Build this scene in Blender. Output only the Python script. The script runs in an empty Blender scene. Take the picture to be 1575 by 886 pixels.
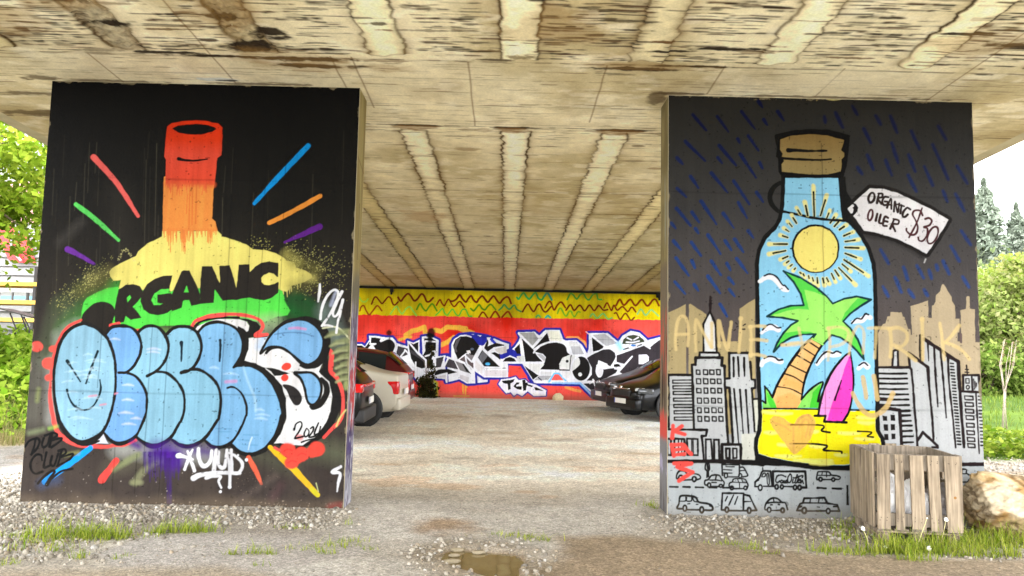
import bpy, bmesh, math, random
import numpy as np
from mathutils import Vector, Matrix
PI = math.pi
rnd = random.Random(7)
nrs = np.random.RandomState(11)
scene = bpy.context.scene
COL = scene.collection

# ------------------------------------------------------------------ survey of the place
# camera station and the planes measured from the photograph (metres, eye 1.6 m above the gravel)
F_PX, CX, CY = 1140.0, 787.5, 443.0
PITCH, ROLL, YAW = 0.0866, 0.0213, 0.0061
EYE = np.array([0.0, 0.0, 1.6])
_fw = np.array([math.sin(YAW)*math.cos(PITCH), math.cos(YAW)*math.cos(PITCH), math.sin(PITCH)])
_r0 = np.array([math.cos(YAW), -math.sin(YAW), 0.0])
_u0 = np.cross(_r0, _fw)
RT = _r0*math.cos(ROLL) + _u0*math.sin(ROLL)
UP = _u0*math.cos(ROLL) - _r0*math.sin(ROLL)
PIER_Y, WALL_Y = 7.636, 23.0
PIERS = ((-4.849, -1.603), (1.660, 4.893))
PIER_T = 0.37
DECK_X = 6.04

def ceil_z(y): return 4.352 - 0.0504*(y - PIER_Y)
def bearing(px, py): return RT*(px - CX)/F_PX + UP*(CY - py)/F_PX + _fw
def on_wall(px, py, y):
    d = bearing(px, py); p = EYE + d*(y/d[1]); return p[0], p[2]
def on_ground(px, py, z=0.0):
    d = bearing(px, py); return EYE + d*((z - EYE[2])/d[2])

# ------------------------------------------------------------------ small helpers
def lin(c):
    c = np.asarray(c, float)/255.0
    return np.where(c <= 0.04045, c/12.92, ((c + 0.055)/1.055)**2.4)

_TAB = np.random.RandomState(5).rand(512, 512).astype(np.float32)
def vnoise(x, y, seed=0):
    x = np.asarray(x, np.float32); y = np.asarray(y, np.float32)
    x0 = np.floor(x); y0 = np.floor(y)
    fx = x - x0; fy = y - y0
    fx = fx*fx*(3 - 2*fx); fy = fy*fy*(3 - 2*fy)
    ix = x0.astype(np.int32) + seed*37; iy = y0.astype(np.int32) + seed*101
    a0 = ix & 511; a1 = (ix+1) & 511; b0 = (iy & 511)*512; b1 = ((iy+1) & 511)*512
    T = _TAB.ravel()
    p = T[b0+a0]; q = T[b1+a0]
    p = p + (T[b0+a1]-p)*fx; q = q + (T[b1+a1]-q)*fx
    return p + (q-p)*fy

def fbm(x, y, seed=0, o=4):
    s = 0; a = 0.5; t = 0
    for i in range(o):
        s = s + a*vnoise(x*2**i, y*2**i, seed + 31*i); t += a; a *= 0.55
    return s/t

def sstep(a, b, x):
    t = np.clip((x - a)/(b - a), 0, 1); return t*t*(3 - 2*t)

def mixc(a, b, t):
    t = np.asarray(t)[..., None]; return a*(1 - t) + b*t

# ------------------------------------------------------------------ materials
MATS = {}
def node_mat(name):
    m = bpy.data.materials.new(name); m.use_nodes = True
    nt = m.node_tree; bs = nt.nodes['Principled BSDF']
    return m, nt, bs

def pmat(name, col, rough=0.7, metal=0.0, vary=0.12, scale=8.0, bump=0.0, bscale=40.0, coat=0.0, spec=0.5, trans=0.0, emit=None, srgb=True):
    """plain surface broken up by two octaves of procedural noise"""
    if name in MATS: return MATS[name]
    m, nt, bs = node_mat(name)
    c = lin(col) if srgb else np.asarray(col, float)
    N = nt.nodes.new; Lk = nt.links.new
    tc = N('ShaderNodeTexCoord')
    nz = N('ShaderNodeTexNoise'); nz.inputs['Scale'].default_value = scale; nz.inputs['Detail'].default_value = 6
    Lk(tc.outputs['Object'], nz.inputs['Vector'])
    rp = N('ShaderNodeValToRGB')
    e = rp.color_ramp.elements
    e[0].position = 0.3; e[1].position = 0.7
    e[0].color = (*np.clip(c*(1 - vary), 0, 1), 1); e[1].color = (*np.clip(c*(1 + vary), 0, 1), 1)
    Lk(nz.outputs['Fac'], rp.inputs['Fac']); Lk(rp.outputs['Color'], bs.inputs['Base Color'])
    bs.inputs['Roughness'].default_value = rough; bs.inputs['Metallic'].default_value = metal
    bs.inputs['Coat Weight'].default_value = coat; bs.inputs['Specular IOR Level'].default_value = spec
    bs.inputs['Transmission Weight'].default_value = trans
    if bump:
        n2 = N('ShaderNodeTexNoise'); n2.inputs['Scale'].default_value = bscale; n2.inputs['Detail'].default_value = 8
        Lk(tc.outputs['Object'], n2.inputs['Vector'])
        bp = N('ShaderNodeBump'); bp.inputs['Strength'].default_value = bump; bp.inputs['Distance'].default_value = 0.02
        Lk(n2.outputs['Fac'], bp.inputs['Height']); Lk(bp.outputs['Normal'], bs.inputs['Normal'])
    MATS[name] = m
    return m

def attr_mat(name, rough=0.8, fine=60.0, amount=0.12, bump=0.25, bscale=90.0, spec=0.3, stretch=(1, 1, 1), leaf=0.0, gain=1.0):
    """colour from the mesh's own 'paint' attribute, broken up by noise, with a rough-cast bump"""
    if name in MATS: return MATS[name]
    m, nt, bs = node_mat(name)
    N = nt.nodes.new; Lk = nt.links.new
    at = N('ShaderNodeAttribute'); at.attribute_name = 'paint'
    tc = N('ShaderNodeTexCoord'); mp = N('ShaderNodeMapping'); mp.inputs['Scale'].default_value = stretch
    Lk(tc.outputs['Object'], mp.inputs['Vector'])
    nz = N('ShaderNodeTexNoise'); nz.inputs['Scale'].default_value = fine; nz.inputs['Detail'].default_value = 5
    Lk(mp.outputs['Vector'], nz.inputs['Vector'])
    mr = N('ShaderNodeMapRange'); mr.inputs['From Min'].default_value = 0.25; mr.inputs['From Max'].default_value = 0.75
    mr.inputs['To Min'].default_value = gain*(1 - amount); mr.inputs['To Max'].default_value = gain*(1 + amount)
    Lk(nz.outputs['Fac'], mr.inputs['Value'])
    vm = N('ShaderNodeVectorMath'); vm.operation = 'SCALE'
    Lk(at.outputs['Color'], vm.inputs[0]); Lk(mr.outputs['Result'], vm.inputs['Scale'])
    Lk(vm.outputs['Vector'], bs.inputs['Base Color'])
    bs.inputs['Roughness'].default_value = rough; bs.inputs['Specular IOR Level'].default_value = spec
    if bump:
        n2 = N('ShaderNodeTexNoise'); n2.inputs['Scale'].default_value = bscale; n2.inputs['Detail'].default_value = 6
        Lk(mp.outputs['Vector'], n2.inputs['Vector'])
        bp = N('ShaderNodeBump'); bp.inputs['Strength'].default_value = bump; bp.inputs['Distance'].default_value = 0.01
        Lk(n2.outputs['Fac'], bp.inputs['Height']); Lk(bp.outputs['Normal'], bs.inputs['Normal'])
    if leaf:
        tr = N('ShaderNodeBsdfTranslucent'); mx = N('ShaderNodeMixShader'); mx.inputs['Fac'].default_value = leaf
        out = nt.nodes['Material Output']
        Lk(vm.outputs['Vector'], tr.inputs['Color']); Lk(bs.outputs['BSDF'], mx.inputs[1]); Lk(tr.outputs['BSDF'], mx.inputs[2])
        Lk(mx.outputs['Shader'], out.inputs['Surface'])
    MATS[name] = m
    return m

# ------------------------------------------------------------------ objects
def tag(o, label=None, cat=None, group=None, kind=None):
    if label: o['label'] = label
    if cat: o['category'] = cat
    if group: o['group'] = group
    if kind: o['kind'] = kind
    return o

def thing(name, loc, label, cat, group=None, rotz=0.0):
    o = bpy.data.objects.new(name, None); COL.objects.link(o)
    o.empty_display_size = 0.2
    o.location = loc; o.rotation_euler = (0, 0, rotz)
    return tag(o, label, cat, group)

def link(name, me, mat, parent=None, loc=None):
    o = bpy.data.objects.new(name, me); COL.objects.link(o)
    if mat is not None and not me.materials: me.materials.append(mat)
    if parent is not None: o.parent = parent
    if loc is not None: o.location = loc
    return o

def mesh_np(name, V, Q, cols=None, smooth=False):
    """mesh from numpy arrays: V (n,3), Q (m,k) all faces with k corners"""
    V = np.asarray(V, np.float32); Q = np.asarray(Q, np.int32); k = Q.shape[1]
    me = bpy.data.meshes.new(name)
    me.vertices.add(len(V)); me.vertices.foreach_set('co', V.ravel())
    me.loops.add(Q.size); me.loops.foreach_set('vertex_index', Q.ravel())
    me.polygons.add(len(Q))
    me.polygons.foreach_set('loop_start', np.arange(0, Q.size, k, dtype=np.int32))
    me.polygons.foreach_set('loop_total', np.full(len(Q), k, np.int32))
    if smooth: me.polygons.foreach_set('use_smooth', np.ones(len(Q), bool))
    me.update(calc_edges=True)
    if cols is not None:
        a = me.color_attributes.new('paint', 'FLOAT_COLOR', 'POINT')
        c = np.ones((len(V), 4), np.float32); c[:, :3] = cols
        a.data.foreach_set('color', c.ravel())
    return me

def bm_mesh(name, bm, smooth=False):
    bmesh.ops.recalc_face_normals(bm, faces=bm.faces)
    me = bpy.data.meshes.new(name); bm.to_mesh(me); bm.free()
    if smooth:
        for p in me.polygons: p.use_smooth = True
    return me

def bm_box(bm, c, s, rot=None, bevel=0.0, jit=0.0):
    r = bmesh.ops.create_cube(bm, size=1.0)
    vs = r['verts']
    M = Matrix.Translation(Vector(c)) @ (rot.to_4x4() if rot is not None else Matrix.Identity(4)) @ Matrix.Diagonal((*s, 1))
    for v in vs:
        v.co = M @ v.co
        if jit: v.co += Vector((rnd.uniform(-jit, jit), rnd.uniform(-jit, jit), rnd.uniform(-jit, jit)))
    if bevel:
        es = list({e for v in vs for e in v.link_edges})
        bmesh.ops.bevel(bm, geom=es, offset=bevel, segments=2, affect='EDGES', profile=0.7)
    return vs

def bm_tube(bm, pts, radii, n=8, cap=True):
    pts = [Vector(p) for p in pts]
    rings = []
    for i, p in enumerate(pts):
        t = (pts[min(i+1, len(pts)-1)] - pts[max(i-1, 0)]).normalized()
        a = t.orthogonal().normalized() if i == 0 else (rings_a - t*rings_a.dot(t)).normalized()
        rings_a = a
        b = t.cross(a)
        r = radii[i] if hasattr(radii, '__len__') else radii
        rings.append([bm.verts.new(p + (a*math.cos(2*PI*k/n) + b*math.sin(2*PI*k/n))*r) for k in range(n)])
    for i in range(len(rings)-1):
        for k in range(n):
            bm.faces.new((rings[i][k], rings[i][(k+1) % n], rings[i+1][(k+1) % n], rings[i+1][k]))
    if cap:
        bm.faces.new(rings[0][::-1]); bm.faces.new(rings[-1])

def bm_disc_ring(bm, c, axis, prof, n=28):
    """lathe: prof = list of (radius, offset along axis)"""
    axis = Vector(axis).normalized(); a = axis.orthogonal().normalized(); b = axis.cross(a); c = Vector(c)
    rings = []
    for r, h in prof:
        if r < 1e-6: rings.append([bm.verts.new(c + axis*h)])
        else: rings.append([bm.verts.new(c + axis*h + (a*math.cos(2*PI*k/n) + b*math.sin(2*PI*k/n))*r) for k in range(n)])
    for i in range(len(rings)-1):
        A, B = rings[i], rings[i+1]
        for k in range(n):
            if len(A) == 1 and len(B) == 1: continue
            if len(A) == 1: bm.faces.new((A[0], B[(k+1) % n], B[k]))
            elif len(B) == 1: bm.faces.new((A[k], A[(k+1) % n], B[0]))
            else: bm.faces.new((A[k], A[(k+1) % n], B[(k+1) % n], B[k]))

# ------------------------------------------------------------------ wall painter
def catmull(P, n=5, closed=False):
    P = [np.asarray(p, float) for p in P]
    if len(P) < 3: return np.array(P)
    out = []
    m = len(P)
    for i in range(m if closed else m-1):
        if closed: p0, p1, p2, p3 = P[i-1], P[i], P[(i+1) % m], P[(i+2) % m]
        else:
            p1, p2 = P[i], P[i+1]
            p0 = P[i-1] if i > 0 else 2*p1 - p2
            p3 = P[i+2] if i+2 < m else 2*p2 - p1
        for k in range(n):
            t = k/n
            out.append(0.5*((2*p1) + (p2-p0)*t + (2*p0-5*p1+4*p2-p3)*t*t + (3*p1-p0-3*p2+p3)*t**3))
    if not closed: out.append(P[-1])
    return np.array(out)

class WallPaint:
    """paint held at the vertices of a fine mesh that lies on one wall; all shapes are kept in wall metres"""
    def __init__(s, x0, x1, z0, z1, step, y, seed=0):
        s.x = np.linspace(x0, x1, int(round((x1-x0)/step))+1); s.z = np.linspace(z0, z1, int(round((z1-z0)/step))+1)
        s.X, s.Z = np.meshgrid(s.x, s.z)
        s.y = y; s.k = y/F_PX; s.step = step
        s.rgb = np.zeros(s.X.shape + (3,)); s.id = np.zeros(s.X.shape, np.int16); s.names = ['ground_coat']
        s.cur = 0; s.o = (0, 0, 1)
        s.rag = (fbm(s.X*14, s.Z*14, seed+5, 3) - 0.5)*0.012
        s.seed = seed
    def part(s, name, new=False):
        if new or name not in s.names: s.names.append(name); s.cur = len(s.names)-1
        else: s.cur = s.names.index(name)
    def at(s, ox, oy, sc): s.o = (ox, oy, sc)
    def c(s, pts, o=None):
        ox, oy, sc = o or s.o
        return [(ox + x/sc, oy + y/sc) for x, y in pts]
    def W(s, pts, raw=False):
        if not raw: pts = s.c(pts)
        return np.array([on_wall(px, py, s.y) for px, py in pts])
    def win(s, P, pad):
        i0 = np.searchsorted(s.x, P[:, 0].min()-pad); i1 = np.searchsorted(s.x, P[:, 0].max()+pad)
        j0 = np.searchsorted(s.z, P[:, 1].min()-pad); j1 = np.searchsorted(s.z, P[:, 1].max()+pad)
        return slice(max(j0-1, 0), j1+1), slice(max(i0-1, 0), i1+1)
    def put(s, sl, cov, col, own=True):
        if callable(col): c = col(s.X[sl], s.Z[sl])
        else: c = lin(col)[None, None, :]
        cov = cov[..., None]
        s.rgb[sl] = s.rgb[sl]*(1-cov) + c*cov
        if own and s.cur: s.id[sl] = np.where(cov[..., 0] > 0.5, s.cur, s.id[sl])
    def dist(s, sl, P, closed, ws=None):
        X, Z = s.X[sl], s.Z[sl]
        D = np.full(X.shape, 9.0)
        m = len(P) if closed else len(P)-1
        x0, z0 = s.x[sl[1]][0], s.z[sl[0]][0]
        nx, nz = X.shape[1], X.shape[0]
        st = s.x[1]-s.x[0]; sz = s.z[1]-s.z[0]
        for i in range(m):
            a = P[i]; b = P[(i+1) % len(P)]
            wa = ws[i] if ws is not None else 0.0; wb = ws[(i+1) % len(P)] if ws is not None else 0.0
            pad = max(wa, wb) + s.pad
            i0 = int(max((min(a[0], b[0])-pad-x0)/st, 0)); i1 = int(min((max(a[0], b[0])+pad-x0)/st+2, nx))
            j0 = int(max((min(a[1], b[1])-pad-z0)/sz, 0)); j1 = int(min((max(a[1], b[1])+pad-z0)/sz+2, nz))
            if i1 <= i0 or j1 <= j0: continue
            x = X[j0:j1, i0:i1]; z = Z[j0:j1, i0:i1]
            d = b - a; L2 = max(d@d, 1e-12)
            t = np.clip(((x-a[0])*d[0] + (z-a[1])*d[1])/L2, 0, 1)
            dd = np.hypot(x-a[0]-t*d[0], z-a[1]-t*d[1]) - (wa + (wb-wa)*t)
            np.minimum(D[j0:j1, i0:i1], dd, out=D[j0:j1, i0:i1])
        return D
    def line(s, pts, w, col, soft=0.006, smooth=True, closed=False, alpha=1.0, rag=1.0, raw=False, own=True):
        P = s.W(pts, raw)
        ws = np.asarray(w if hasattr(w, '__len__') else [w]*len(P), float)
        if len(ws) != len(P): ws = np.interp(np.linspace(0, 1, len(P)), np.linspace(0, 1, len(ws)), ws)
        ws = ws*s.k*0.5
        if smooth and len(P) > 2:
            q = catmull(np.c_[P, ws], 5, closed); P = q[:, :2]; ws = np.maximum(q[:, 2], 0.001)
        s.pad = soft*1.5 + 0.02
        sl = s.win(P, ws.max()+s.pad)
        D = s.dist(sl, P, closed, ws)
        rag = rag*min(1.0, ws.max()/(4*s.k*.5))
        cov = np.clip(0.5 - (D - .0012 + rag*s.rag[sl])/soft, 0, 1)*alpha
        s.put(sl, cov, col, own)
    def fill(s, pts, col, soft=0.006, smooth=False, alpha=1.0, rag=1.0, raw=False, own=True):
        P = s.W(pts, raw)
        if smooth: P = catmull(P, 5, True)
        s.pad = soft*1.5 + 0.02
        sl = s.win(P, s.pad)
        X, Z = s.X[sl], s.Z[sl]
        ins = np.zeros(X.shape, bool)
        for i in range(len(P)):
            a = P[i]; b = P[i-1]
            if a[1] == b[1]: continue
            m = (a[1] > Z) != (b[1] > Z)
            ins ^= m & (X < (b[0]-a[0])*(Z-a[1])/(b[1]-a[1]) + a[0])
        D = np.minimum(s.dist(sl, P, True), 1.0)
        D = np.where(ins, -D, D)
        cov = np.clip(0.5 - (D + rag*s.rag[sl])/soft, 0, 1)*alpha
        s.put(sl, cov, col, own)
    def ball(s, x, y, rx, ry, col, tilt=0.0, **k):
        n = 20
        pts = [(x + rx*math.cos(t)*math.cos(tilt) - ry*math.sin(t)*math.sin(tilt), y + rx*math.cos(t)*math.sin(tilt) + ry*math.sin(t)*math.cos(tilt)) for t in [2*PI*i/n for i in range(n)]]
        s.fill(pts, col, **k)
    def ring(s, x, y, rx, ry, w, col, tilt=0.0, **k):
        n = 16
        pts = [(x + rx*math.cos(t)*math.cos(tilt) - ry*math.sin(t)*math.sin(tilt), y + rx*math.cos(t)*math.sin(tilt) + ry*math.sin(t)*math.cos(tilt)) for t in [2*PI*i/n for i in range(n)]]
        s.line(pts, w, col, closed=True, **k)
    def spray(s, pts, w, col, alpha=0.8, raw=False, soft=None):
        s.line(pts, w, col, soft=soft or w*s.k*0.9, alpha=alpha, rag=2.0, raw=raw, own=False)
    def specks(s, pts_fn, n, r, col, alpha=0.9):
        for i in range(n):
            x, y = pts_fn()
            P = s.W([(x, y)])[0]
            rr = rnd.uniform(*r)*s.k
            sl = s.win(P[None], rr+0.01)
            d = np.hypot(s.X[sl]-P[0], s.Z[sl]-P[1])
            s.put(sl, np.clip(0.5 - (d-rr)/0.006, 0, 1)*alpha*rnd.uniform(0.4, 1), col, False)
    def weather(s, streak=0.10, blot=0.08, joints=(), cracks=()):
        X, Z = s.X, s.Z
        st = fbm(X*26, Z*0.6, s.seed+3, 3) - 0.5
        bl = fbm(X*2.2, Z*2.2, s.seed+4, 4) - 0.5
        f = 1 + streak*2*st + blot*2*bl
        for zj in joints:
            w = 0.010*(0.4 + vnoise(X*6, X*0, 9))
            f = f*(1 - 0.45*np.exp(-((Z - zj - 0.01*(vnoise(X*3, X*0, 4)-0.5))/w)**2)*(0.3+0.7*vnoise(X*2.0, X*0+zj, 7)))
        for xc, za, zb in cracks:
            xo = xc + 0.012*(vnoise(Z*5, Z*0+xc, 5)-0.5)
            f = f*(1 - 0.45*np.exp(-((X - xo)/0.006)**2)*((Z > za) & (Z < zb)))
        s.rgb = s.rgb*f[..., None]
        # rubbed arrises and chips showing the concrete, dust splashed up from the ground
        ed = np.minimum(np.minimum(X - s.x[0], s.x[-1] - X), s.z[-1] - Z)
        chip = sstep(.5, .62, fbm(X*9, Z*9, s.seed+60, 4) - ed*10 - .01)
        s.rgb = mixc(s.rgb, lin((150, 136, 106))*np.ones_like(s.rgb), chip*.8)
        pit = sstep(.80, .86, fbm(X*34, Z*34, s.seed+61, 2))*.5; s.rgb = s.rgb*(1 - pit[..., None])
        if s.y < 10:
            dust = sstep(.55, .0, Z)*sstep(.35, .75, fbm(X*3, Z*5, s.seed+62, 4)); s.rgb = mixc(s.rgb, lin((120, 104, 84))*np.ones_like(s.rgb), dust*.16)
            dust = sstep(.13, .0, Z + .10*(fbm(X*7, Z*2, s.seed+63, 3)-.5)); s.rgb = mixc(s.rgb, lin((140, 122, 98))*np.ones_like(s.rgb), dust*.35)
        s.rgb = np.clip(s.rgb, 0.0015, 0.86)
    def build(s, parent, mat, labels=None):
        ny, nx = s.X.shape
        V = np.stack([s.X, np.full(s.X.shape, s.y), s.Z], -1).reshape(-1, 3)
        C = s.rgb.reshape(-1, 3)
        idx = np.arange(ny*nx).reshape(ny, nx)
        Q = np.stack([idx[:-1, :-1], idx[:-1, 1:], idx[1:, 1:], idx[1:, :-1]], -1)
        pid = s.id[:-1, :-1]
        for i, nm in enumerate(s.names):
            q = Q[pid == i]
            if len(q) == 0: continue
            u, inv = np.unique(q, return_inverse=True)
            me = mesh_np(nm, V[u], inv.reshape(-1, 4), C[u])
            o = link(nm, me, mat, parent)
            if parent is not None: o.matrix_parent_inverse = Matrix.Translation(-parent.location)
            if labels and nm in labels: o['label'] = labels[nm]
# ------------------------------------------------------------------ left pier: bottle, bubble lettering
A_ = (150, 170, 5.243); B_ = (150, 300, 5.243); C_ = (280, 380, 5.243); D_ = (60, 380, 5.243)
E_ = (30, 480, 5.243); F_ = (30, 620, 5.243); G_ = (260, 480, 5.243); H_ = (260, 620, 5.243); O_ = (0, 100, 2.332)
KB, WH = (30, 28, 25), (232, 229, 226)

def zcol(stops):
    zs = np.array([a for a, _ in stops]); cs = lin(np.array([b for _, b in stops]))
    def f(X, Z): return np.stack([np.interp(Z, zs, cs[:, i]) for i in range(3)], -1)
    return f

def paint_left():
    x0, x1 = PIERS[0]
    m = WallPaint(x0+0.003, x1-0.003, -0.06, ceil_z(PIER_Y)-0.004, 0.0052, PIER_Y, 1)
    base = zcol([(0, (66, 57, 52)), (0.6, (62, 54, 48)), (1.4, (58, 52, 46)), (2.2, (42, 37, 30)), (3.0, (24, 22, 16)), (4.3, (9, 8, 6))])  # one dark coat, with the light's fading towards the deck painted in
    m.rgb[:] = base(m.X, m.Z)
    # dusty olive overspray on the lower half
    for a, b, r, g, al in [((60, 560), (52, 640), 60, (120, 118, 105), .45), ((80, 650), (160, 640), 40, (110, 105, 95), .5), ((80, 545), (100, 480), 70, (95, 110, 75), .55),
                        ((170, 720), (260, 700), 45, (105, 100, 80), .4), ((480, 690), (530, 700), 60, (108, 112, 85), .55), ((505, 520), (510, 640), 40, (112, 116, 85), .5),
                        ((395, 700), (450, 720), 40, (95, 98, 75), .4), ((90, 470), (150, 420), 40, (60, 70, 40), .5)]:
        m.at(0, 0, 1); m.spray([a, b], r*.5, g, al)
    m.at(0, 0, 1)
    for i in range(46):
        x = 70 + rnd.random()*470; y = 190 + rnd.random()*250; m.line([(x, y), (x-3, y+40+rnd.random()*120)], .9, (84, 78, 62), soft=.006, alpha=rnd.uniform(.12, .5), own=False)
    m.spray([(180, 300), (190, 400)], 40, (52, 48, 40), .4); m.spray([(270, 330), (250, 420)], 30, (46, 43, 34), .35)
    # ---- short rays round the bottle
    m.at(*O_)
    m.part('colour_ray', True); m.line([(335, 330), (420, 425), (495, 542)], [8.5, 8, 5], (238, 100, 92))
    m.part('colour_ray', True); m.line([(272, 500), (350, 560), (425, 628)], [6.5, 7, 4], (95, 214, 96))
    m.part('colour_ray', True); m.line([(242, 660), (290, 685), (338, 714)], [9, 7, 4], (108, 46, 150))
    m.part('colour_ray', True); m.line([(1105, 290), (1000, 400), (912, 497)], [8, 8, 5], (8, 150, 226)); m.part('colour_ray', True); m.line([(1148, 470), (1050, 525), (966, 566)], 7, (240, 150, 56))
    m.part('colour_ray', True); m.line([(1145, 580), (1080, 610), (1022, 635)], [10, 7, 4], (92, 30, 128))
    m.spray([(290, 565), (215, 635)], 14, (70, 66, 60), .5)
    # ---- green and yellow body
    m.part('painted_bottle')
    m.at(0, 0, 1)
    m.spray([(150, 470), (110, 510)], 34, (62, 130, 48), .75); m.spray([(180, 440), (135, 500)], 22, (70, 160, 55), .7)
    m.spray([(440, 470), (470, 490)], 32, (22, 92, 36), .85); m.spray([(455, 455), (480, 470)], 16, (28, 80, 36), .8)
    g = m.c([(640, 320), (560, 330), (480, 362), (390, 405), (358, 450), (345, 520), (335, 640), (600, 700), (900, 640)], D_) + \
        m.c([(300, 620), (600, 600), (680, 602), (760, 562), (850, 548), (872, 512), (848, 470), (832, 440), (815, 360), (775, 330), (400, 330)], C_)
    m.at(0, 0, 1); m.fill(g, (84, 214, 72), soft=.012)
    m.at(0, 0, 1); m.spray([(330, 488), (420, 492)], 16, (150, 205, 120), .6); m.spray([(235, 510), (290, 512)], 14, (120, 165, 80), .6)
    y = m.c([(522, 290), (965, 288), (1000, 320), (1000, 335), (1100, 360), (1200, 400), (1255, 440), (1350, 445), (1440, 470), (1500, 505), (1530, 530)], B_) + \
        m.c([(830, 105), (900, 120), (920, 165), (1000, 190), (1045, 220), (1052, 245), (990, 280), (880, 312), (850, 362), (810, 352), (775, 335), (700, 340), (400, 340), (100, 330), (0, 330)], C_) + \
        m.c([(1060, 360), (830, 345), (640, 335), (662, 265), (600, 272), (574, 240), (566, 200), (590, 170), (650, 135), (780, 72)], D_) + m.c([(310, 490), (330, 455), (400, 395), (520, 335)], B_)
    m.fill(y, (234, 220, 116), soft=.008)
    m.at(*C_); m.spray([(840, 60), (930, 130)], 14, (190, 180, 90), .55); m.spray([(1000, 250), (1060, 250)], 10, (230, 215, 120), .7)
    for x, y0, y1 in [(846, 350, 402), (868, 330, 378), (880, 320, 360), (815, 350, 380), (930, 300, 340), (955, 295, 325)]:
        m.line([(x, y0), (x+rnd.uniform(-4, 4), y1)], [1.6, .7], (225, 215, 120))
    # neck
    m.at(*B_)
    m.fill([(534, -150), (528, 150), (524, 290), (968, 290), (962, 260), (955, 215), (926, 190), (932, 0), (945, -150)], (240, 146, 66), soft=.006)
    for i in range(46):
        x = 530 + rnd.random()*430; L = abs(rnd.gauss(0, 60)) + 12
        m.line([(x, 275), (x+rnd.uniform(-6, 6), 290+L)], [2.2, .8], (234, 138, 62), alpha=.9, own=False)
    for x in (690, 700, 905, 570, 770): m.line([(x, 285), (x+5, 285+rnd.uniform(100, 190))], [1.8, .7], (226, 128, 60), own=False)
    for x, a, b in [(745, -180, 280), (770, -160, 240), (800, -200, 230), (610, -130, 40), (725, 0, 150)]:
        m.line([(x, a), (x-8, b)], [1.3, 1.0], (214, 96, 40), alpha=.6, own=False)
    m.at(*A_)
    red = zcol([(3.25, (224, 74, 46)), (3.6, (222, 74, 50)), (3.75, (220, 56, 16)), (4.0, (214, 46, 4))])
    m.fill([(560, 128), (600, 104), (700, 84), (790, 79), (900, 88), (975, 108), (1008, 138), (1000, 360), (968, 385), (960, 430), (948, 560), (940, 598), (548, 590), (552, 400), (538, 368)], red, soft=.006)
    m.spray([(560, 590), (930, 600)], 7, (226, 96, 50), .75)
    for i in range(30):
        x = 555 + rnd.random()*380; m.line([(x, 585), (x+rnd.uniform(-20, 10), 600+rnd.random()*90)], [2.4, 1], (224, 90, 52), alpha=.55, own=False)
    m.fill([(602, 146), (650, 122), (720, 112), (800, 108), (880, 115), (940, 130), (963, 150), (930, 172), (860, 190), (790, 197), (720, 192), (650, 178)], (8, 7, 5))
    m.line([(655, 390), (700, 400), (780, 404), (885, 392)], [6.5, 3.8, 3, 2.4], (22, 8, 5))
    for x, y in [(748, 250), (920, 262), (735, 512), (912, 520)]: m.ball(x, y, 6, 6, (150, 40, 15))
    # splatter thrown from the shoulders
    m.part('ground_coat')
    def left_spl():
        t = rnd.random(); return (560-430*t + rnd.gauss(0, 40), 160 + 300*t + rnd.gauss(0, 55))
    def right_spl():
        t = rnd.random()**1.4; return (860 + 460*t + rnd.gauss(0, 25), 60 + 330*t*rnd.random() + rnd.gauss(0, 60))
    m.at(*D_)
    m.spray([(420, 250), (560, 190)], 16, (120, 112, 60), .5); m.spray([(350, 350), (520, 280)], 20, (110, 110, 52), .5)
    m.specks(left_spl, 330, (.25, .75), (196, 190, 110)); m.specks(lambda: (400+rnd.gauss(0, 40), 260+rnd.gauss(0, 50)), 70, (.3, .9), (205, 198, 120))
    arc = lambda: (lambda t: (640+130*t+rnd.gauss(0, 6), 110-90*math.sin(PI*min(1, t*1.1))+rnd.gauss(0, 7)))(rnd.random())
    m.specks(arc, 70, (.4, .9), (205, 196, 130))
    m.at(*C_)
    m.spray([(900, 110), (1080, 190)], 18, (110, 104, 50), .55); m.spray([(900, 320), (1060, 270)], 18, (100, 96, 46), .5)
    m.specks(right_spl, 420, (.25, .75), (200, 194, 112)); m.specks(lambda: (1030+rnd.gauss(0, 80), 320+rnd.gauss(0, 45)), 90, (.3, .8), (190, 190, 105))
    m.at(*B_); m.specks(lambda: (1320+rnd.gauss(0, 60), 390+rnd.gauss(0, 45)), 60, (.3, .9), (214, 206, 110))
    # ---- ORGANIC
    m.at(0, 0, 1)
    for a, b in [((85, 560), (85, 640)), ((95, 520), (118, 505)), ((180, 690), (330, 700))]: m.spray([a, b], 22, (190, 190, 180), .55)
    m.spray([(375, 520), (420, 500)], 26, (150, 165, 130), .6); m.spray([(500, 480), (520, 520)], 24, (130, 150, 140), .5)
    m.part('bottle_lettering')
    BK = (40, 35, 28); k = dict(soft=.006)
    m.at(*D_)
    m.fill([(345, 640), (345, 560), (380, 510), (440, 457), (510, 440), (570, 455), (608, 500), (602, 590), (580, 640), (545, 700), (440, 660)], BK, smooth=True, **k)
    m.fill([(640, 340), (700, 306), (760, 299), (812, 316), (836, 352), (828, 395), (796, 440), (756, 482), (830, 572), (738, 590), (698, 552), (682, 606), (608, 616), (612, 480)], BK, **k)
    m.fill([(1078, 228), (1000, 232), (930, 255), (870, 300), (830, 368), (818, 440), (842, 505), (890, 540), (960, 551), (1030, 532), (1075, 505), (1100, 400), (1062, 368), (1052, 340)], BK, **k)
    m.fill([(1150, 196), (1166, 188), (1212, 190), (1300, 370), (1306, 460), (1228, 476), (1212, 425), (1166, 430), (1152, 490), (1068, 522), (1060, 400)], BK, **k)
    G2, Y2 = (84, 214, 72), (234, 220, 116)
    m.fill([(708, 410), (732, 388), (742, 408), (714, 446)], G2, **k)
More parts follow.
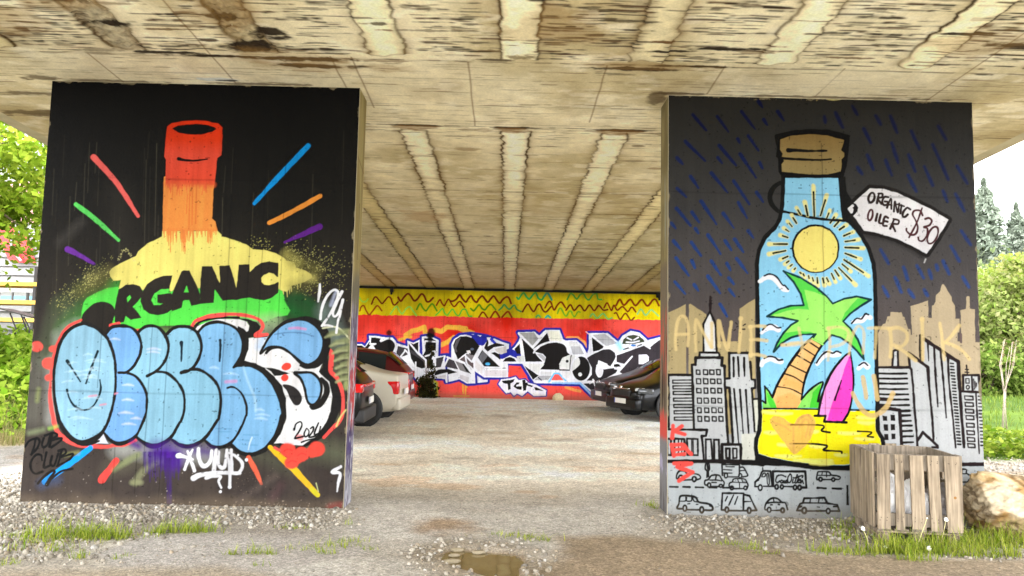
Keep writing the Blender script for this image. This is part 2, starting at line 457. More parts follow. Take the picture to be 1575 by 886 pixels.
    m.fill([(1050, 336), (985, 340), (930, 375), (908, 430), (928, 466), (975, 470), (1000, 456), (952, 448), (955, 384), (1062, 372)], G2, **k)
    m.fill([(1190, 312), (1212, 368), (1166, 366)], G2, **k); m.fill([(596, 590), (630, 618), (590, 625)], G2, **k)
    m.at(*C_)
    m.fill([(160, 155), (243, 152), (303, 285), (299, 150), (387, 148), (440, 300), (456, 140), (545, 137), (548, 200), (590, 158), (640, 127), (700, 115), (775, 130), (778, 370), (720, 412), (660, 430), (590, 420), (545, 408), (438, 425), (322, 430), (265, 345), (258, 448), (145, 462), (140, 380)], BK, **k)
    m.fill([(244, 152), (299, 150), (306, 292)], Y2, **k); m.fill([(387, 148), (456, 140), (438, 330)], Y2, **k); m.fill([(438, 330), (444, 280), (438, 424), (436, 424)], BK, **k)
    m.fill([(790, 238), (765, 242), (740, 215), (700, 206), (662, 222), (638, 250), (640, 280), (665, 302), (710, 306), (745, 296), (772, 278), (790, 285)], Y2, **k)
    m.fill([(265, 345), (258, 448), (322, 430)], G2, **k)

    # ---- big bubble piece
    m.part('bubble_lettering')
    m.at(0, 0, 1)
    RD = (240, 84, 76)
    redL = m.c([(495, 66), (400, 112), (338, 185), (295, 290), (262, 420), (250, 560), (246, 680), (262, 800)], E_) + m.c([(268, 90), (292, 200), (340, 268), (430, 325), (560, 345), (700, 352), (770, 338), (850, 335), (935, 300)], F_)
    m.line(redL, [4, 4, 4, 4, 3, 3, 5, 6, 6, 6, 6, 6, 6, 5, 5, 5, 5], RD, soft=.012)
    m.at(*E_)
    for x, y, rx, ry in [(140, 280, 50, 42), (270, 298, 34, 24), (240, 415, 58, 48), (238, 530, 34, 28)]: m.ball(x, y, rx, ry, (244, 88, 74), soft=.02)
    m.line([(735, 108), (800, 92)], 5, RD); m.line([(930, 150), (985, 150)], 5, RD, soft=.02)
    m.at(*G_)
    m.fill([(1240, 380), (1262, 300), (1290, 220), (1280, 340), (1290, 480), (1340, 530), (1382, 620), (1392, 720), (1375, 850)] + [(x, y+734) for x, y in [(1375, 60), (1330, 170), (1250, 270), (1150, 335), (1040, 378), (900, 352), (840, 325), (900, 320), (1030, 355), (1180, 280), (1260, 160), (1300, 50)]] + [(1316, 700), (1290, 580), (1220, 505), (1190, 500), (1235, 450)], KB)
    m.line([(1288, 300), (1312, 345), (1304, 440), (1308, 485), (1360, 540), (1398, 650), (1404, 750), (1395, 840), (1360, 900), (1335, 920), (1250, 1010)], [5, 7, 7, 6, 5, 5, 5, 5, 5, 5, 4], RD)
    # white face panel
    m.fill([(640, 212), (700, 206), (790, 200), (900, 130), (1100, 120), (1240, 250), (1246, 400), (1205, 480), (1225, 508), (1290, 562), (1316, 680), (1302, 800), (1270, 884), (1240, 930), (1180, 1005), (1080, 1074), (1000, 1072), (900, 1056), (840, 1060), (900, 985), (945, 860), (945, 800), (935, 700), (850, 520), (700, 415), (600, 390)], WH)
    m.spray([(730, 280), (760, 210)], 10, (150, 190, 230), .6)
    m.fill([(205, 152), (228, 115), (290, 85), (380, 58), (470, 56), (560, 58), (622, 74), (648, 110), (636, 165), (560, 150), (400, 120)], WH)
    m.fill([(540, 48), (640, 55), (710, 80), (740, 115), (724, 165), (690, 198), (640, 208), (610, 170), (640, 150), (648, 112), (630, 80), (590, 65)], KB)
    m.line([(222, 100), (262, 72), (330, 55), (420, 44), (560, 46)], 4, KB); m.line([(690, 204), (790, 196)], 2, KB)
    m.line([(180, 122), (215, 72), (290, 42), (350, 30), (420, 22), (540, 18), (640, 32), (722, 60), (756, 108), (742, 150), (700, 188), (790, 180)], [4, 5, 5, 6, 6, 5, 5, 5, 5, 5, 6, 5], RD)
    # R
    BL1, BL2, BL3, BL4 = (126, 178, 216), (136, 186, 208), (138, 186, 206), (118, 168, 216)
    hb = lambda pts: [(x, y+734) for x, y in pts]
    m.fill([(555, 112), (600, 130), (632, 165), (644, 220), (640, 300), (606, 392), (700, 418), (770, 448), (850, 520), (912, 600), (944, 700), (948, 880)] + hb([(940, 110), (915, 210), (860, 310), (780, 395), (690, 430)]) + [(600, 900), (500, 440)], KB)
    m.fill([(230, 165), (290, 105), (380, 82), (470, 97), (550, 142), (588, 220), (592, 310), (560, 388), (520, 445), (540, 442), (640, 434), (735, 472), (822, 562), (882, 680), (908, 780), (908, 880)] + hb([(905, 100), (885, 200), (836, 296), (768, 374), (680, 410), (600, 404), (545, 375), (503, 330), (440, 352), (400, 354), (340, 340), (295, 300)]) + [(260, 900), (200, 300)], BL1)
    m.line([(230, 165), (290, 105), (380, 80), (470, 96), (550, 142), (590, 220), (594, 310), (560, 390), (520, 446)], [4, 5, 5, 4, 4, 4, 4, 4, 3.5], KB)
    m.line([(520, 446), (560, 432), (640, 428)], [3, 4, 5], KB)
    m.line([(600, 425), (660, 430), (740, 468), (828, 560), (888, 680), (914, 780), (914, 880)] + hb([(908, 100), (888, 200), (838, 298), (770, 376), (680, 412), (600, 407), (545, 378), (500, 332)]), [6, 6, 6, 6, 6, 6, 6, 6, 7, 7, 7, 6, 6, 5, 4], KB)
    m.line([(470, 612), (500, 604), (540, 615), (590, 665), (622, 750), (624, 830)] + hb([(620, 100), (590, 180), (530, 285), (470, 338), (400, 358), (340, 346), (292, 304)]), [2.6, 3, 3, 3.2, 3.4, 3.4, 3.4, 3.6, 4, 5, 6, 5, 3], KB)
    m.line([(412, 228), (414, 280), (408, 395)], [5, 3.6, 2], (20, 36, 46))
    for sl in ([(600, 450), (640, 570), (690, 690), (700, 800)], ): m.line(sl, 3, (160, 200, 222), soft=.02)
    # fourth
    m.at(*E_)
    f4 = [(1190, 175), (1240, 130), (1310, 115), (1390, 130), (1440, 180), (1466, 260), (1458, 340), (1420, 420), (1375, 465)]
    g4 = [(x+1206, y) for x, y in [(170, 463), (240, 465), (320, 510), (380, 570), (410, 650), (417, 740), (402, 850)]] + [(x+1206, y+734) for x, y in [(382, 150), (302, 268), (222, 330), (150, 350), (80, 335), (28, 298)]]
    m.fill(f4 + g4 + [(1200, 900), (1100, 400)], BL2); m.line(f4 + [(1345, 478), (1305, 490)], [4, 5, 5, 4.5, 4.5, 4, 4, 4, 4, 5.5, 5], KB)
    m.line(g4, [4, 4, 4, 4, 4, 4, 4, 4, 4.5, 5.5, 7, 6, 3.5], KB); m.line([(1305, 246), (1308, 290), (1304, 398)], [5, 3.4, 2.2], (20, 36, 46))
    # third
    f3 = [(945, 175), (1000, 125), (1060, 110), (1120, 125), (1170, 180), (1200, 260), (1192, 350), (1150, 430), (1100, 478)]
    g3 = [(1100, 480), (1180, 490), (1250, 540), (1310, 620), (1330, 700), (1326, 800), (1302, 880), (1290, 894), (1240, 984), (1180, 1044), (1100, 1080), (1030, 1069), (970, 1030), (935, 1000)]
    m.fill(f3 + g3 + [(920, 800), (860, 400)], BL3); m.line(f3 + [(1060, 500), (1030, 516)], [4, 5, 5, 4.5, 4.5, 4, 4, 4, 4, 4.5, 5], KB)
    m.line(g3, [4, 4, 4, 4, 4, 4, 4, 4, 4.5, 5.5, 7, 7, 5, 3.5], KB)
    # second
    f2 = [(690, 182), (740, 125), (820, 110), (900, 125), (950, 170), (980, 250), (972, 340), (925, 430), (865, 484)]
    g2 = [(865, 486), (940, 522), (1000, 600), (1026, 680), (1022, 800), (1002, 870), (1000, 874), (942, 994), (872, 1044), (800, 1062), (740, 1040), (695, 988), (668, 958)]
    m.fill(f2 + g2 + [(700, 900), (700, 400)], BL4); m.line(f2 + [(800, 490)], [4, 5, 5, 4.5, 4.5, 4, 4, 4, 3.6, 4], KB)
    m.line(g2, [3.6, 3.6, 3.8, 4, 4, 4, 4, 4.5, 5.5, 6, 5, 4, 3.5], KB)
    m.fill([(668, 960), (700, 1035), (720, 1062), (600, 1060), (640, 1000)], (214, 214, 222))
    # O with a smile
    o = [(500, 95), (400, 145), (332, 240), (292, 380), (276, 520), (282, 680), (308, 840), (335, 914), (385, 985), (450, 1038), (530, 1050), (620, 1014), (690, 935), (740, 800), (770, 650), (775, 500), (765, 370), (720, 230), (650, 150), (570, 105)]
    m.fill(o, (143, 188, 208), smooth=True)
    m.line(o, [5, 5, 5, 4.5, 4.5, 4.5, 5.5, 7, 7, 7, 8, 8, 5, 4.5, 4, 4, 4.5, 5, 5, 5], KB, closed=True)
    m.line([(470, 1060), (540, 1062), (640, 1040)], [3, 7, 3], KB)
    m.line([(385, 395), (440, 480), (490, 560)], [4.5, 3, 2.2], (16, 38, 44)); m.line([(630, 318), (590, 420), (536, 574)], [4, 3, 2], (16, 38, 44))
    m.line([(383, 628), (400, 690), (440, 755), (510, 790), (580, 770), (630, 700), (655, 620), (648, 548)], [3.4, 2.6, 2.6, 2.6, 2.6, 2.6, 2.6, 2.2], (16, 38, 44))
    for i in range(26):
        x = 340 + rnd.random()*260; y = 210 + rnd.random()*820; L = 60+rnd.random()*110
        if (x+L/2-525)**2/200**2 + (y-580)**2/420**2 < .8: m.line([(x, y), (x+L*.5, y-12), (x+L, y-4+rnd.uniform(-8, 8))], [.6, 2.2, .6], (196, 224, 236), soft=.018, alpha=.55)
    for x, y, L in [(830, 590, 90), (830, 710, 90), (800, 815, 120), (830, 905, 110), (730, 220, 80), (1030, 300, 110), (1030, 325, 100), (900, 860, 80)]:
        m.line([(x, y), (x+L/2, y-6), (x+L, y+4)], [1, 3, .8], (206, 212, 238), soft=.018, alpha=.7)
    for x, y, L in [(560, 680, 60), (650, 750, 45), (770, 660, 20)]: m.line([(x, y), (x+L, y-8)], 2.4, (226, 140, 160), soft=.012, alpha=.7)
    m.at(*G_)
    for x, y, L in [(440, 500, 120), (330, 450, 70), (700, 830, 110), (690, 860, 100), (1000, 290, 170), (1060, 240, 110), (700, 790, 70)]:
        m.line([(x, y), (x+L/2, y-6), (x+L, y+6)], [1, 3.2, .8], (186, 216, 240), soft=.02, alpha=.7)
    m.line([(460, 562), (540, 558)], 4.5, (206, 150, 196), soft=.02, alpha=.8)
    for x, y, L in [(380, 940, 120), (600, 990, 120), (560, 1030, 90), (600, 1070, 110), (400, 965, 90)]: m.line([(x, y), (x+L, y+rnd.uniform(-8, 8))], 1.6, (90, 150, 190), soft=.012, alpha=.6)
    m.line([(670, 1010), (650, 1060), (640, 1110)], 1.6, (200, 225, 240), soft=.01)
    # blue drops
    m.line([(1050, 46), (1150, 62), (1235, 125), (1272, 215), (1262, 320), (1205, 415), (1120, 442), (1060, 430)], [4, 8, 10, 11, 11, 9, 6, 3], KB)
    d1 = [(738, 335), (768, 270), (830, 172), (920, 92), (1020, 58), (1110, 66), (1195, 118), (1244, 210), (1240, 310), (1200, 385), (1130, 425), (1070, 412), (1000, 350), (940, 305), (880, 282), (800, 285)]
    m.fill(d1, (122, 172, 214), smooth=False); m.line(d1, [4, 4, 4, 5, 5, 5, 5, 5, 5, 5, 5, 5, 4, 4, 4, 4], KB, closed=True)
    m.line([(782, 330), (820, 292), (880, 284)], [4, 5, 4], KB); m.line([(970, 132), (1030, 128), (1100, 138)], 3.4, (214, 140, 190), soft=.015, alpha=.8)
    m.line([(850, 180), (960, 165), (1080, 170), (1165, 195)], 1.6, (70, 110, 150), soft=.012, alpha=.7)
    m.line([(1228, 540), (1268, 590), (1268, 660), (1222, 738), (1165, 772), (1142, 762)], [5, 8, 9, 9, 7, 4], KB)
    d2 = [(1010, 490), (1060, 488), (1150, 490), (1208, 540), (1230, 610), (1216, 690), (1180, 738), (1142, 747), (1112, 705), (1092, 610), (1060, 535)]
    m.fill(d2, (122, 172, 212)); m.line(d2, 3.6, KB, closed=True)
    m.fill([(918, 588), (980, 590), (1040, 630), (1072, 690), (1055, 742), (1015, 748), (980, 705), (950, 640)], (44, 40, 38), smooth=True)
    m.fill([(770, 448), (830, 450), (900, 470), (975, 494), (900, 514), (850, 515), (820, 480)], KB); m.fill([(860, 515), (905, 520), (915, 560)], (220, 216, 212))
    m.ball(946, 440, 40, 30, (250, 74, 58), tilt=-.4); m.ball(932, 530, 32, 28, (250, 74, 58), tilt=-.3)
    # olive scallops at the edge
    m.part('overspray'); m.line([(1240, 130), (1330, 118), (1395, 150), (1455, 215)], 2.4, (206, 206, 168))
    for i, (x, y) in enumerate([(1310, 175), (1350, 245), (1370, 305), (1385, 365), (1395, 425), (1395, 480), (1400, 535)]):
        m.fill([(x-55, y+28), (x-10, y-18), (x+60, y-36), (1455, y-40), (1455, y+10), (x+30, y+4), (x-10, y+30)], (140, 146, 98), soft=.03, alpha=.8, own=False)
        m.line([(x-50, y+30), (x-5, y+10), (x+60, y+6)], 2.5, (174, 176, 128), soft=.02, alpha=.7, own=False)
    m.line([(1425, 790), (1380, 850), (1350, 920)], 2, (200, 196, 120), soft=.012, own=False)
    m.ball(1430, 590, 22, 40, (150, 156, 100), soft=.03, own=False)
    # ---- tags and dates
    m.part('date_tag'); W2 = (234, 232, 232)
    m.at(*C_)
    for p, w in [([(1112, 300), (1108, 370), (1097, 440)], [3, 5, 2]), ([(1116, 580), (1126, 500), (1150, 430), (1190, 370), (1230, 345), (1258, 365), (1250, 420), (1200, 530), (1130, 634)], 3.4), ([(1130, 636), (1170, 630), (1214, 640)], 2.6),
                 ([(1290, 360), (1240, 460), (1216, 530), (1230, 560), (1262, 530), (1296, 428)], 3.6), ([(1298, 425), (1274, 540), (1255, 610), (1244, 690)], 3.2)]: m.line(p, w, W2)
    m.spray([(1240, 360), (1200, 470)], 4, (190, 196, 220), .6)
    m.part('date_tag', True); m.at(*H_)
    for p in [[(1012, 215), (1022, 172), (1058, 150), (1072, 178), (1045, 235), (1014, 285), (1080, 270)], [(1108, 205), (1090, 245), (1098, 272), (1122, 258), (1128, 225), (1112, 204)],
              [(1140, 205), (1162, 192), (1160, 225), (1128, 275), (1185, 265)], [(1205, 160), (1172, 250), (1222, 240)], [(1222, 190), (1212, 235), (1208, 262)], [(1068, 316), (1120, 298), (1180, 288)]]: m.line(p, 2.3, (18, 18, 18))
    m.ball(1008, 212, 9, 14, (18, 18, 18)); m.ball(1055, 278, 28, 24, (240, 90, 84), soft=.02, alpha=.7)
    m.line([(1014, 285), (1080, 270)], 2.3, (18, 18, 18))
    m.at(*F_)
    m.part('colour_ray', True); m.line([(570, 365), (400, 490), (205, 632)], [8, 9, 9], (16, 150, 228), soft=.01); m.spray([(300, 620), (180, 650)], 14, (40, 70, 110), .5)
    m.part('colour_ray', True); m.line([(780, 466), (730, 530), (662, 618)], [9, 10, 11], (236, 74, 66), soft=.01)
    m.part('colour_ray', True); m.line([(965, 412), (870, 465), (760, 540)], [9, 9, 5], (134, 140, 96), soft=.04, alpha=.8); m.part('colour_ray', True); m.line([(1190, 430), (1080, 490), (990, 555), (935, 640)], [6, 7, 9, 10], (134, 134, 98), soft=.04, alpha=.75)
    m.line([(905, 640), (980, 640)], 6, (150, 152, 110), soft=.03, alpha=.6)
    m.part('ground_coat'); m.line([(80, 240), (190, 215)], 6, (140, 150, 110), soft=.05, alpha=.6); m.line([(240, 205), (300, 190)], 4, (150, 190, 80), soft=.03, alpha=.8)
    m.line([(155, -110), (140, -20)], 5, (140, 148, 90), soft=.04, alpha=.7); m.line([(360, 420), (470, 400)], 5, (150, 150, 90), soft=.04, alpha=.6)
    m.at(*H_)
    m.part('colour_ray', True); m.line([(640, 440), (690, 530), (745, 650)], [6, 7, 4.5], (238, 104, 72)); m.part('colour_ray', True); m.line([(815, 358), (1000, 530), (1200, 742)], [7, 9, 7], (246, 190, 34)); m.line([(1150, 690), (1200, 744)], [6, 6], (224, 214, 40), soft=.01)
    m.part('purple_spray')
    m.at(*F_); m.spray([(1100, 395), (1260, 420)], 26, (70, 22, 130), .9); m.spray([(1180, 400), (1220, 480)], 20, (74, 20, 140), .9); m.spray([(920, 330), (960, 350)], 10, (80, 30, 130), .8)
    m.spray([(1400, 380), (1560, 400)], 14, (70, 30, 120), .7)
    for i in range(26):
        x = 1000 + rnd.random()*290; m.line([(x, 400), (x+2, 500+rnd.random()*140)], [2.4, .8], (62, 24, 118), soft=.012, alpha=.6, own=False)
    for x in (1190, 1205, 1218): m.line([(x, 450), (x+4, 820)], [3, 1.2], (58, 26, 104), soft=.012, alpha=.7, own=False)
    m.part('red_spray_blob'); m.at(*H_)
    for x, y, r in [(958, 378, 62), (1070, 412, 62), (1190, 372, 66), (985, 482, 54), (1150, 395, 48), (1030, 440, 50)]: m.ball(x, y, r, r*.92, (250, 78, 62), soft=.02)
    for x, y in [(958, 378), (1070, 412), (990, 470)]: m.line([(x-30, y+10), (x, y-6), (x+35, y+4)], 1.4, (222, 60, 50), soft=.012)
    m.line([(850, 360), (890, 380)], 4, (240, 90, 80)); m.spray([(1300, 840), (1380, 830)], 9, (150, 26, 44), .9)
    m.part('black_tag'); m.at(*F_); T = (20, 19, 18)
    for p in [[(128, 295), (118, 350), (96, 416)], [(45, 352), (80, 305), (140, 285), (162, 310), (140, 365), (96, 412)], [(195, 285), (180, 335), (196, 356), (228, 330), (248, 262)], [(264, 248), (240, 352)], [(205, 262), (270, 240), (306, 258), (262, 296), (340, 282), (318, 315), (258, 356)],
              [(182, 460), (172, 420), (130, 420), (90, 480), (96, 540), (130, 570), (186, 552)], [(216, 400), (196, 515), (240, 506)], [(262, 428), (250, 490), (280, 502), (312, 410)], [(342, 378), (306, 508)], [(315, 385), (362, 372), (374, 402), (330, 436), (430, 410), (395, 460), (302, 508)],
              [(148, 648), (200, 592), (262, 548), (284, 556), (240, 610), (218, 655), (268, 602), (340, 548), (428, 530)]]: m.line(p, 3.2, T)
    m.line([(280, 558), (222, 656)], [3, 6], T)
    m.part('white_tag'); m.at(*H_)
    for p, w in [([(72, 424), (120, 430), (190, 455)], [6, 4, 3]), ([(150, 388), (180, 470), (204, 545)], [3, 4, 4.5]), ([(190, 375), (160, 440), (126, 535)], [3, 3.5, 4]), ([(236, 368), (240, 440), (266, 500), (300, 505), (335, 460), (345, 385)], [4, 5, 6, 6, 5, 4]), ([(382, 380), (370, 470), (358, 575)], [5, 6, 5]),
                 ([(398, 395), (396, 480), (420, 520), (450, 505), (466, 380)], [5, 5, 5, 5, 4]), ([(466, 400), (490, 520), (488, 680)], [4, 4.5, 3.5]), ([(500, 380), (505, 560)], [4, 5]), ([(480, 400), (540, 430), (588, 480), (585, 530), (550, 566), (490, 556)], [3, 3.5, 4, 4, 4, 3]),
                 ([(196, 606), (255, 578), (400, 562), (572, 566)], [8, 6, 5, 4]), ([(300, 602), (350, 590), (415, 592), (400, 625), (405, 650), (420, 682)], [4, 4, 4, 3.5, 3, 3])]: m.line(p, w, W2, soft=.009)
    m.ball(85, 420, 20, 17, W2); m.ball(414, 714, 12, 12, W2); m.ball(625, 458, 12, 12, W2); m.ball(556, 420, 8, 8, W2); m.ball(487, 678, 15, 15, W2)
    m.part('white_tag', True); m.line([(1384, 514), (1318, 556), (1378, 566), (1366, 640), (1356, 712)], [4, 5, 4.5, 4, 2], W2, soft=.009)
    m.part('ground_coat'); m.line([(1186, 645), (1204, 715)], [1.2, 1], (210, 214, 150))
    m.specks(lambda: (rnd.uniform(520, 900), 790 - (rnd.random()*240) + rnd.gauss(0, 30)), 60, (.2, .6), (150, 130, 115))
    m.line([(560, 790), (740, 665), (860, 590)], 10, (92, 80, 72), soft=.05, alpha=.6); m.spray([(900, 660), (830, 780)], 12, (92, 66, 66), .5)
    m.at(*F_)
    for i in range(24): m.specks(lambda: (rnd.uniform(40, 1550), rnd.uniform(560, 820)), 1, (.4, .9), (196, 184, 170))
    m.at(0, 0, 1)
    for i in range(60):
        x = 30 + rnd.random()*510; m.specks(lambda: (rnd.uniform(35, 535), 776+rnd.gauss(0, 3)), 3, (.4, 1.2), (170, 150, 130))
    k = PIER_Y/F_PX
    xs = lambda px: on_wall(px, 600, PIER_Y)[0]
    zz = lambda py: on_wall(300, py, PIER_Y)[1]
    m.weather(.20, .22, joints=(zz(276), zz(606)), cracks=[(xs(183), 0, zz(690)), (xs(217), .1, zz(700)), (xs(254), 0, zz(480)), (xs(150), zz(600), zz(470)), (xs(372), zz(500), zz(200)), (xs(392), zz(560), zz(220)), (xs(423), zz(520), zz(180)), (xs(340), zz(700), zz(230)), (xs(228), .3, zz(500))])
    return m
# ------------------------------------------------------------------ right pier: bottle with an island, grey city
I_ = (1010, 430, 7.145); J_ = (1010, 540, 7.145); K_ = (1010, 640, 5.5375); L_ = (1150, 680, 7.145)
M_ = (1320, 430, 7.145); N_ = (1320, 520, 7.145); P_ = (1320, 620, 7.145)
Q_ = (1140, 180, 5.243); R_ = (1140, 330, 5.243); S_ = (1140, 480, 5.243); T_ = (1140, 600, 5.243)
V_ = (1290, 270, 5.755); X_ = (1010, 140, 2.685)
RAIN = [(150,98,205,163),(250,105,296,168),(350,85,407,158),(420,42,437,68),(442,118,457,140),(500,85,525,122),(335,198,343,215),(378,185,420,246),(118,208,200,288),(258,225,328,308),(84,275,107,302),(252,275,270,298),(345,260,410,358),(425,295,437,320),(140,352,172,400),(225,338,293,420),(318,372,383,468),(84,402,122,438),(412,418,440,458),(183,455,247,550),(337,460,373,525),(82,485,140,556),(145,500,175,542),(275,505,318,565),(60,545,78,567),(160,568,172,588),(70,620,100,655),(212,595,263,672),(143,625,183,680),(282,618,308,657),(322,612,358,665),(378,578,400,607),(80,690,132,762),(145,700,158,730),(225,702,265,760),(330,692,375,752),(290,712,305,740),(75,788,118,838),(212,765,262,835),(298,772,318,797),(155,800,172,825),(300,820,322,848),(262,880,290,930),(693,105,697,130),(738,88,768,150),(808,62,828,97),(855,155,885,215),(905,102,925,138),(965,103,993,172),(970,215,997,295),(1052,165,1085,240),(1040,262,1068,332),(1163,145,1195,200),(1140,222,1205,365),(1105,312,1140,390),(1240,310,1283,382),(1038,348,1072,415),(870,265,895,325),(945,285,970,347),(830,315,848,343),(1183,412,1200,457),(1235,425,1270,495),(1258,578,1297,635),(1215,640,1250,702),(925,655,958,712),(1020,728,1037,780),(1075,722,1103,773),(1183,702,1208,755),(985,770,1010,830),(1125,740,1135,775),(1155,720,1160,740),(935,808,957,848),(1040,822,1062,853),(1105,820,1118,845),(1265,768,1290,810)]

def paint_right():
    x0, x1 = PIERS[1]
    m = WallPaint(x0+0.003, x1-0.003, -0.06, ceil_z(PIER_Y)-0.004, 0.0052, PIER_Y, 2)
    m.rgb[:] = zcol([(0, (205, 208, 205)), (1.6, (96, 84, 80)), (2.3, (80, 74, 72)), (3.1, (62, 60, 58)), (3.8, (48, 47, 44)), (4.3, (43, 41, 36))])(m.X, m.Z)  # upper stops darken upward: falloff of light painted into the dark coat
    BK, GR, TN, TN2 = (26, 20, 18), (192, 193, 191), (176, 157, 112), (186, 167, 134)
    DK = (36, 24, 24)
    # ---- rain
    m.at(*X_)
    for a, b, c, d in RAIN:
        t = min(max((b-60)/700, 0), 1); m.part('rain_streak', True)
        col = (int(7+30*t), int(13+54*t), int(54+72*t)); rgt = a > 690
        if rgt: m.line([(a, b), ((a+c)/2, (b+d)/2), (c, d)], [4.6, 5.6, 4.2], col, soft=.018, alpha=.9)
        else: m.line([(a, b), ((a+c)/2, (b+d)/2), (c, d)], [5.2, 4.8, 2.8], col, soft=.008)
    # ---- far skyline (flat tan)
    m.part('skyline_drawing'); m.at(*I_)
    m.fill([(90, 380), (322, 268), (322, 1700), (90, 1700)], TN); m.fill([(352, 275), (368, 268), (548, 382), (548, 680), (895, 680), (912, 318), (1080, 213), (1085, 1700), (352, 1700)], TN)
    m.part('skyline_drawing', True); m.at(*M_)
    m.fill([(200, 600), (215, 600), (270, 490), (300, 480), (320, 405), (350, 400), (355, 358), (475, 362), (485, 405), (510, 415), (530, 480), (550, 540), (575, 545), (580, 605), (590, 605), (578, 295), (770, 225), (772, 420), (808, 420), (810, 285), (830, 280), (850, 240), (855, 170), (900, 130), (918, 60), (930, 48), (945, 60), (985, 130), (1025, 190), (1030, 240), (1065, 290), (1068, 430), (1115, 430), (1110, 580), (1090, 580), (1090, 680), (1135, 685), (1122, 340), (1185, 325), (1190, 190), (1205, 184), (1222, 190), (1225, 320), (1280, 330), (1285, 690), (1400, 690), (1400, 1700), (200, 1700)], TN2)
    m.line([(1130, 686), (1130, 600)], 3, (108, 88, 84))
    # ---- near buildings, left
    m.part('skyline_drawing'); m.at(*I_); m.line([(590, 190), (588, 360)], [3.5, 4], DK, smooth=False)
    m.fill([(585, 365), (642, 480), (658, 800), (515, 800), (515, 490)], (220, 219, 216)); m.line([(515, 800), (513, 490), (585, 350), (648, 490), (662, 800)], 3.4, BK, smooth=False)
    m.at(*J_)
    m.fill([(128, 262), (388, 262), (400, 880), (128, 880)], GR); m.line([(388, 264), (128, 262), (130, 850)], [3.5, 4, 4.5], BK, smooth=False)
    for i, y in enumerate([335, 398, 460, 533, 603, 672, 742]): m.line([(400, y-17), (176+i*3, y-15), (178+i*3, y+17), (400, y+17)], 2, BK, smooth=False)
    m.fill([(385, 150), (428, 150), (425, 72), (470, 62), (475, 15), (690, 20), (692, 66), (722, 76), (715, 155), (745, 165), (745, 300), (770, 800), (790, 1100), (410, 1100), (402, 500)], GR)
    m.line([(410, 850), (400, 500), (388, 152), (428, 150), (428, 72), (722, 72), (715, 158), (747, 165), (748, 300), (772, 800), (786, 1000)], 4, BK, smooth=False)
    m.line([(470, 66), (472, 15), (680, 18), (692, 40), (690, 66)], 3.4, BK, smooth=False)
    cols = [(458, 475), (535, 552), (608, 634), (680, 708)]
    for r, y in enumerate([232, 332, 435, 545, 650, 745]):
        for a, b in cols:
            x = a + (b-a)*r/5 + rnd.uniform(-3, 3); w, h = 23+rnd.uniform(-2, 2), 27+rnd.uniform(-3, 2)
            m.line([(x-w, y-h), (x+w-2, y-h+3), (x+w, y+h), (x-w+3, y+h-2)], 2, BK, smooth=False, closed=True)
    m.fill([(800, 25), (1000, 22), (1030, 300), (1082, 320), (1080, 405), (1044, 412), (1090, 1100), (830, 1100), (797, 405), (765, 400), (760, 303), (800, 300)], GR)
    m.line([(838, 1000), (800, 405), (766, 400)], 4, BK, smooth=False); m.line([(762, 302), (800, 298), (796, 22), (1000, 20)], 3.6, BK, smooth=False); m.line([(1028, 120), (1042, 312), (1080, 318), (1082, 405), (1046, 410), (1080, 880)], 3.6, BK, smooth=False)
    for a, b in [((845, 72), (847, 280)), ((893, 66), (905, 278)), ((960, 75), (966, 275))]: m.line([a, b], [3.6, 2.6], BK)
    for a, b in [((850, 415), (905, 1050)), ((915, 425), (962, 1055)), ((980, 430), (1022, 1062))]: m.line([a, b], [3.2, 2], BK)
    m.fill([(1066, 530), (1122, 528), (1140, 840), (1106, 880), (1090, 880)], (208, 207, 190)); m.line([(1058, 528), (1122, 524)], 3, BK)
    m.at(*K_)
    m.fill([(80, 112), (425, 118), (420, 170), (388, 172), (402, 380), (80, 380)], GR); m.fill([(400, 180), (560, 190), (560, 240), (715, 240), (720, 380), (400, 380)], GR)
    m.fill([(720, 150), (850, 150), (840, 388), (720, 385)], (208, 207, 192))
    m.line([(80, 112), (428, 118), (420, 168), (384, 170), (402, 372)], 3.6, BK, smooth=False)
    for x0_, x1_ in [(88, 122), (150, 236), (258, 350)]: m.line([(x0_, 192), (x1_, 196), (x1_+2, 334), (x0_+4, 330)], 3, BK, smooth=False, closed=True)
    for x in (185, 212, 298, 310): m.line([(x, 196), (x+2, 332)], 1.8, BK)
    m.line([(420, 372), (418, 198), (462, 198), (476, 372)], 3, BK, smooth=False); m.line([(490, 372), (488, 200), (530, 202), (534, 372)], 3, BK, smooth=False)
    m.line([(558, 372), (556, 240), (716, 242), (716, 372)], 4.5, BK, smooth=False)
    for x in (608, 668): m.line([(x-18, 276), (x+14, 276), (x+14, 358), (x-16, 358)], 3, BK, smooth=False, closed=True)
    # ---- near buildings, right
    m.cur = len(m.names)-1; m.at(*N_)
    m.fill([(205, 320), (568, 320), (560, 225), (590, 240), (700, 290), (722, 250), (715, 30), (735, 22), (770, 45), (925, 145), (965, 180), (1100, 262), (1110, 400), (1130, 590), (1155, 585), (1155, 405), (1328, 405), (1338, 592), (1420, 595), (1420, 1700), (205, 1700)], GR)
    m.fill([(383, 140), (435, 132), (440, 325), (375, 325)], GR)
    m.line([(205, 322), (565, 322), (585, 345), (600, 500), (628, 886), (642, 1040), (652, 1205)], [4, 4, 4, 3.5, 3.5, 3.5, 3.5], DK, smooth=False)
    for i, y in enumerate([390, 445, 500, 560, 618, 675, 736, 800, 850]): m.line([(222, y-2), (380, y+2), (533+i*4, y)], 3, BK)
    m.line([(376, 320), (382, 145), (410, 132), (436, 135), (440, 320)], 3.2, DK, smooth=False)
    m.line([(550, 165), (640, 225), (765, 322), (770, 420), (795, 700), (815, 890), (828, 1120)], [5, 5, 5, 4, 3.6, 3.4, 3], DK, smooth=False)
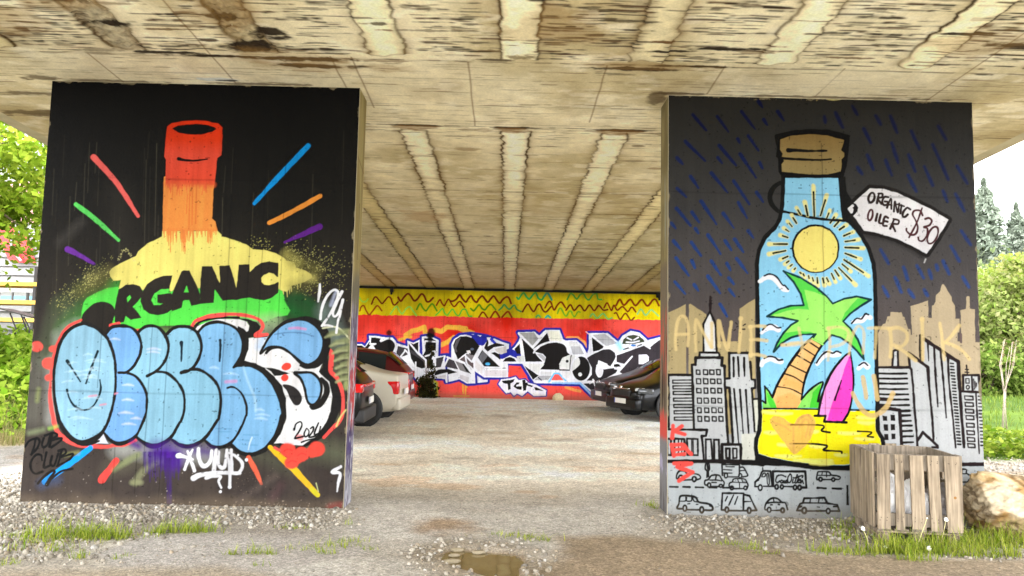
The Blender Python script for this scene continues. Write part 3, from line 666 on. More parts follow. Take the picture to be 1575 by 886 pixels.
    m.line([(556, 200), (568, 320)], 3.4, DK); m.line([(682, -30), (682, 200), (705, 275)], [3.6, 4, 3], DK, smooth=False)
    m.line([(725, 12), (915, 138), (965, 178), (1098, 258), (1112, 480), (1140, 900), (1165, 1200)], [5, 6, 6, 6, 5, 4.6, 4], DK, smooth=False)
    m.line([(765, 60), (775, 250)], [3, 1.4], DK); m.line([(835, 110), (850, 400), (876, 755)], [4, 3.4, 2.4], DK); m.line([(905, 140), (938, 500), (968, 875)], [4, 3, 1.4], DK); m.line([(985, 195), (1000, 500), (1040, 880), (1072, 1205)], [4, 3.4, 3, 2], DK)
    for i in range(27):
        y = 277 + i*34.2; x = 1028 + i*3.1; m.line([(x-17+i*.1, y), (x+18, y+3)], 2.3, BK)
    m.line([(1155, 585), (1152, 408), (1326, 406), (1336, 590)], 3.6, DK, smooth=False); m.line([(1246, 410), (1258, 590)], 3, DK); m.line([(1138, 585), (1400, 598)], 3.6, DK)
    m.line([(1190, 300), (1200, 400)], 2.2, DK); m.line([(1178, 345), (1210, 346)], 2, DK); m.line([(1174, 374), (1216, 378)], 2, DK)
    m.line([(1182, 446), (1218, 446), (1220, 495), (1184, 495)], 1.8, DK, closed=True, smooth=False); m.ring(1204, 540, 17, 20, 1.8, DK)
    for a, b in [((1268, 450), (1278, 560)), ((1285, 480), (1292, 545)), ((1300, 495), (1302, 530))]: m.line([a, b], 1.6, DK)
    for i, y in enumerate([655, 727, 800, 872, 955, 1038, 1112, 1180]):
        x = 1168 + i*5; m.line([(x, y-20), (x+92-i*2, y-14), (x+96-i*2, y+24), (x+6, y+22)], 2, DK, closed=True, smooth=False)
    for i in range(15):
        y = 640 + i*38.5; x = 1336 + i*2.2; m.line([(x-16, y), (x+16, y+1)], 2.1, BK)
    m.line([(1293, 600), (1310, 886), (1330, 1270)], [2.4, 2.4, 1.6], DK)
    m.at(*P_)
    for i, (y, xe) in enumerate([(85, 562), (135, 572), (195, 580), (246, 590), (305, 592), (364, 602), (430, 606), (486, 606)]): m.line([(475+i*3, y+3), (xe, y)], [3.6, 2.8], BK)
    m.fill([(200, 60), (460, 70), (480, 620), (200, 620)], GR); m.line([(225, 48), (350, 60), (455, 78), (470, 330), (488, 620)], [6, 5, 5, 5, 5], DK, smooth=False); m.line([(190, -50), (330, -38)], 5, DK)
    for x, y, w, h in [(294, 168, 27, 28), (379, 160, 26, 33), (304, 268, 25, 36), (382, 265, 26, 34), (308, 372, 26, 34), (388, 365, 26, 32), (320, 470, 24, 22), (395, 470, 26, 28)]: m.fill([(x-w, y-h), (x+w-3, y-h+2), (x+w, y+h), (x-w+4, y+h)], BK)
    m.line([(652, 410), (710, 322), (790, 395), (870, 470), (872, 488), (812, 486), (820, 510)], 4.2, DK, smooth=False); m.line([(672, 490), (720, 490)], 2.4, DK); m.line([(745, 491), (790, 491)], 2.4, DK)
    # ---- road band with little cars
    m.part('road_drawing'); m.at(0, 0, 1)
    m.fill([(1000, 712), (1180, 716), (1300, 726), (1400, 712), (1530, 712), (1530, 830), (1000, 830)], (188, 193, 192))
    m.at(*K_); m.line([(80, 386), (400, 384), (700, 388), (900, 404)], [5.5, 5.5, 7, 9], BK, smooth=False)
    m.at(*P_); m.line([(470, 672), (1100, 674), (1400, 672)], 5.6, DK)
    CB = (24, 22, 22)
    m.at(*K_)
    for a, b in [((112, 602), (180, 604)), ((225, 603), (282, 605)), ((332, 606), (398, 608)), ((450, 608), (510, 610)), ((565, 610), (620, 610))]: m.line([a, b], 2.6, CB)
    L = lambda p, w=2.2, **k: m.line(p, w, CB, **k)
    L([(205, 538), (170, 530), (175, 490), (200, 465), (240, 470), (262, 490), (330, 492), (365, 505), (372, 530), (335, 545)]); L([(230, 545), (300, 542)]); m.ring(205, 525, 18, 20, 2.2, CB); m.ring(320, 536, 16, 20, 2.6, CB)
    L([(428, 520), (430, 470), (414, 450), (418, 408), (445, 405), (450, 450), (440, 470), (442, 515)]); L([(432, 412), (436, 450)], 2.6)
    L([(430, 590), (410, 582), (412, 550), (440, 540), (470, 505), (530, 505), (555, 540), (575, 565), (570, 595)]); L([(460, 600), (535, 600)]); L([(455, 545), (510, 545), (552, 552)], 1.8); L([(508, 508), (500, 545)], 1.8); L([(470, 565), (508, 566)], 1.6); m.ring(447, 588, 13, 18, 2.2, CB); m.ring(546, 594, 14, 12, 2.2, CB)
    L([(560, 505), (556, 412), (705, 414), (704, 505)], smooth=False); L([(590, 430), (660, 432)], 1.6); L([(570, 455), (640, 460)], 1.6); L([(560, 484), (640, 486)], 1.6); L([(708, 436), (740, 438), (765, 480), (775, 508), (735, 518)]); L([(712, 466), (755, 462)], 1.6); L([(608, 518), (690, 518)]); m.ring(590, 506, 14, 20, 2.2, CB); m.ring(712, 508, 13, 18, 2.2, CB)
    L([(640, 610), (618, 596), (622, 570), (645, 560), (660, 535), (745, 536), (768, 565), (778, 590), (772, 612)]); L([(662, 618), (740, 618)]); L([(648, 562), (765, 568)], 1.6); L([(690, 540), (700, 566)], 1.6); L([(725, 540), (735, 566)], 1.6); L([(705, 570), (706, 608)], 1.4); m.ring(640, 612, 13, 15, 2.4, CB); m.ring(756, 612, 13, 15, 2.4, CB)
    L([(225, 790), (175, 785), (190, 745), (205, 682), (290, 682), (335, 695), (360, 732), (430, 745), (470, 765), (472, 800), (405, 800)], 3); L([(262, 798), (365, 798)], 2.6); L([(200, 725), (245, 722), (248, 690)], 1.8); L([(256, 692), (256, 722), (295, 722), (298, 690)], 1.8); L([(305, 692), (320, 725), (355, 732)], 1.8); L([(265, 748), (282, 746)], 1.6); L([(338, 752), (352, 752)], 1.6); L([(450, 765), (465, 770)], 2); m.ring(240, 785, 15, 24, 2.8, CB); m.ring(384, 798, 16, 24, 2.8, CB)
    L([(582, 802), (552, 798), (560, 656), (740, 658), (738, 804)], 2.8, smooth=False); L([(742, 668), (790, 680), (820, 740), (850, 802), (805, 806)], 2.6, smooth=False); L([(742, 728), (800, 728)], 2); L([(612, 806), (772, 806)], 2.4); L([(602, 685), (585, 722)], 1.8); L([(655, 672), (615, 758)], 2); L([(690, 685), (665, 750)], 1.8); m.ring(598, 798, 14, 22, 2.6, CB); m.ring(788, 804, 14, 24, 2.6, CB)
    m.at(*L_)
    L([(110, 490), (80, 488), (82, 440), (130, 395), (155, 330), (170, 318), (250, 318), (268, 480)], 2.6, smooth=False); L([(165, 282), (166, 318)], 1.6); L([(155, 380), (172, 345), (192, 345), (190, 378), (155, 382)], 1.8); L([(210, 350), (228, 350), (238, 455), (218, 458), (210, 350)], 1.8); L([(100, 425), (120, 418)], 2)
    L([(282, 478), (278, 322), (632, 322), (645, 500), (598, 498)], 3.4, smooth=False); L([(175, 485), (298, 486)], 2.4); L([(398, 488), (498, 490)], 2.4)
    for x, y, r in [(138, 500, 24), (318, 492, 20), (376, 492, 18), (520, 498, 20), (570, 500, 20)]: m.ring(x, y, r*.85, r*1.2, 2.6, CB)
    for p in [[(340, 362), (318, 385), (308, 430), (330, 445), (352, 425)], [(322, 372), (370, 362), (420, 382)], [(372, 418), (358, 438), (376, 448), (388, 428), (372, 418)], [(402, 425), (392, 445), (412, 448)], [(425, 420), (412, 445), (430, 446), (432, 420), (440, 448)],
              [(470, 350), (445, 380), (440, 430), (462, 445), (482, 410), (478, 360), (462, 352)], [(500, 410), (492, 445), (508, 446)], [(502, 390), (506, 394)], [(545, 360), (520, 440), (535, 448), (552, 420)], [(510, 395), (560, 385)], [(552, 430), (572, 415), (555, 405), (548, 440), (570, 446)], [(580, 410), (585, 450), (600, 420), (612, 455)], [(560, 378), (605, 368), (600, 390)]]: L(p, 2)
    L([(785, 410), (758, 408), (770, 335), (795, 325), (890, 328), (920, 362), (985, 370), (1018, 385), (1005, 408), (960, 408)], 2.2); L([(822, 412), (922, 412)], 2); L([(772, 365), (905, 368)], 1.6); L([(820, 330), (815, 362)], 1.5); L([(865, 330), (868, 382)], 1.5); L([(990, 375), (1005, 382)], 2.4); m.ring(800, 408, 18, 20, 2.4, CB); m.ring(940, 412, 16, 18, 2.4, CB)
    L([(768, 503), (860, 508)], 3.2); L([(932, 509), (1026, 513)], 3.2); m.fill([(1085, 472), (1106, 472), (1110, 692), (1086, 690)], CB)
    L([(215, 745), (190, 740), (195, 690), (230, 640), (275, 615), (330, 622), (375, 660), (415, 672), (438, 740)], 2.4); L([(255, 752), (360, 750)], 2.2); L([(200, 672), (290, 662), (380, 665)], 2); L([(282, 618), (290, 662)], 1.6); L([(255, 688), (270, 690)], 1.8); L([(336, 684), (350, 686)], 1.8); m.ring(236, 745, 20, 26, 2.8, CB); m.ring(384, 750, 18, 24, 2.8, CB)
    L([(590, 752), (540, 752), (575, 680), (605, 668), (622, 618), (845, 612), (875, 672), (985, 690), (1008, 758), (915, 758)], 2.6, smooth=False); L([(645, 758), (855, 756)], 2.4); L([(608, 668), (875, 670)], 2); L([(690, 618), (685, 668)], 1.6); L([(785, 616), (778, 668)], 1.6); L([(945, 708), (985, 706)], 3); L([(560, 710), (590, 706)], 3); L([(765, 712), (790, 716)], 1.2); m.ring(622, 752, 22, 30, 3.2, CB); m.ring(885, 758, 20, 26, 2.8, CB)
    m.at(*P_); L([(1100, 725), (1185, 730), (1190, 770), (1240, 800), (1275, 835), (1275, 880)], 2.4); L([(1140, 740), (1145, 775), (1190, 775)], 1.6); L([(1140, 868), (1210, 868)], 2); m.ring(1120, 862, 14, 20, 2.4, CB); m.ring(1228, 862, 16, 20, 2.6, CB)
    # ---- the bottle
    m.part('painted_bottle')
    e = m.c([(357, 480), (780, 484), (800, 740), (815, 822)], Q_) + m.c([(900, 110), (962, 190), (1012, 280), (1050, 400), (1062, 560), (1068, 886)], R_) + m.c([(1068, 200), (1080, 600)], S_) + \
        m.c([(1080, 170), (1085, 330), (1120, 392), (1134, 470), (1130, 560), (860, 604), (760, 607), (650, 602), (450, 578), (250, 548), (140, 515), (136, 470), (140, 395), (165, 330), (172, 160)], T_) + m.c([(160, 600), (150, 0)], S_) + m.c([(145, 400), (160, 290), (210, 190), (280, 120), (330, 40)], R_) + m.c([(345, 740), (355, 600)], Q_)
    m.at(0, 0, 1)
    OB = (16, 15, 13)
    m.line(e, 13, OB, smooth=False, closed=True)
    m.at(*T_); m.fill([(105, 390), (110, 570), (0, 566), (0, 606), (200, 608), (400, 618), (600, 642), (860, 650), (1000, 640), (1160, 560), (1160, 480), (1000, 560), (130, 500)], OB)
    m.at(*Q_); m.line([(315, 530), (262, 568), (232, 640), (245, 700), (290, 752), (325, 775)], [5, 7, 8, 8, 6, 5], OB); m.fill([(790, 480), (840, 480), (850, 600), (905, 690), (870, 740), (960, 900), (900, 940), (800, 740)], OB)
    m.at(0, 0, 1); m.fill(e, (141, 203, 232))
    # string over the neck, sun
    m.at(*Q_); m.line([(338, 762), (450, 785), (560, 810), (700, 828), (840, 835)], [3.6, 4, 4, 3.6, 4], OB)
    rq = [(583,605,590,800),(678,670,640,795),(520,715,537,795),(457,750,478,785),(707,775,690,818),(750,808,718,855),(785,845,752,882),(418,812,445,855)]
    rr = [(388,70,410,97),(360,120,385,137),(335,172,375,185),(262,238,370,238),(258,312,358,292),(335,355,375,338),(365,390,385,375),(395,417,412,403),(428,442,437,432),(475,468,483,475),(500,480,508,495),(543,495,548,515),(575,510,582,535),(613,510,616,552),(658,515,667,550),(690,512,703,540),(728,475,750,522),(757,450,787,495),(787,430,890,535),(815,400,862,440),(830,365,985,468),(838,312,930,348),(838,266,948,270),(840,218,918,206),(828,172,880,150),(793,122,830,97)]
    for org, lst in ((Q_, rq), (R_, rr)):
        m.at(*org)
        for a, b, c, d in lst:
            cy_ = 270 if org is R_ else 1056
            if math.hypot(a-600, b-cy_) < math.hypot(c-600, d-cy_): a, b, c, d = c, d, a, b
            ln = max(math.hypot(c-a, d-b), 1); ex = min(10 + ln*.25, 50)
            m.line([(c, d), (a+(a-c)/ln*ex, b+(b-d)/ln*ex)], [4, 6.5], (234, 226, 150), soft=.014)
    for org, lst in ((Q_, rq), (R_, rr)):
        m.at(*org)
        for a, b, c, d in lst: m.line([(a, b), (c, d)], 2.5 if math.hypot(a-c, b-d) > 40 else 2.1, (16, 18, 14))
    m.at(*R_); m.ball(600, 275, 194, 198, OB); m.ball(602, 278, 177, 184, (238, 220, 118))
    m.line([(400, 275), (402, 275)], 2, OB)
    m.at(*Q_); m.line([(560, 810), (700, 828), (840, 835)], 3.8, OB)
    # clouds in the bottle
    def cloud(wh, bl):
        m.line(wh, [5, 8, 9, 8, 7, 5, 4][:len(wh)], (244, 238, 244), soft=.008); m.line(bl, 2.4, (14, 20, 26))
    m.at(*R_); cloud([(150, 540), (200, 505), (262, 512), (310, 565), (340, 598), (376, 612)], [(185, 495), (230, 480), (285, 502), (332, 566), (352, 572), (380, 604)]); cloud([(900, 868), (940, 855), (975, 850), (1010, 822), (1040, 830)], [(890, 878), (930, 838), (970, 842), (1000, 802), (1028, 808)])
    m.at(*S_)
    cloud([(165, 168), (212, 128), (262, 122), (300, 142)], [(172, 145), (205, 110), (245, 100), (290, 126), (320, 124)]); cloud([(165, 430), (182, 396), (232, 374), (280, 388), (322, 400)], [(185, 375), (225, 358), (272, 366), (300, 388), (332, 384)])
    cloud([(612, 420), (650, 366), (700, 332), (740, 344), (790, 340)], [(608, 410), (640, 360), (690, 320), (738, 332), (770, 316), (805, 330)]); cloud([(945, 456), (985, 420), (1018, 440)], [(950, 430), (990, 408), (1020, 430)])
    # trunk, grass, board, sand
    m.part('palm_drawing'); DG = (10, 44, 44)
    tr = [(570, 215), (660, 265), (600, 350), (550, 450), (510, 560), (485, 700), (484, 775), (250, 775), (252, 690), (290, 590), (370, 450), (460, 320), (510, 262)]
    m.fill(tr, (250, 188, 116)); m.fill([(285, 690), (400, 650), (484, 690), (480, 775), (270, 775)], (250, 172, 96), soft=.03); m.fill([(340, 510), (505, 580), (500, 640), (330, 590)], (250, 178, 100), soft=.04)
    m.line([(655, 262), (600, 350), (550, 450), (510, 560), (485, 706)], 3.2, OB); m.line([(250, 690), (290, 590), (370, 450), (460, 320), (515, 258), (600, 178)], [3.6, 3.6, 3.4, 3.4, 3, 3], OB)
    for p in [[(572, 215), (655, 268)], [(535, 232), (630, 296)], [(498, 290), (595, 352)], [(455, 350), (560, 412)], [(400, 430), (530, 492)], [(345, 495), (430, 525), (505, 575)], [(285, 600), (400, 620), (490, 665)]]: m.line(p, 2, (24, 18, 14))
    m.fill([(175, 775), (172, 718), (200, 735), (190, 598), (232, 640), (262, 700), (290, 775)], (130, 214, 92)); m.fill([(205, 640), (250, 700), (290, 775), (240, 770), (215, 720)], (76, 205, 52)); m.line([(172, 716), (198, 735), (190, 598), (225, 640), (252, 690)], 2.6, OB, smooth=False)
    m.fill([(655, 565), (560, 625), (490, 702), (450, 775), (625, 775)], (140, 220, 96)); m.fill([(640, 580), (575, 650), (550, 775), (615, 775), (636, 660)], (70, 200, 50)); m.line([(486, 705), (560, 622), (656, 564), (634, 650), (618, 720)], 3, OB)
    lf = m.c([(340, 455), (480, 510), (600, 585), (690, 660), (738, 718), (830, 680), (930, 660), (1048, 686), (960, 740), (880, 800), (822, 862)], R_) + \
         m.c([(880, 130), (940, 220), (980, 320), (990, 382), (930, 310), (870, 250), (800, 205), (730, 185), (690, 230), (660, 262), (574, 215), (602, 178), (500, 180), (400, 205), (330, 250), (262, 320), (290, 250), (340, 170), (400, 105), (458, 70), (330, 45), (208, 35)], S_) + m.c([(300, 765), (400, 736), (505, 732), (480, 640), (420, 540)], R_)
    m.at(0, 0, 1); m.fill(lf, (156, 228, 102))
    m.at(*R_); dg = (86, 206, 72)
    m.fill([(340, 455), (480, 510), (600, 585), (690, 665), (600, 630), (508, 605), (545, 766), (470, 760), (380, 775), (300, 800), (208, 820), (300, 765), (400, 736), (505, 732), (480, 640), (420, 540)], dg); m.fill([(1048, 686), (940, 676), (892, 730), (840, 790), (808, 850), (822, 862), (880, 800), (960, 740)], dg)
    m.at(*S_); m.fill([(602, 178), (560, 158), (480, 152), (400, 160), (345, 172), (290, 250), (262, 320), (330, 250), (400, 205), (500, 180)], dg); m.fill([(990, 382), (975, 310), (940, 220), (890, 170), (878, 210), (868, 250), (930, 310)], dg); m.fill([(850, 95), (825, 75), (880, 10), (840, 20), (808, 65)], dg)
    m.at(0, 0, 1); m.line(lf, 2.9, (10, 52, 52), smooth=False, closed=True)
    m.at(*S_); m.line([(574, 215), (660, 262)], 2.2, (156, 228, 102))
    m.part('painted_bottle'); m.at(*T_)
    sand = [(172, 155), (620, 155), (640, 200), (860, 170), (1080, 165), (1085, 330), (1120, 392), (1134, 470), (1130, 560), (860, 600), (760, 604), (650, 600), (450, 576), (250, 546), (140, 513), (136, 470), (140, 395), (165, 330)]
    m.fill(sand, (250, 224, 16))
    for x, y, L in [(240, 185, 170), (190, 340, 110), (300, 440, 130), (280, 530, 200), (430, 565, 300), (560, 450, 110), (790, 345, 170), (940, 220, 140), (950, 260, 120), (920, 390, 150), (760, 520, 90), (560, 330, 60), (180, 175, 90), (560, 588, 180)]:
        m.line([(x, y), (x+L/2, y+6), (x+L, y+4)], [4, 5, 3], (252, 238, 120), soft=.02, alpha=.85)
    for p in [[(184, 150), (400, 150), (620, 155)], [(880, 160), (1030, 165)], [(380, 280), (560, 280), (650, 284), (668, 300), (648, 328), (715, 342)], [(390, 432), (560, 432), (680, 445), (690, 460), (668, 485), (800, 494), (812, 508)], [(940, 332), (1040, 338), (1048, 350), (1018, 372), (1065, 380)], [(952, 464), (1018, 464)]]: m.line(p, 2.6, OB)
    m.part('surfboard_drawing'); m.at(*S_)
    bd = [(880, 328), (830, 360), (740, 470), (680, 590), (640, 720), (622, 830), (680, 842), (690, 884), (822, 886), (870, 800), (896, 680), (905, 560), (898, 440)]
    m.fill(bd, (244, 150, 214)); m.fill([(880, 328), (845, 420), (800, 560), (740, 720), (690, 884), (822, 886), (870, 800), (896, 680), (905, 560), (898, 440)], (245, 64, 184))
    m.line([(592, 836), (680, 838), (668, 884), (850, 890)], 3.4, OB, smooth=False); m.line([(622, 830), (640, 720), (680, 590), (740, 470), (830, 360), (880, 326)], 3.4, OB); m.line([(880, 326), (898, 440), (906, 560), (896, 680), (870, 800), (820, 888)], 3, OB); m.line([(808, 552), (755, 708)], [2, 3], (40, 10, 40))
    # cap
    m.part('cap_drawing'); m.at(*Q_)
    m.fill([(266, 150), (275, 138), (330, 125), (450, 104), (560, 95), (700, 100), (800, 125), (876, 150), (870, 250), (862, 320), (850, 400), (832, 465), (822, 492), (330, 490), (300, 440), (296, 330), (282, 320), (288, 250), (272, 190)], (9, 7, 4))
    m.fill([(315, 182), (400, 152), (560, 138), (700, 150), (830, 186), (815, 240), (805, 266), (832, 290), (830, 320), (810, 342), (813, 380), (803, 440), (700, 462), (560, 463), (330, 440), (324, 380), (345, 355), (330, 320), (335, 295), (314, 262)], zcol([(3.45, (152, 134, 86)), (4.0, (132, 104, 54))]))
    m.line([(378, 268), (450, 268), (540, 274), (690, 272)], [6.4, 5, 3.8, 3], (9, 7, 4)); m.line([(330, 333), (480, 342), (640, 346), (725, 340)], [4, 3.8, 3.4, 3], (9, 7, 4))
    # price tag
    m.part('price_tag_drawing'); m.at(*V_)
    tg = [(275, 112), (400, 118), (500, 150), (600, 190), (800, 290), (972, 392), (880, 545), (778, 694), (640, 618), (500, 555), (350, 510), (225, 487), (130, 357), (168, 312), (160, 270), (135, 243)]
    m.spray([(250, 520), (500, 570), (740, 700)], 9, (30, 27, 24), .8); m.line(tg, 11, (28, 24, 21), smooth=False, closed=True); m.fill(tg, (230, 226, 226)); m.fill([(120, 240), (150, 252), (172, 285), (165, 318), (130, 355), (85, 300)], (26, 20, 20)); m.line([(122, 268), (92, 295), (112, 324), (118, 300)], 3.4, (228, 224, 224), smooth=False)
    TX, MR = (44, 30, 26), (78, 34, 38)
    m.ring(290, 196, 26, 44, 3.4, TX, tilt=.25)
    for p in [[(356, 158), (338, 245)], [(350, 160), (385, 162), (382, 192), (348, 204), (378, 250)], [(440, 192), (405, 190), (386, 225), (398, 260), (428, 258), (434, 234), (408, 230)], [(428, 285), (462, 205), (466, 296)], [(444, 258), (468, 260)], [(488, 318), (498, 232), (522, 325), (535, 248)], [(556, 262), (545, 335)], [(520, 255), (580, 272)], [(634, 300), (604, 285), (572, 322), (566, 360), (588, 366), (612, 344)]]: m.line(p, 3.2, TX)
    m.ring(280, 350, 20, 48, 3, MR, tilt=.2)
    for p in [[(342, 338), (328, 400)], [(372, 345), (358, 415), (388, 424)], [(438, 375), (408, 366), (392, 438), (425, 446)], [(402, 402), (432, 408)], [(490, 388), (456, 470)], [(484, 384), (530, 398), (524, 428), (478, 432), (500, 492)]]: m.line(p, 3.4, (52, 30, 28))
    for p, w in [([(742, 352), (722, 312), (672, 310), (654, 345), (680, 395), (700, 460), (682, 515), (640, 525), (602, 492), (600, 470)], 2.8), ([(738, 288), (690, 420), (622, 548)], 2.6), ([(766, 384), (800, 376), (824, 402), (804, 440), (755, 456), (785, 470), (780, 530), (745, 578), (712, 575), (704, 548)], 2.7)]: m.line(p, w, MR)
    m.ring(832, 528, 40, 80, 2.8, MR, tilt=.42); m.line([(770, 740), (758, 770)], 2, (190, 186, 184))
    # ---- gold scrawl over everything
    m.part('gold_lettering'); GD = (224, 197, 134); ga = dict(alpha=.78, soft=.014)
    m.at(*I_)
    for p in [[(212, 770), (205, 640), (232, 460), (280, 402), (330, 440), (350, 580), (342, 725)], [(212, 605), (348, 600)], [(432, 785), (425, 600), (432, 440), (500, 560), (600, 745)], [(604, 745), (604, 480)], [(688, 735), (680, 455), (720, 600), (778, 770), (800, 620), (820, 470)], [(922, 440), (920, 600), (902, 800)], [(1032, 515), (1040, 670), (1035, 840)], [(1020, 522), (1100, 510), (1190, 515)], [(1030, 662), (1120, 660), (1212, 672)], [(1030, 825), (1110, 825), (1195, 848)], [(1380, 720), (1560, 690)]]: m.line(p, 4.6, GD, **ga)
    m.ball(925, 430, 28, 30, GD, **ga)
    m.at(*S_)
    for p in [[(330, 272), (450, 260), (560, 230)], [(465, 130), (490, 250), (492, 372)], [(705, 130), (715, 250), (700, 390)], [(695, 132), (790, 120), (860, 150), (855, 220), (800, 262), (722, 282)], [(870, 345), (885, 220), (930, 125), (965, 120), (990, 170), (985, 330)], [(1020, 130), (1100, 128), (1190, 130)], [(1090, 130), (1084, 250), (1075, 370)]]: m.line(p, 4.4, GD, alpha=.62, soft=.014)
    for p, w in [([(980, 525), (1000, 620), (1008, 690)], 7), ([(1068, 515), (1082, 600), (1096, 700)], 7), ([(900, 655), (950, 750), (1020, 825), (1090, 828), (1160, 780), (1200, 710), (1222, 655)], 7)]: m.line(p, w, (212, 180, 116), alpha=.85, soft=.012)
    m.at(*M_)
    for p in [[(350, 545), (360, 700), (352, 850)], [(335, 545), (440, 528), (530, 580), (535, 670), (470, 735), (390, 722)], [(420, 742), (520, 800), (630, 890)], [(700, 440), (708, 600), (712, 880)], [(898, 480), (920, 620), (945, 880)], [(1112, 505), (1040, 600), (960, 690)], [(960, 690), (1080, 740), (1160, 800), (1220, 875)]]: m.line(p, 5.2, GD, **ga)
    m.ball(702, 435, 28, 28, GD, **ga)
    m.part('heart_drawing'); m.at(*T_)
    m.fill([(420, 515), (330, 400), (252, 295), (234, 245), (268, 208), (340, 225), (415, 278), (450, 235), (500, 200), (560, 198), (598, 250), (588, 320), (545, 420), (480, 485)], (222, 172, 86), alpha=.85, soft=.012, smooth=True)
    for p in [[(440, 280), (480, 225), (540, 205), (570, 260), (550, 360)], [(470, 300), (510, 240), (545, 260), (520, 380)], [(420, 300), (425, 505)], [(260, 260), (340, 290), (400, 330)]]: m.line(p, 2.6, (208, 156, 82), alpha=.7, soft=.014)
    m.line([(420, 432), (560, 432)], 1.6, (120, 90, 30)); m.line([(400, 280), (600, 280)], 1.6, (140, 100, 40))
    # ---- red letters down the edge
    m.at(*K_); RR = (244, 84, 74)
    for i, p in enumerate([[(140, 82), (132, 185)], [(215, 86), (180, 110), (148, 128), (240, 156)], [(128, 246), (148, 340)], [(128, 246), (212, 244)], [(138, 292), (225, 278)], [(146, 332), (235, 322)], [(210, 244), (228, 247), (262, 290), (296, 325)], [(148, 404), (296, 404), (175, 432), (310, 478), (240, 520), (190, 552)]]):
        if i in (0, 2, 7): m.part('red_letter', True)
        m.line(p, 5.6, RR, smooth=False, soft=.01)
    m.part('ground_coat'); m.at(*I_); m.ball(904, 188, 9, 9, (14, 12, 12)); m.at(*M_); m.ball(560, 240, 9, 9, (14, 12, 12))
    m.at(*I_)
    for a, b in [((870, 475), (885, 490)), ((950, 505), (975, 490)), ((945, 545), (968, 545)), ((850, 560), (865, 550)), ((880, 520), (895, 512))]: m.line([a, b], 2, (50, 42, 36))
    k = PIER_Y/F_PX
    m.part('ground_coat')
    zt = ceil_z(PIER_Y)-.012
    m.at(*X_)
    m.specks(lambda: (rnd.uniform(380, 1290), 26+rnd.random()*6+rnd.uniform(0, 8)), 90, (.3, 1.3), (150, 130, 80)); m.line([(700, 33), (730, 36), (760, 34)], [1, 2.4, 1], (214, 200, 130)); m.line([(458, 14), (490, 16)], 3, (190, 160, 20))
    zz = lambda py: on_wall(1260, py, PIER_Y)[1]; xs = lambda px: on_wall(px, 500, PIER_Y)[0]
    m.weather(.10, .16, joints=(zz(300), zz(628)), cracks=[(xs(1268), zz(720), zz(220))])
    return m
# ------------------------------------------------------------------ abutment wall at the back
WA = (545, 430, 8.75); WB = (545, 500, 7.322); WC = (690, 500, 7.322); WD = (850, 500, 7.322); WE = (700, 430, 8.75); WF = (850, 430, 8.75)

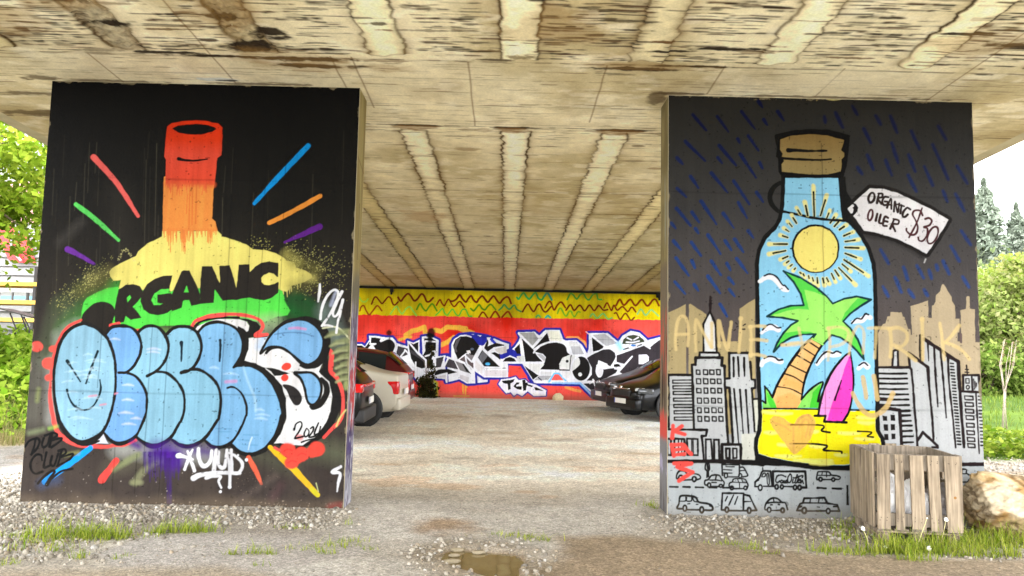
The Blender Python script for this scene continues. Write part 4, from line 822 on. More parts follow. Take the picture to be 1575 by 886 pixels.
def paint_wall():
    m = WallPaint(-6.0, 6.0, -0.05, ceil_z(WALL_Y)-0.09, 0.0115, WALL_Y, 3)
    X, Z = m.X, m.Z
    zb = np.interp(X, [-6, -4.5, 0, 4.7, 6], [2.70, 2.66, 2.67, 2.70, 2.72]) + 0.02*(fbm(X*3, X*0, 5, 3)-.5) + 0.05*(fbm(X*11, Z*11, 6, 2)-.5)
    n = fbm(X*.7, Z*.5, 7, 4)
    yl = mixc(lin((168, 150, 6)), lin((226, 204, 4)), sstep(.3, .7, n + .25*sstep(2.5, 5, np.abs(X)) - .1))
    rd = mixc(lin((198, 30, 8)), lin((238, 82, 72)), np.clip(sstep(.35, .75, n) + sstep(2.3, 1.0, Z)*.8 + sstep(2.0, 4.5, np.abs(X))*.5 - .25, 0, 1))
    m.rgb[:] = np.where((Z > zb)[..., None], yl, rd)
    # ---- wavy lines on the yellow band
    MRN, MR2 = (112, 36, 10), (132, 44, 8); G1, G2, TQ = (70, 150, 40), (96, 190, 50), (70, 190, 130)
    m.at(*WA)
    for p, w, c in [([(232, 330), (265, 250), (295, 235), (330, 275), (372, 322), (410, 285), (455, 235), (490, 250), (515, 320), (545, 342), (590, 300)], 2.4, MRN),
                    ([(588, 240), (625, 290), (670, 235), (720, 190), (760, 220), (805, 285), (850, 260), (900, 195), (940, 220), (970, 290), (1010, 295), (1062, 245)], 3, MRN),
                    ([(75, 420), (90, 370), (128, 352), (160, 420), (200, 472), (250, 420), (310, 352), (370, 420)], 2.4, (140, 66, 6)), ([(1105, 345), (1150, 272), (1180, 320), (1212, 352), (1240, 300), (1272, 266), (1310, 330), (1350, 362), (1418, 295), (1485, 370)], 2.4, MR2),
                    ([(485, 465), (530, 400), (572, 362), (605, 420), (645, 460), (690, 400), (745, 366), (790, 420), (835, 485)], 2.2, (130, 200, 70)), ([(840, 400), (885, 325), (920, 380), (965, 420), (1010, 360), (1055, 330), (1110, 420)], 2.6, (84, 142, 14)),
                    ([(1095, 480), (1140, 440), (1185, 390), (1215, 450), (1250, 480), (1290, 430), (1325, 400), (1370, 470), (1410, 480), (1450, 410), (1500, 405), (1540, 490), (1580, 492)], 2.3, G2), ([(70, 240), (100, 290), (150, 300), (185, 260)], 2, (150, 200, 60))]: m.part('wave_line', True); m.line(p, w, c, soft=.014)
    m.at(*WE)
    for p, w, c in [([(-60, 290), (-30, 290), (20, 260), (60, 205), (100, 260), (145, 302), (175, 260), (215, 218), (245, 270), (290, 305), (320, 260), (365, 222), (400, 260), (440, 305), (480, 260), (520, 222), (555, 270), (600, 318), (640, 270), (690, 235), (725, 250), (752, 320)], 3, MRN),
                    ([(210, 390), (250, 420), (290, 375), (325, 340), (360, 385), (400, 408), (440, 360), (485, 335), (545, 405)], 2.6, (84, 140, 16)), ([(590, 412), (630, 375), (662, 338), (700, 380), (735, 398), (795, 345), (830, 400), (885, 430)], 2.6, (60, 130, 60)),
                    ([(320, 505), (375, 438), (435, 512)], 2.4, MR2), ([(478, 512), (540, 430), (600, 508)], 2.8, MR2), ([(630, 508), (710, 432), (762, 508)], 2.8, MR2),
                    ([(830, 240), (855, 262), (890, 210), (925, 180), (960, 230), (1000, 262), (1040, 215), (1085, 178), (1120, 250), (1165, 272), (1205, 215), (1245, 185), (1300, 275)], 3, (50, 170, 70)), ([(1205, 220), (1245, 178), (1300, 270)], 3, (20, 160, 130)),
                    ([(908, 432), (950, 360), (985, 332), (1020, 390), (1060, 430), (1100, 360), (1140, 332), (1180, 410), (1225, 435), (1290, 365)], 2.7, MRN), ([(1210, 380), (1250, 310), (1285, 300), (1320, 390), (1340, 405), (1380, 340), (1430, 304), (1485, 380)], 2.6, MR2),
                    ([(1380, 450), (1400, 395), (1430, 392), (1470, 470), (1500, 490), (1540, 425), (1575, 440)], 2.2, G2), ([(1090, 505), (1118, 480), (1145, 505)], 2.6, (90, 180, 90)), ([(1220, 510), (1250, 488), (1280, 512)], 3, (50, 180, 150))]: m.part('wave_line', True); m.line(p, w, c, soft=.014)
    m.at(*WF)
    for p, w, c in [([(195, 270), (240, 190), (280, 210), (325, 262), (370, 205), (415, 190), (450, 250), (490, 272), (540, 205), (590, 190), (612, 262), (660, 268)], 2.6, (70, 165, 50)), ([(180, 412), (240, 340), (290, 415), (365, 345), (430, 420), (495, 345), (560, 418), (620, 350), (680, 410), (740, 405)], 2.6, MRN),
                    ([(692, 380), (735, 315), (790, 415), (825, 345), (870, 412), (940, 365), (1010, 430), (1065, 372), (1118, 435)], 2.5, MR2), ([(855, 345), (905, 268), (960, 345), (1045, 268), (1115, 350), (1200, 270), (1275, 355), (1350, 275), (1390, 275), (1430, 350)], 3, (136, 52, 4)),
                    ([(830, 455), (860, 452), (910, 535), (980, 455), (1050, 545), (1100, 510)], 2.4, (130, 60, 6)), ([(65, 455), (105, 385), (175, 490), (235, 420), (290, 500), (340, 435), (370, 440)], 2.2, (120, 175, 30)),
                    ([(505, 500), (545, 460), (600, 520), (680, 458), (740, 530), (800, 515)], 2.2, (110, 190, 90)), ([(1140, 465), (1190, 400), (1250, 480), (1320, 410), (1360, 430), (1425, 490)], 2.2, (140, 205, 120))]: m.part('wave_line', True); m.line(p, w, c, soft=.014)
    m.part('ground_coat'); m.at(0, 0, 1)
    for i in range(200):
        x = 552 + rnd.random()*460; y = 492 + rnd.random()*115; m.line([(x, y), (x+rnd.uniform(-2, 2), y+rnd.random()*4)], rnd.uniform(.4, 1.4), (170, 30, 20) if rnd.random() < .6 else (238, 110, 96), alpha=.5, own=False, soft=.02)
    # ---- yellow lightning on the red
    Y = (226, 170, 62)
    m.at(*WA)
    for p, w in [([(600, 812), (680, 790), (760, 770)], 4), ([(690, 750), (780, 690), (850, 680), (940, 640), (960, 740)], 7), ([(1090, 680), (1170, 700), (1250, 640), (1350, 645), (1500, 660)], 7), ([(1170, 880), (1260, 840), (1340, 780)], 7)]: m.part('yellow_flash', True); m.line(p, w, Y, smooth=False, soft=.03)
    m.at(*WC)
    for p, w in [([(120, 30), (200, 70), (270, 95)], 8), ([(730, 470), (790, 510), (840, 530)], 5), ([(160, 640), (165, 770)], 2), ([(190, 640), (190, 780)], 2), ([(205, 650), (205, 700)], 2), ([(60, 800), (230, 800)], 2)]: m.part('yellow_flash', True); m.line(p, w, Y, smooth=False, soft=.03)
    m.at(*WD)
    for p, w in [([(170, 150), (280, 150), (350, 200), (390, 270)], 6), ([(150, 700), (240, 730), (310, 745)], 4)]: m.part('yellow_flash', True); m.line(p, w, (236, 156, 80), smooth=False, soft=.03)
    # ---- the big black and silver piece
    m.part('block_lettering')
    BL, WT, BK, G1_, G2_, G3_ = (34, 40, 150), (222, 222, 228), (24, 21, 20), (62, 58, 62), (168, 168, 172), (208, 208, 206)
    def sil(p, w=7): m.line(p, w, BL, smooth=False, closed=True, soft=.02); m.fill(p, WT)
    m.at(*WB)
    sil([(-60, 215), (85, 215), (120, 240), (170, 165), (165, 120), (250, 122), (360, 140), (430, 140), (480, 205), (600, 240), (598, 175), (665, 200), (735, 165), (735, 310), (770, 350), (760, 130), (850, 120), (950, 170), (945, 350), (1050, 340), (1100, 360), (1095, 250), (1120, 160), (1180, 115), (1318, 100), (1500, 130), (1500, 640), (1290, 660), (1180, 600), (1030, 640), (1020, 600), (900, 600), (730, 650), (600, 500), (-60, 500)])
    m.at(*WC)
    sil([(-20, 350), (30, 370), (30, 220), (60, 160), (130, 115), (200, 108), (290, 140), (360, 225), (420, 140), (475, 140), (480, 190), (510, 150), (600, 190), (680, 215), (675, 340), (690, 290), (740, 250), (790, 180), (805, 140), (780, 80), (970, 75), (1020, 120), (1090, 55), (1250, 55), (1290, 160), (1318, 175), (1440, 170), (1500, 220), (1560, 320), (1580, 260), (1580, 90), (1790, 90), (1910, 190), (1960, 120), (2050, 65), (2150, 85), (2240, 170), (2400, 130), (2500, 130), (2500, 900), (1780, 830), (1650, 800), (1500, 660), (950, 655), (830, 450), (670, 440), (670, 590), (400, 590), (295, 520), (300, 655), (210, 660), (120, 610), (0, 640)])
    m.line([(600, 345), (690, 300), (780, 340)], 10, BL, smooth=False); m.line([(300, 150), (370, 190), (390, 160)], 12, BL, smooth=False); m.fill([(1190, 540), (1250, 540), (1318, 620), (1150, 622)], (232, 90, 84)); m.line([(1130, 640), (1190, 545), (1240, 545), (1330, 640)], 2.5, (110, 190, 236), smooth=False); m.fill([(680, 440), (820, 450), (900, 590), (670, 590)], (226, 70, 58))
    m.line([(680, 440), (820, 448), (945, 650)], 4, BL, smooth=False); m.line([(480, 160), (520, 200)], 4, (40, 60, 190))
    # first letters
    m.at(*WB); B = lambda p, c=BK, **k: m.fill(p, c, **k); w2 = lambda p, w=2.2, **k: m.line(p, w, WT, soft=.012, **k)
    B([(-60, 230), (85, 230), (120, 255), (170, 190), (190, 215), (120, 310), (-60, 330)]); B([(190, 138), (300, 150), (280, 185), (370, 150), (430, 165), (466, 230), (440, 320), (400, 345), (270, 330), (220, 240), (185, 205)]); B([(490, 235), (600, 265), (610, 330), (560, 350), (500, 360), (470, 330)], G1_)
    w2([(175, 212), (240, 212), (190, 230), (265, 325)], smooth=False); w2([(130, 310), (200, 235), (255, 330)], smooth=False); w2([(300, 180), (380, 150), (440, 170), (470, 235), (440, 320), (420, 345)], 3); w2([(520, 355), (565, 300), (570, 280), (600, 310), (620, 355)], smooth=False)
    B([(610, 190), (665, 215), (722, 190), (718, 320), (800, 395), (800, 480), (760, 490), (690, 465), (640, 380), (620, 280)]); B([(625, 275), (720, 325), (800, 400), (800, 430), (740, 380), (640, 320)], G1_); B([(785, 150), (870, 145), (930, 185), (930, 300), (890, 330), (885, 480), (810, 490), (815, 400), (770, 345), (800, 290)]); w2([(785, 240), (800, 180), (930, 190), (925, 290)], smooth=False); w2([(610, 190), (718, 320), (805, 395), (805, 520)], 2.4, smooth=False); w2([(590, 345), (650, 450), (690, 470), (690, 420)], smooth=False); w2([(880, 380), (905, 320), (910, 300), (895, 290), (840, 340), (800, 350)], smooth=False); w2([(905, 330), (905, 540), (890, 600)], 2.6, smooth=False)
    B([(920, 375), (1030, 350), (990, 470), (920, 480)], G1_); B([(1060, 370), (1120, 390), (1170, 500), (1010, 465)], G1_); B([(1130, 395), (1240, 430), (1318, 550), (1190, 510)], (120, 116, 118)); B([(1210, 430), (1270, 420), (1318, 500), (1318, 555), (1260, 520)], BK)
    B([(910, 525), (950, 500), (1060, 495), (1160, 530), (1060, 555), (900, 570)]); w2([(1020, 350), (985, 470), (1010, 470), (1060, 370)], 2.4, smooth=False); B([(900, 590), (1030, 545), (1045, 610), (930, 600)], G3_); B([(960, 550), (1030, 548), (1030, 590), (960, 590)], (196, 190, 196)); w2([(1045, 360), (1120, 390), (1240, 430), (1330, 555)], 2.4, smooth=False); w2([(900, 580), (1040, 545), (1040, 640)], 2.6, smooth=False)
    B([(1190, 560), (1290, 590), (1285, 650), (1190, 600)], (196, 190, 196))
    # second group
    m.at(*WC)
    B([(50, 230), (75, 165), (130, 130), (200, 125), (280, 150), (350, 240), (340, 290), (300, 345), (240, 345), (220, 300), (150, 350), (105, 390), (70, 310)], BK); B([(60, 240), (85, 170), (140, 135), (120, 180), (85, 260), (100, 300), (75, 310)], (80, 76, 80)); B([(200, 320), (300, 345), (250, 410), (190, 350)], (120, 112, 116)); B([(120, 390), (190, 340), (240, 400), (280, 430), (280, 490), (210, 430)], (92, 78, 80)); B([(200, 290), (240, 285), (250, 320), (210, 310)], (220, 214, 214)); m.ball(265, 270, 20, 14, (80, 90, 110))
    B([(410, 230), (440, 160), (450, 200), (440, 240), (530, 200), (620, 220), (630, 232), (510, 250), (440, 300), (400, 260)]); B([(480, 315), (520, 302), (575, 330), (585, 395)], BK); B([(520, 270), (650, 235), (655, 310), (590, 330), (540, 300)], (196, 190, 186))
    B([(375, 270), (590, 480), (390, 470), (320, 365)], G1_); B([(385, 290), (570, 470), (400, 465), (340, 365)], BK); B([(385, 290), (440, 350), (380, 430), (340, 365)], (100, 100, 106)); m.ball(440, 438, 26, 16, (80, 170, 220), soft=.02); B([(415, 490), (640, 480), (600, 440), (650, 490)], G1_)
    w2([(375, 265), (600, 480), (395, 475), (318, 365), (375, 265)], 2.4, smooth=False); w2([(360, 235), (260, 415), (190, 345), (200, 420), (275, 560)], 2.2, smooth=False); B([(300, 390), (385, 480), (380, 560), (300, 480)], (214, 208, 210)); B([(405, 510), (655, 505), (655, 580), (405, 575)], (208, 200, 204)); w2([(410, 500), (655, 500)], 2.4)
    B([(150, 560), (225, 590), (225, 640), (150, 600)], (200, 196, 200))
    B([(610, 410), (640, 375), (690, 358), (740, 375), (765, 412)]); B([(740, 270), (800, 210), (812, 325), (770, 325)]); B([(765, 350), (850, 345), (850, 410), (780, 410)], (206, 206, 204)); w2([(610, 425), (1080, 425)], 2.6)
    # k and friends
    B([(795, 85), (960, 82), (1015, 160), (945, 240), (830, 140)], (154, 154, 152)); B([(1110, 85), (1140, 185), (1040, 215), (950, 270), (1000, 215)]); B([(1115, 70), (1240, 70), (1275, 185), (1150, 180)], (222, 222, 206)); B([(825, 150), (945, 265), (1000, 350), (1060, 412), (865, 412), (850, 300)])
    big = [(970, 300), (1040, 240), (1120, 205), (1210, 195), (1300, 215), (1330, 260), (1335, 290), (1365, 320), (1370, 335), (1300, 370), (1255, 430), (1250, 505), (1030, 500), (1080, 420), (1095, 360), (1060, 325)]
    B(big); B([(990, 325), (1040, 325), (1080, 350), (1090, 385), (1075, 410)], G2_); w2([(960, 310), (1000, 250), (1090, 205), (1200, 185), (1290, 205), (1330, 245), (1345, 300), (1380, 330)], 2.4); w2([(790, 95), (945, 250), (1080, 90)], 3, smooth=False)
    B([(840, 435), (1080, 440), (1030, 500), (1010, 560)], (214, 214, 212)); B([(850, 455), (1015, 570), (950, 615)]); B([(1020, 570), (1160, 570), (1120, 620), (960, 622)], G2_); m.line([(1010, 590), (1045, 620)], 1.5, (30, 30, 60))
    B([(1040, 520), (1160, 530), (1150, 560), (1030, 560)], (206, 206, 208)); B([(1370, 235), (1480, 240), (1530, 330), (1400, 330)], G2_); B([(1350, 185), (1440, 190), (1490, 240), (1350, 240)], (206, 206, 206))
    m.at(*WD)
    B([(80, 500), (75, 440), (110, 370), (190, 335), (210, 345), (200, 500)], (216, 216, 212)); m.ball(164, 408, 17, 17, BK); m.line([(210, 345), (200, 420), (195, 508), (80, 505)], 1.8, BK, smooth=False)
    m.ball(325, 490, 108, 140, BK); m.fill([(215, 350), (260, 350), (300, 380), (305, 440), (270, 480), (220, 520), (190, 560), (200, 460)], (214, 214, 212), smooth=True); m.ball(310, 555, 21, 21, (236, 236, 236)); m.ring(320, 490, 110, 145, 2.2, WT, soft=.012); B([(100, 510), (190, 530), (185, 600), (110, 590)], (214, 212, 214))
    B([(440, 135), (585, 240), (560, 275), (455, 300)]); B([(450, 110), (590, 100), (730, 205), (590, 240)], G2_); B([(600, 250), (760, 250), (780, 320), (720, 320), (660, 270)], (214, 214, 214)); w2([(430, 115), (590, 240), (570, 270), (480, 320), (455, 305)], 2.6, smooth=False)
    cc = [(385, 370), (450, 330), (580, 270), (650, 275), (700, 310), (712, 360), (690, 430), (655, 468), (600, 440), (560, 420), (520, 400), (500, 460), (560, 500), (720, 480), (730, 530), (600, 600), (500, 790), (350, 665), (440, 560), (440, 480)]
    B(cc, (40, 36, 38)); B([(505, 450), (545, 445), (560, 500), (555, 560), (520, 580), (490, 530)], (214, 212, 216), smooth=True); m.line([(500, 455), (530, 442), (562, 500), (552, 565), (520, 582), (492, 530), (500, 455)], 1.8, WT); B([(515, 395), (620, 440), (610, 455), (510, 430)], WT); w2([(580, 265), (660, 262), (715, 310), (718, 370), (660, 470)], 2.6); w2([(420, 655), (420, 635), (470, 640), (455, 615), (480, 680)], 2.4, smooth=False); w2([(100, 650), (440, 640)], 4)
    B([(720, 340), (770, 320), (1000, 240), (1020, 225), (1090, 255), (1200, 170), (1260, 160), (1260, 500), (800, 560), (740, 520), (800, 440), (720, 420)], (52, 46, 50)); B([(690, 445), (740, 432), (770, 470), (690, 470)], BK); w2([(700, 420), (800, 445), (720, 540)], 2.2, smooth=False); w2([(740, 530), (895, 355), (870, 380), (790, 470)], 2.2, smooth=False); w2([(740, 325), (1030, 220), (1095, 262)], 2.6, smooth=False); w2([(700, 490), (760, 500)], 2)
    B([(970, 335), (1060, 330), (1085, 360), (1080, 440), (970, 440)], (226, 222, 236), smooth=False)
    m.fill([(780, 215), (800, 160), (850, 120), (910, 108), (980, 125), (1025, 165), (1035, 190), (900, 215)], (60, 68, 48), smooth=False); w2([(840, 145), (890, 168)], 2, smooth=False); w2([(965, 138), (915, 168)], 2, smooth=False); w2([(830, 192), (900, 196), (975, 178)], 2.2)
    m.ball(910, 230, 28, 12, (50, 120, 200), soft=.02); B([(790, 270), (850, 250), (870, 262), (790, 285)], (50, 56, 52)); B([(950, 235), (1000, 212), (1010, 222), (950, 245)], (50, 56, 52)); m.spray([(740, 210), (770, 260)], 7, (130, 205, 240), .8); m.line([(375, 75), (405, 100)], 1.6, (244, 180, 180))
    m.line([(0, 655), (310, 655), (480, 830)], 3, (140, 190, 240), smooth=False, soft=.02); m.line([(0, 672), (300, 680), (450, 830)], 3, BL, smooth=False)
    # small tag
    m.part('tag_lettering'); m.at(*WC)
    tk = [(560, 665), (590, 610), (690, 600), (755, 580), (790, 620), (860, 610), (900, 650), (980, 670), (1100, 735), (1095, 795), (960, 800), (890, 745), (830, 800), (770, 770), (735, 800), (700, 755), (650, 770), (600, 715)]
    m.line(tk, 4, BL, smooth=False, closed=True, soft=.02); m.fill(tk, (226, 224, 236))
    for p in [[(595, 628), (700, 618), (745, 605), (730, 640), (695, 660), (700, 720), (670, 735), (665, 665), (620, 655)], [(730, 690), (765, 645), (800, 645), (790, 665), (765, 675), (760, 690), (825, 690), (820, 730), (770, 722)], [(830, 620), (862, 612), (868, 650), (890, 645), (890, 665), (955, 685), (935, 700), (880, 680), (870, 735), (840, 740)], [(960, 700), (990, 700), (1070, 742), (980, 735)]]: m.fill(p, BK)
    m.part('block_lettering'); m.at(*WB)
    # scorched patches
    for x, y, rx, ry in [(392, 90, 30, 34), (868, 85, 46, 52), (858, 120, 50, 30), (850, 210, 26, 120), (395, 220, 18, 90)]: m.ball(x, y, rx, ry, (10, 8, 7), soft=.05, alpha=.9, rag=5)
    m.fill([(890, 600), (940, 650), (945, 800), (880, 800)], (190, 190, 40), soft=.06); m.fill([(890, 640), (925, 680), (900, 730)], (70, 170, 160), soft=.06)
    zz = lambda py: on_wall(780, py, WALL_Y)[1]
    m.weather(.18, .30, joints=(2.05,), cracks=[(-1.95, 2.2, 3.4), (.92, 2.4, 3.4), (3.0, 2.3, 3.4), (-3.4, 1.0, 3.4)])
    d = sstep(.28, .08, Z - .13); m.rgb = mixc(m.rgb, lin((120, 92, 70))*np.ones_like(m.rgb), d*.55)
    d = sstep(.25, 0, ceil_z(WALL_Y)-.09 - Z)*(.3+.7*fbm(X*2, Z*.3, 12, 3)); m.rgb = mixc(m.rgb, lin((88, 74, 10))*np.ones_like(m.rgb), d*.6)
    return m
DECK_Y0 = -5.5  # deck cut off unseen behind the camera to let sky light in
# ------------------------------------------------------------------ materials for concrete and ground
M_PAINT = attr_mat('painted_concrete', rough=0.62, fine=70, amount=0.06, bump=0.4, bscale=48, spec=0.05, gain=0.44)
M_WALLP = attr_mat('painted_abutment', rough=0.7, fine=40, amount=0.08, bump=0.2, bscale=30, spec=0.1, gain=1.0)
M_CEIL = attr_mat('stained_concrete', rough=0.9, fine=45, amount=0.10, bump=0.35, bscale=60, spec=0.2)
M_CONC = pmat('bare_concrete', (176, 164, 134), rough=0.9, vary=0.2, scale=3, bump=0.3, bscale=30)
M_DARK = pmat('dark_void', (22, 19, 15), rough=0.9)

# ------------------------------------------------------------------ piers
def pier(x0, x1, paint, label, side_x, side_fn, labels):
    xm = (x0+x1)/2
    t = thing('bridge_pier', (xm, PIER_Y, 0), label, 'pier', 'painted piers under the bridge')
    bm = bmesh.new(); h = ceil_z(PIER_Y)
    bm_box(bm, (0, 0.003+PIER_T/2, (h-0.4)/2+0.005), (x1-x0, PIER_T, h+0.4), bevel=0.004)
    link('pier_body', bm_mesh('pier_body', bm), M_CONC, t)
    paint.build(t, M_PAINT, labels)
    ys = np.linspace(PIER_Y+0.006, PIER_Y+PIER_T-0.012, 34); zs = np.linspace(-0.06, h-0.02, 420)
    Y, Z = np.meshgrid(ys, zs)
    col = side_fn(Y, Z)
    V = np.stack([np.full(Y.shape, side_x), Y, Z], -1).reshape(-1, 3) - np.array([xm, PIER_Y, 0])
    idx = np.arange(Y.size).reshape(Y.shape)
    Q = np.stack([idx[:-1, :-1], idx[:-1, 1:], idx[1:, 1:], idx[1:, :-1]], -1).reshape(-1, 4)
    link('painted_side', mesh_np('painted_side', V, Q, col.reshape(-1, 3)), M_PAINT, t)
    return t

def side_left(Y, Z):
    n = fbm(Y*9, Z*3, 21, 4); n2 = fbm(Y*22, Z*5, 22, 4); n3 = fbm(Y*14, Z*1.3, 23, 3)
    c = mixc(lin((206, 186, 130))*np.ones(Y.shape+(3,)), lin((176, 156, 104)), sstep(.3, .7, n3))
    c = mixc(c, lin((140, 132, 112)), sstep(2.5, 2.25, Z + .3*(n-.5)))
    c = mixc(c, lin((122, 108, 130)), sstep(2.1, 1.85, Z + .3*(n2-.5)))
    c = mixc(c, lin((196, 190, 206)), sstep(.52, .6, n2)*sstep(2.2, 1.9, Z))
    c = mixc(c, lin((88, 76, 110)), sstep(.56, .66, n)*sstep(2.0, 1.8, Z))
    red = sstep(.40, .56, n3 + .4*(n2-.5))*sstep(.72, .9, Z)*sstep(1.62, 1.45, Z)
    c = mixc(c, lin((222, 84, 84)), red)
    c = mixc(c, lin((100, 84, 140)), sstep(.80, .66, Z)*.8*sstep(.35, .6, n2))
    c = mixc(c, lin((186, 184, 194)), sstep(.45, .25, Z)*sstep(.35, .55, n2))
    c = mixc(c, lin((226, 224, 230)), sstep(.60, .66, fbm(Y*30, Z*9, 25, 3))*sstep(1.9, 1.6, Z))
    crack = np.exp(-((Y - PIER_Y-.2 - .01*np.sin(Z*9))/.012)**2)*(Z > 2.55)*(Z < 3.15)
    c = mixc(c, lin((60, 46, 24)), crack*.8)
    c = mixc(c, lin((120, 90, 40)), np.exp(-((Z-3.62+.3*(Y-PIER_Y))/.012)**2)*.6)
    return c
def side_right(Y, Z):
    n = fbm(Y*9, Z*3, 31, 4); n2 = fbm(Y*26, Z*4, 32, 4); n3 = fbm(Y*30, Z*1.6, 33, 3)
    c = mixc(lin((190, 172, 122))*np.ones(Y.shape+(3,)), lin((158, 142, 100)), sstep(.3, .7, n))
    c = mixc(c, lin((186, 186, 172)), sstep(.52, .62, n3)*sstep(2.7, 2.9, Z)*sstep(3.7, 3.4, Z))
    c = mixc(c, lin((146, 130, 108)), sstep(2.65, 2.5, Z + .2*(n-.5)))
    c = mixc(c, lin((212, 120, 96)), sstep(.47, .58, n2)*sstep(2.2, 1.95, Z)*sstep(1.2, 1.5, Z))
    c = mixc(c, lin((70, 52, 42)), sstep(.53, .62, n3)*sstep(1.9, 1.75, Z)*sstep(.95, 1.1, Z))
    c = mixc(c, lin((240, 96, 84)), sstep(1.05, .92, Z + .25*(n2-.5)))
    c = mixc(c, lin((150, 146, 146)), sstep(.78, .70, Z + .08*(n2-.5)))
    c = mixc(c, lin((196, 188, 212)), sstep(.55, .62, fbm(Y*24, Z*8, 35, 3))*sstep(.68, .6, Z)*sstep(.35, .42, Z))
    c = mixc(c, lin((110, 104, 98)), sstep(.45, .6, n2)*sstep(.4, .1, Z))
    return c

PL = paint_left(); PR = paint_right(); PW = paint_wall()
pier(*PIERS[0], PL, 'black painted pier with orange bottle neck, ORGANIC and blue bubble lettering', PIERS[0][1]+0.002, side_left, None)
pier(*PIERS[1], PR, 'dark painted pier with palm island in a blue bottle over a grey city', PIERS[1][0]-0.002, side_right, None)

# ------------------------------------------------------------------ abutment wall
tw = thing('graffiti_wall', (0, WALL_Y, 0), 'red and yellow wall with black and silver graffiti closing the underpass', 'wall')
bm = bmesh.new(); hw = ceil_z(WALL_Y)-0.09
bm_box(bm, (0, 0.254, (hw-0.4)/2), (12.04, 0.5, hw+0.4)); link('wall_body', bm_mesh('wall_body', bm), M_CONC, tw)
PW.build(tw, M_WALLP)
bm = bmesh.new(); bm_box(bm, (0, 0.30, hw+0.06), (12.0, 0.36, 0.16)); link('bearing_gap_shade', bm_mesh('bearing_gap_shade', bm), M_DARK, tw)  # solid dark strip; its colour stands for the shade in the gap
bm = bmesh.new()
for px, w in ((603, .10), (1013, .16)):
    x, z = on_wall(px, 447 if px < 800 else 440, WALL_Y); bm_box(bm, (x, -.05, hw-0.02), (w, .12, .16), bevel=.02)
    bm_tube(bm, [(x, -.06, hw-.05), (x, -.1, hw-.12), (x, -.12, hw-.18)], [.04, .035, .03])
link('drain_spout', bm_mesh('drain_spout', bm), M_DARK, tw)

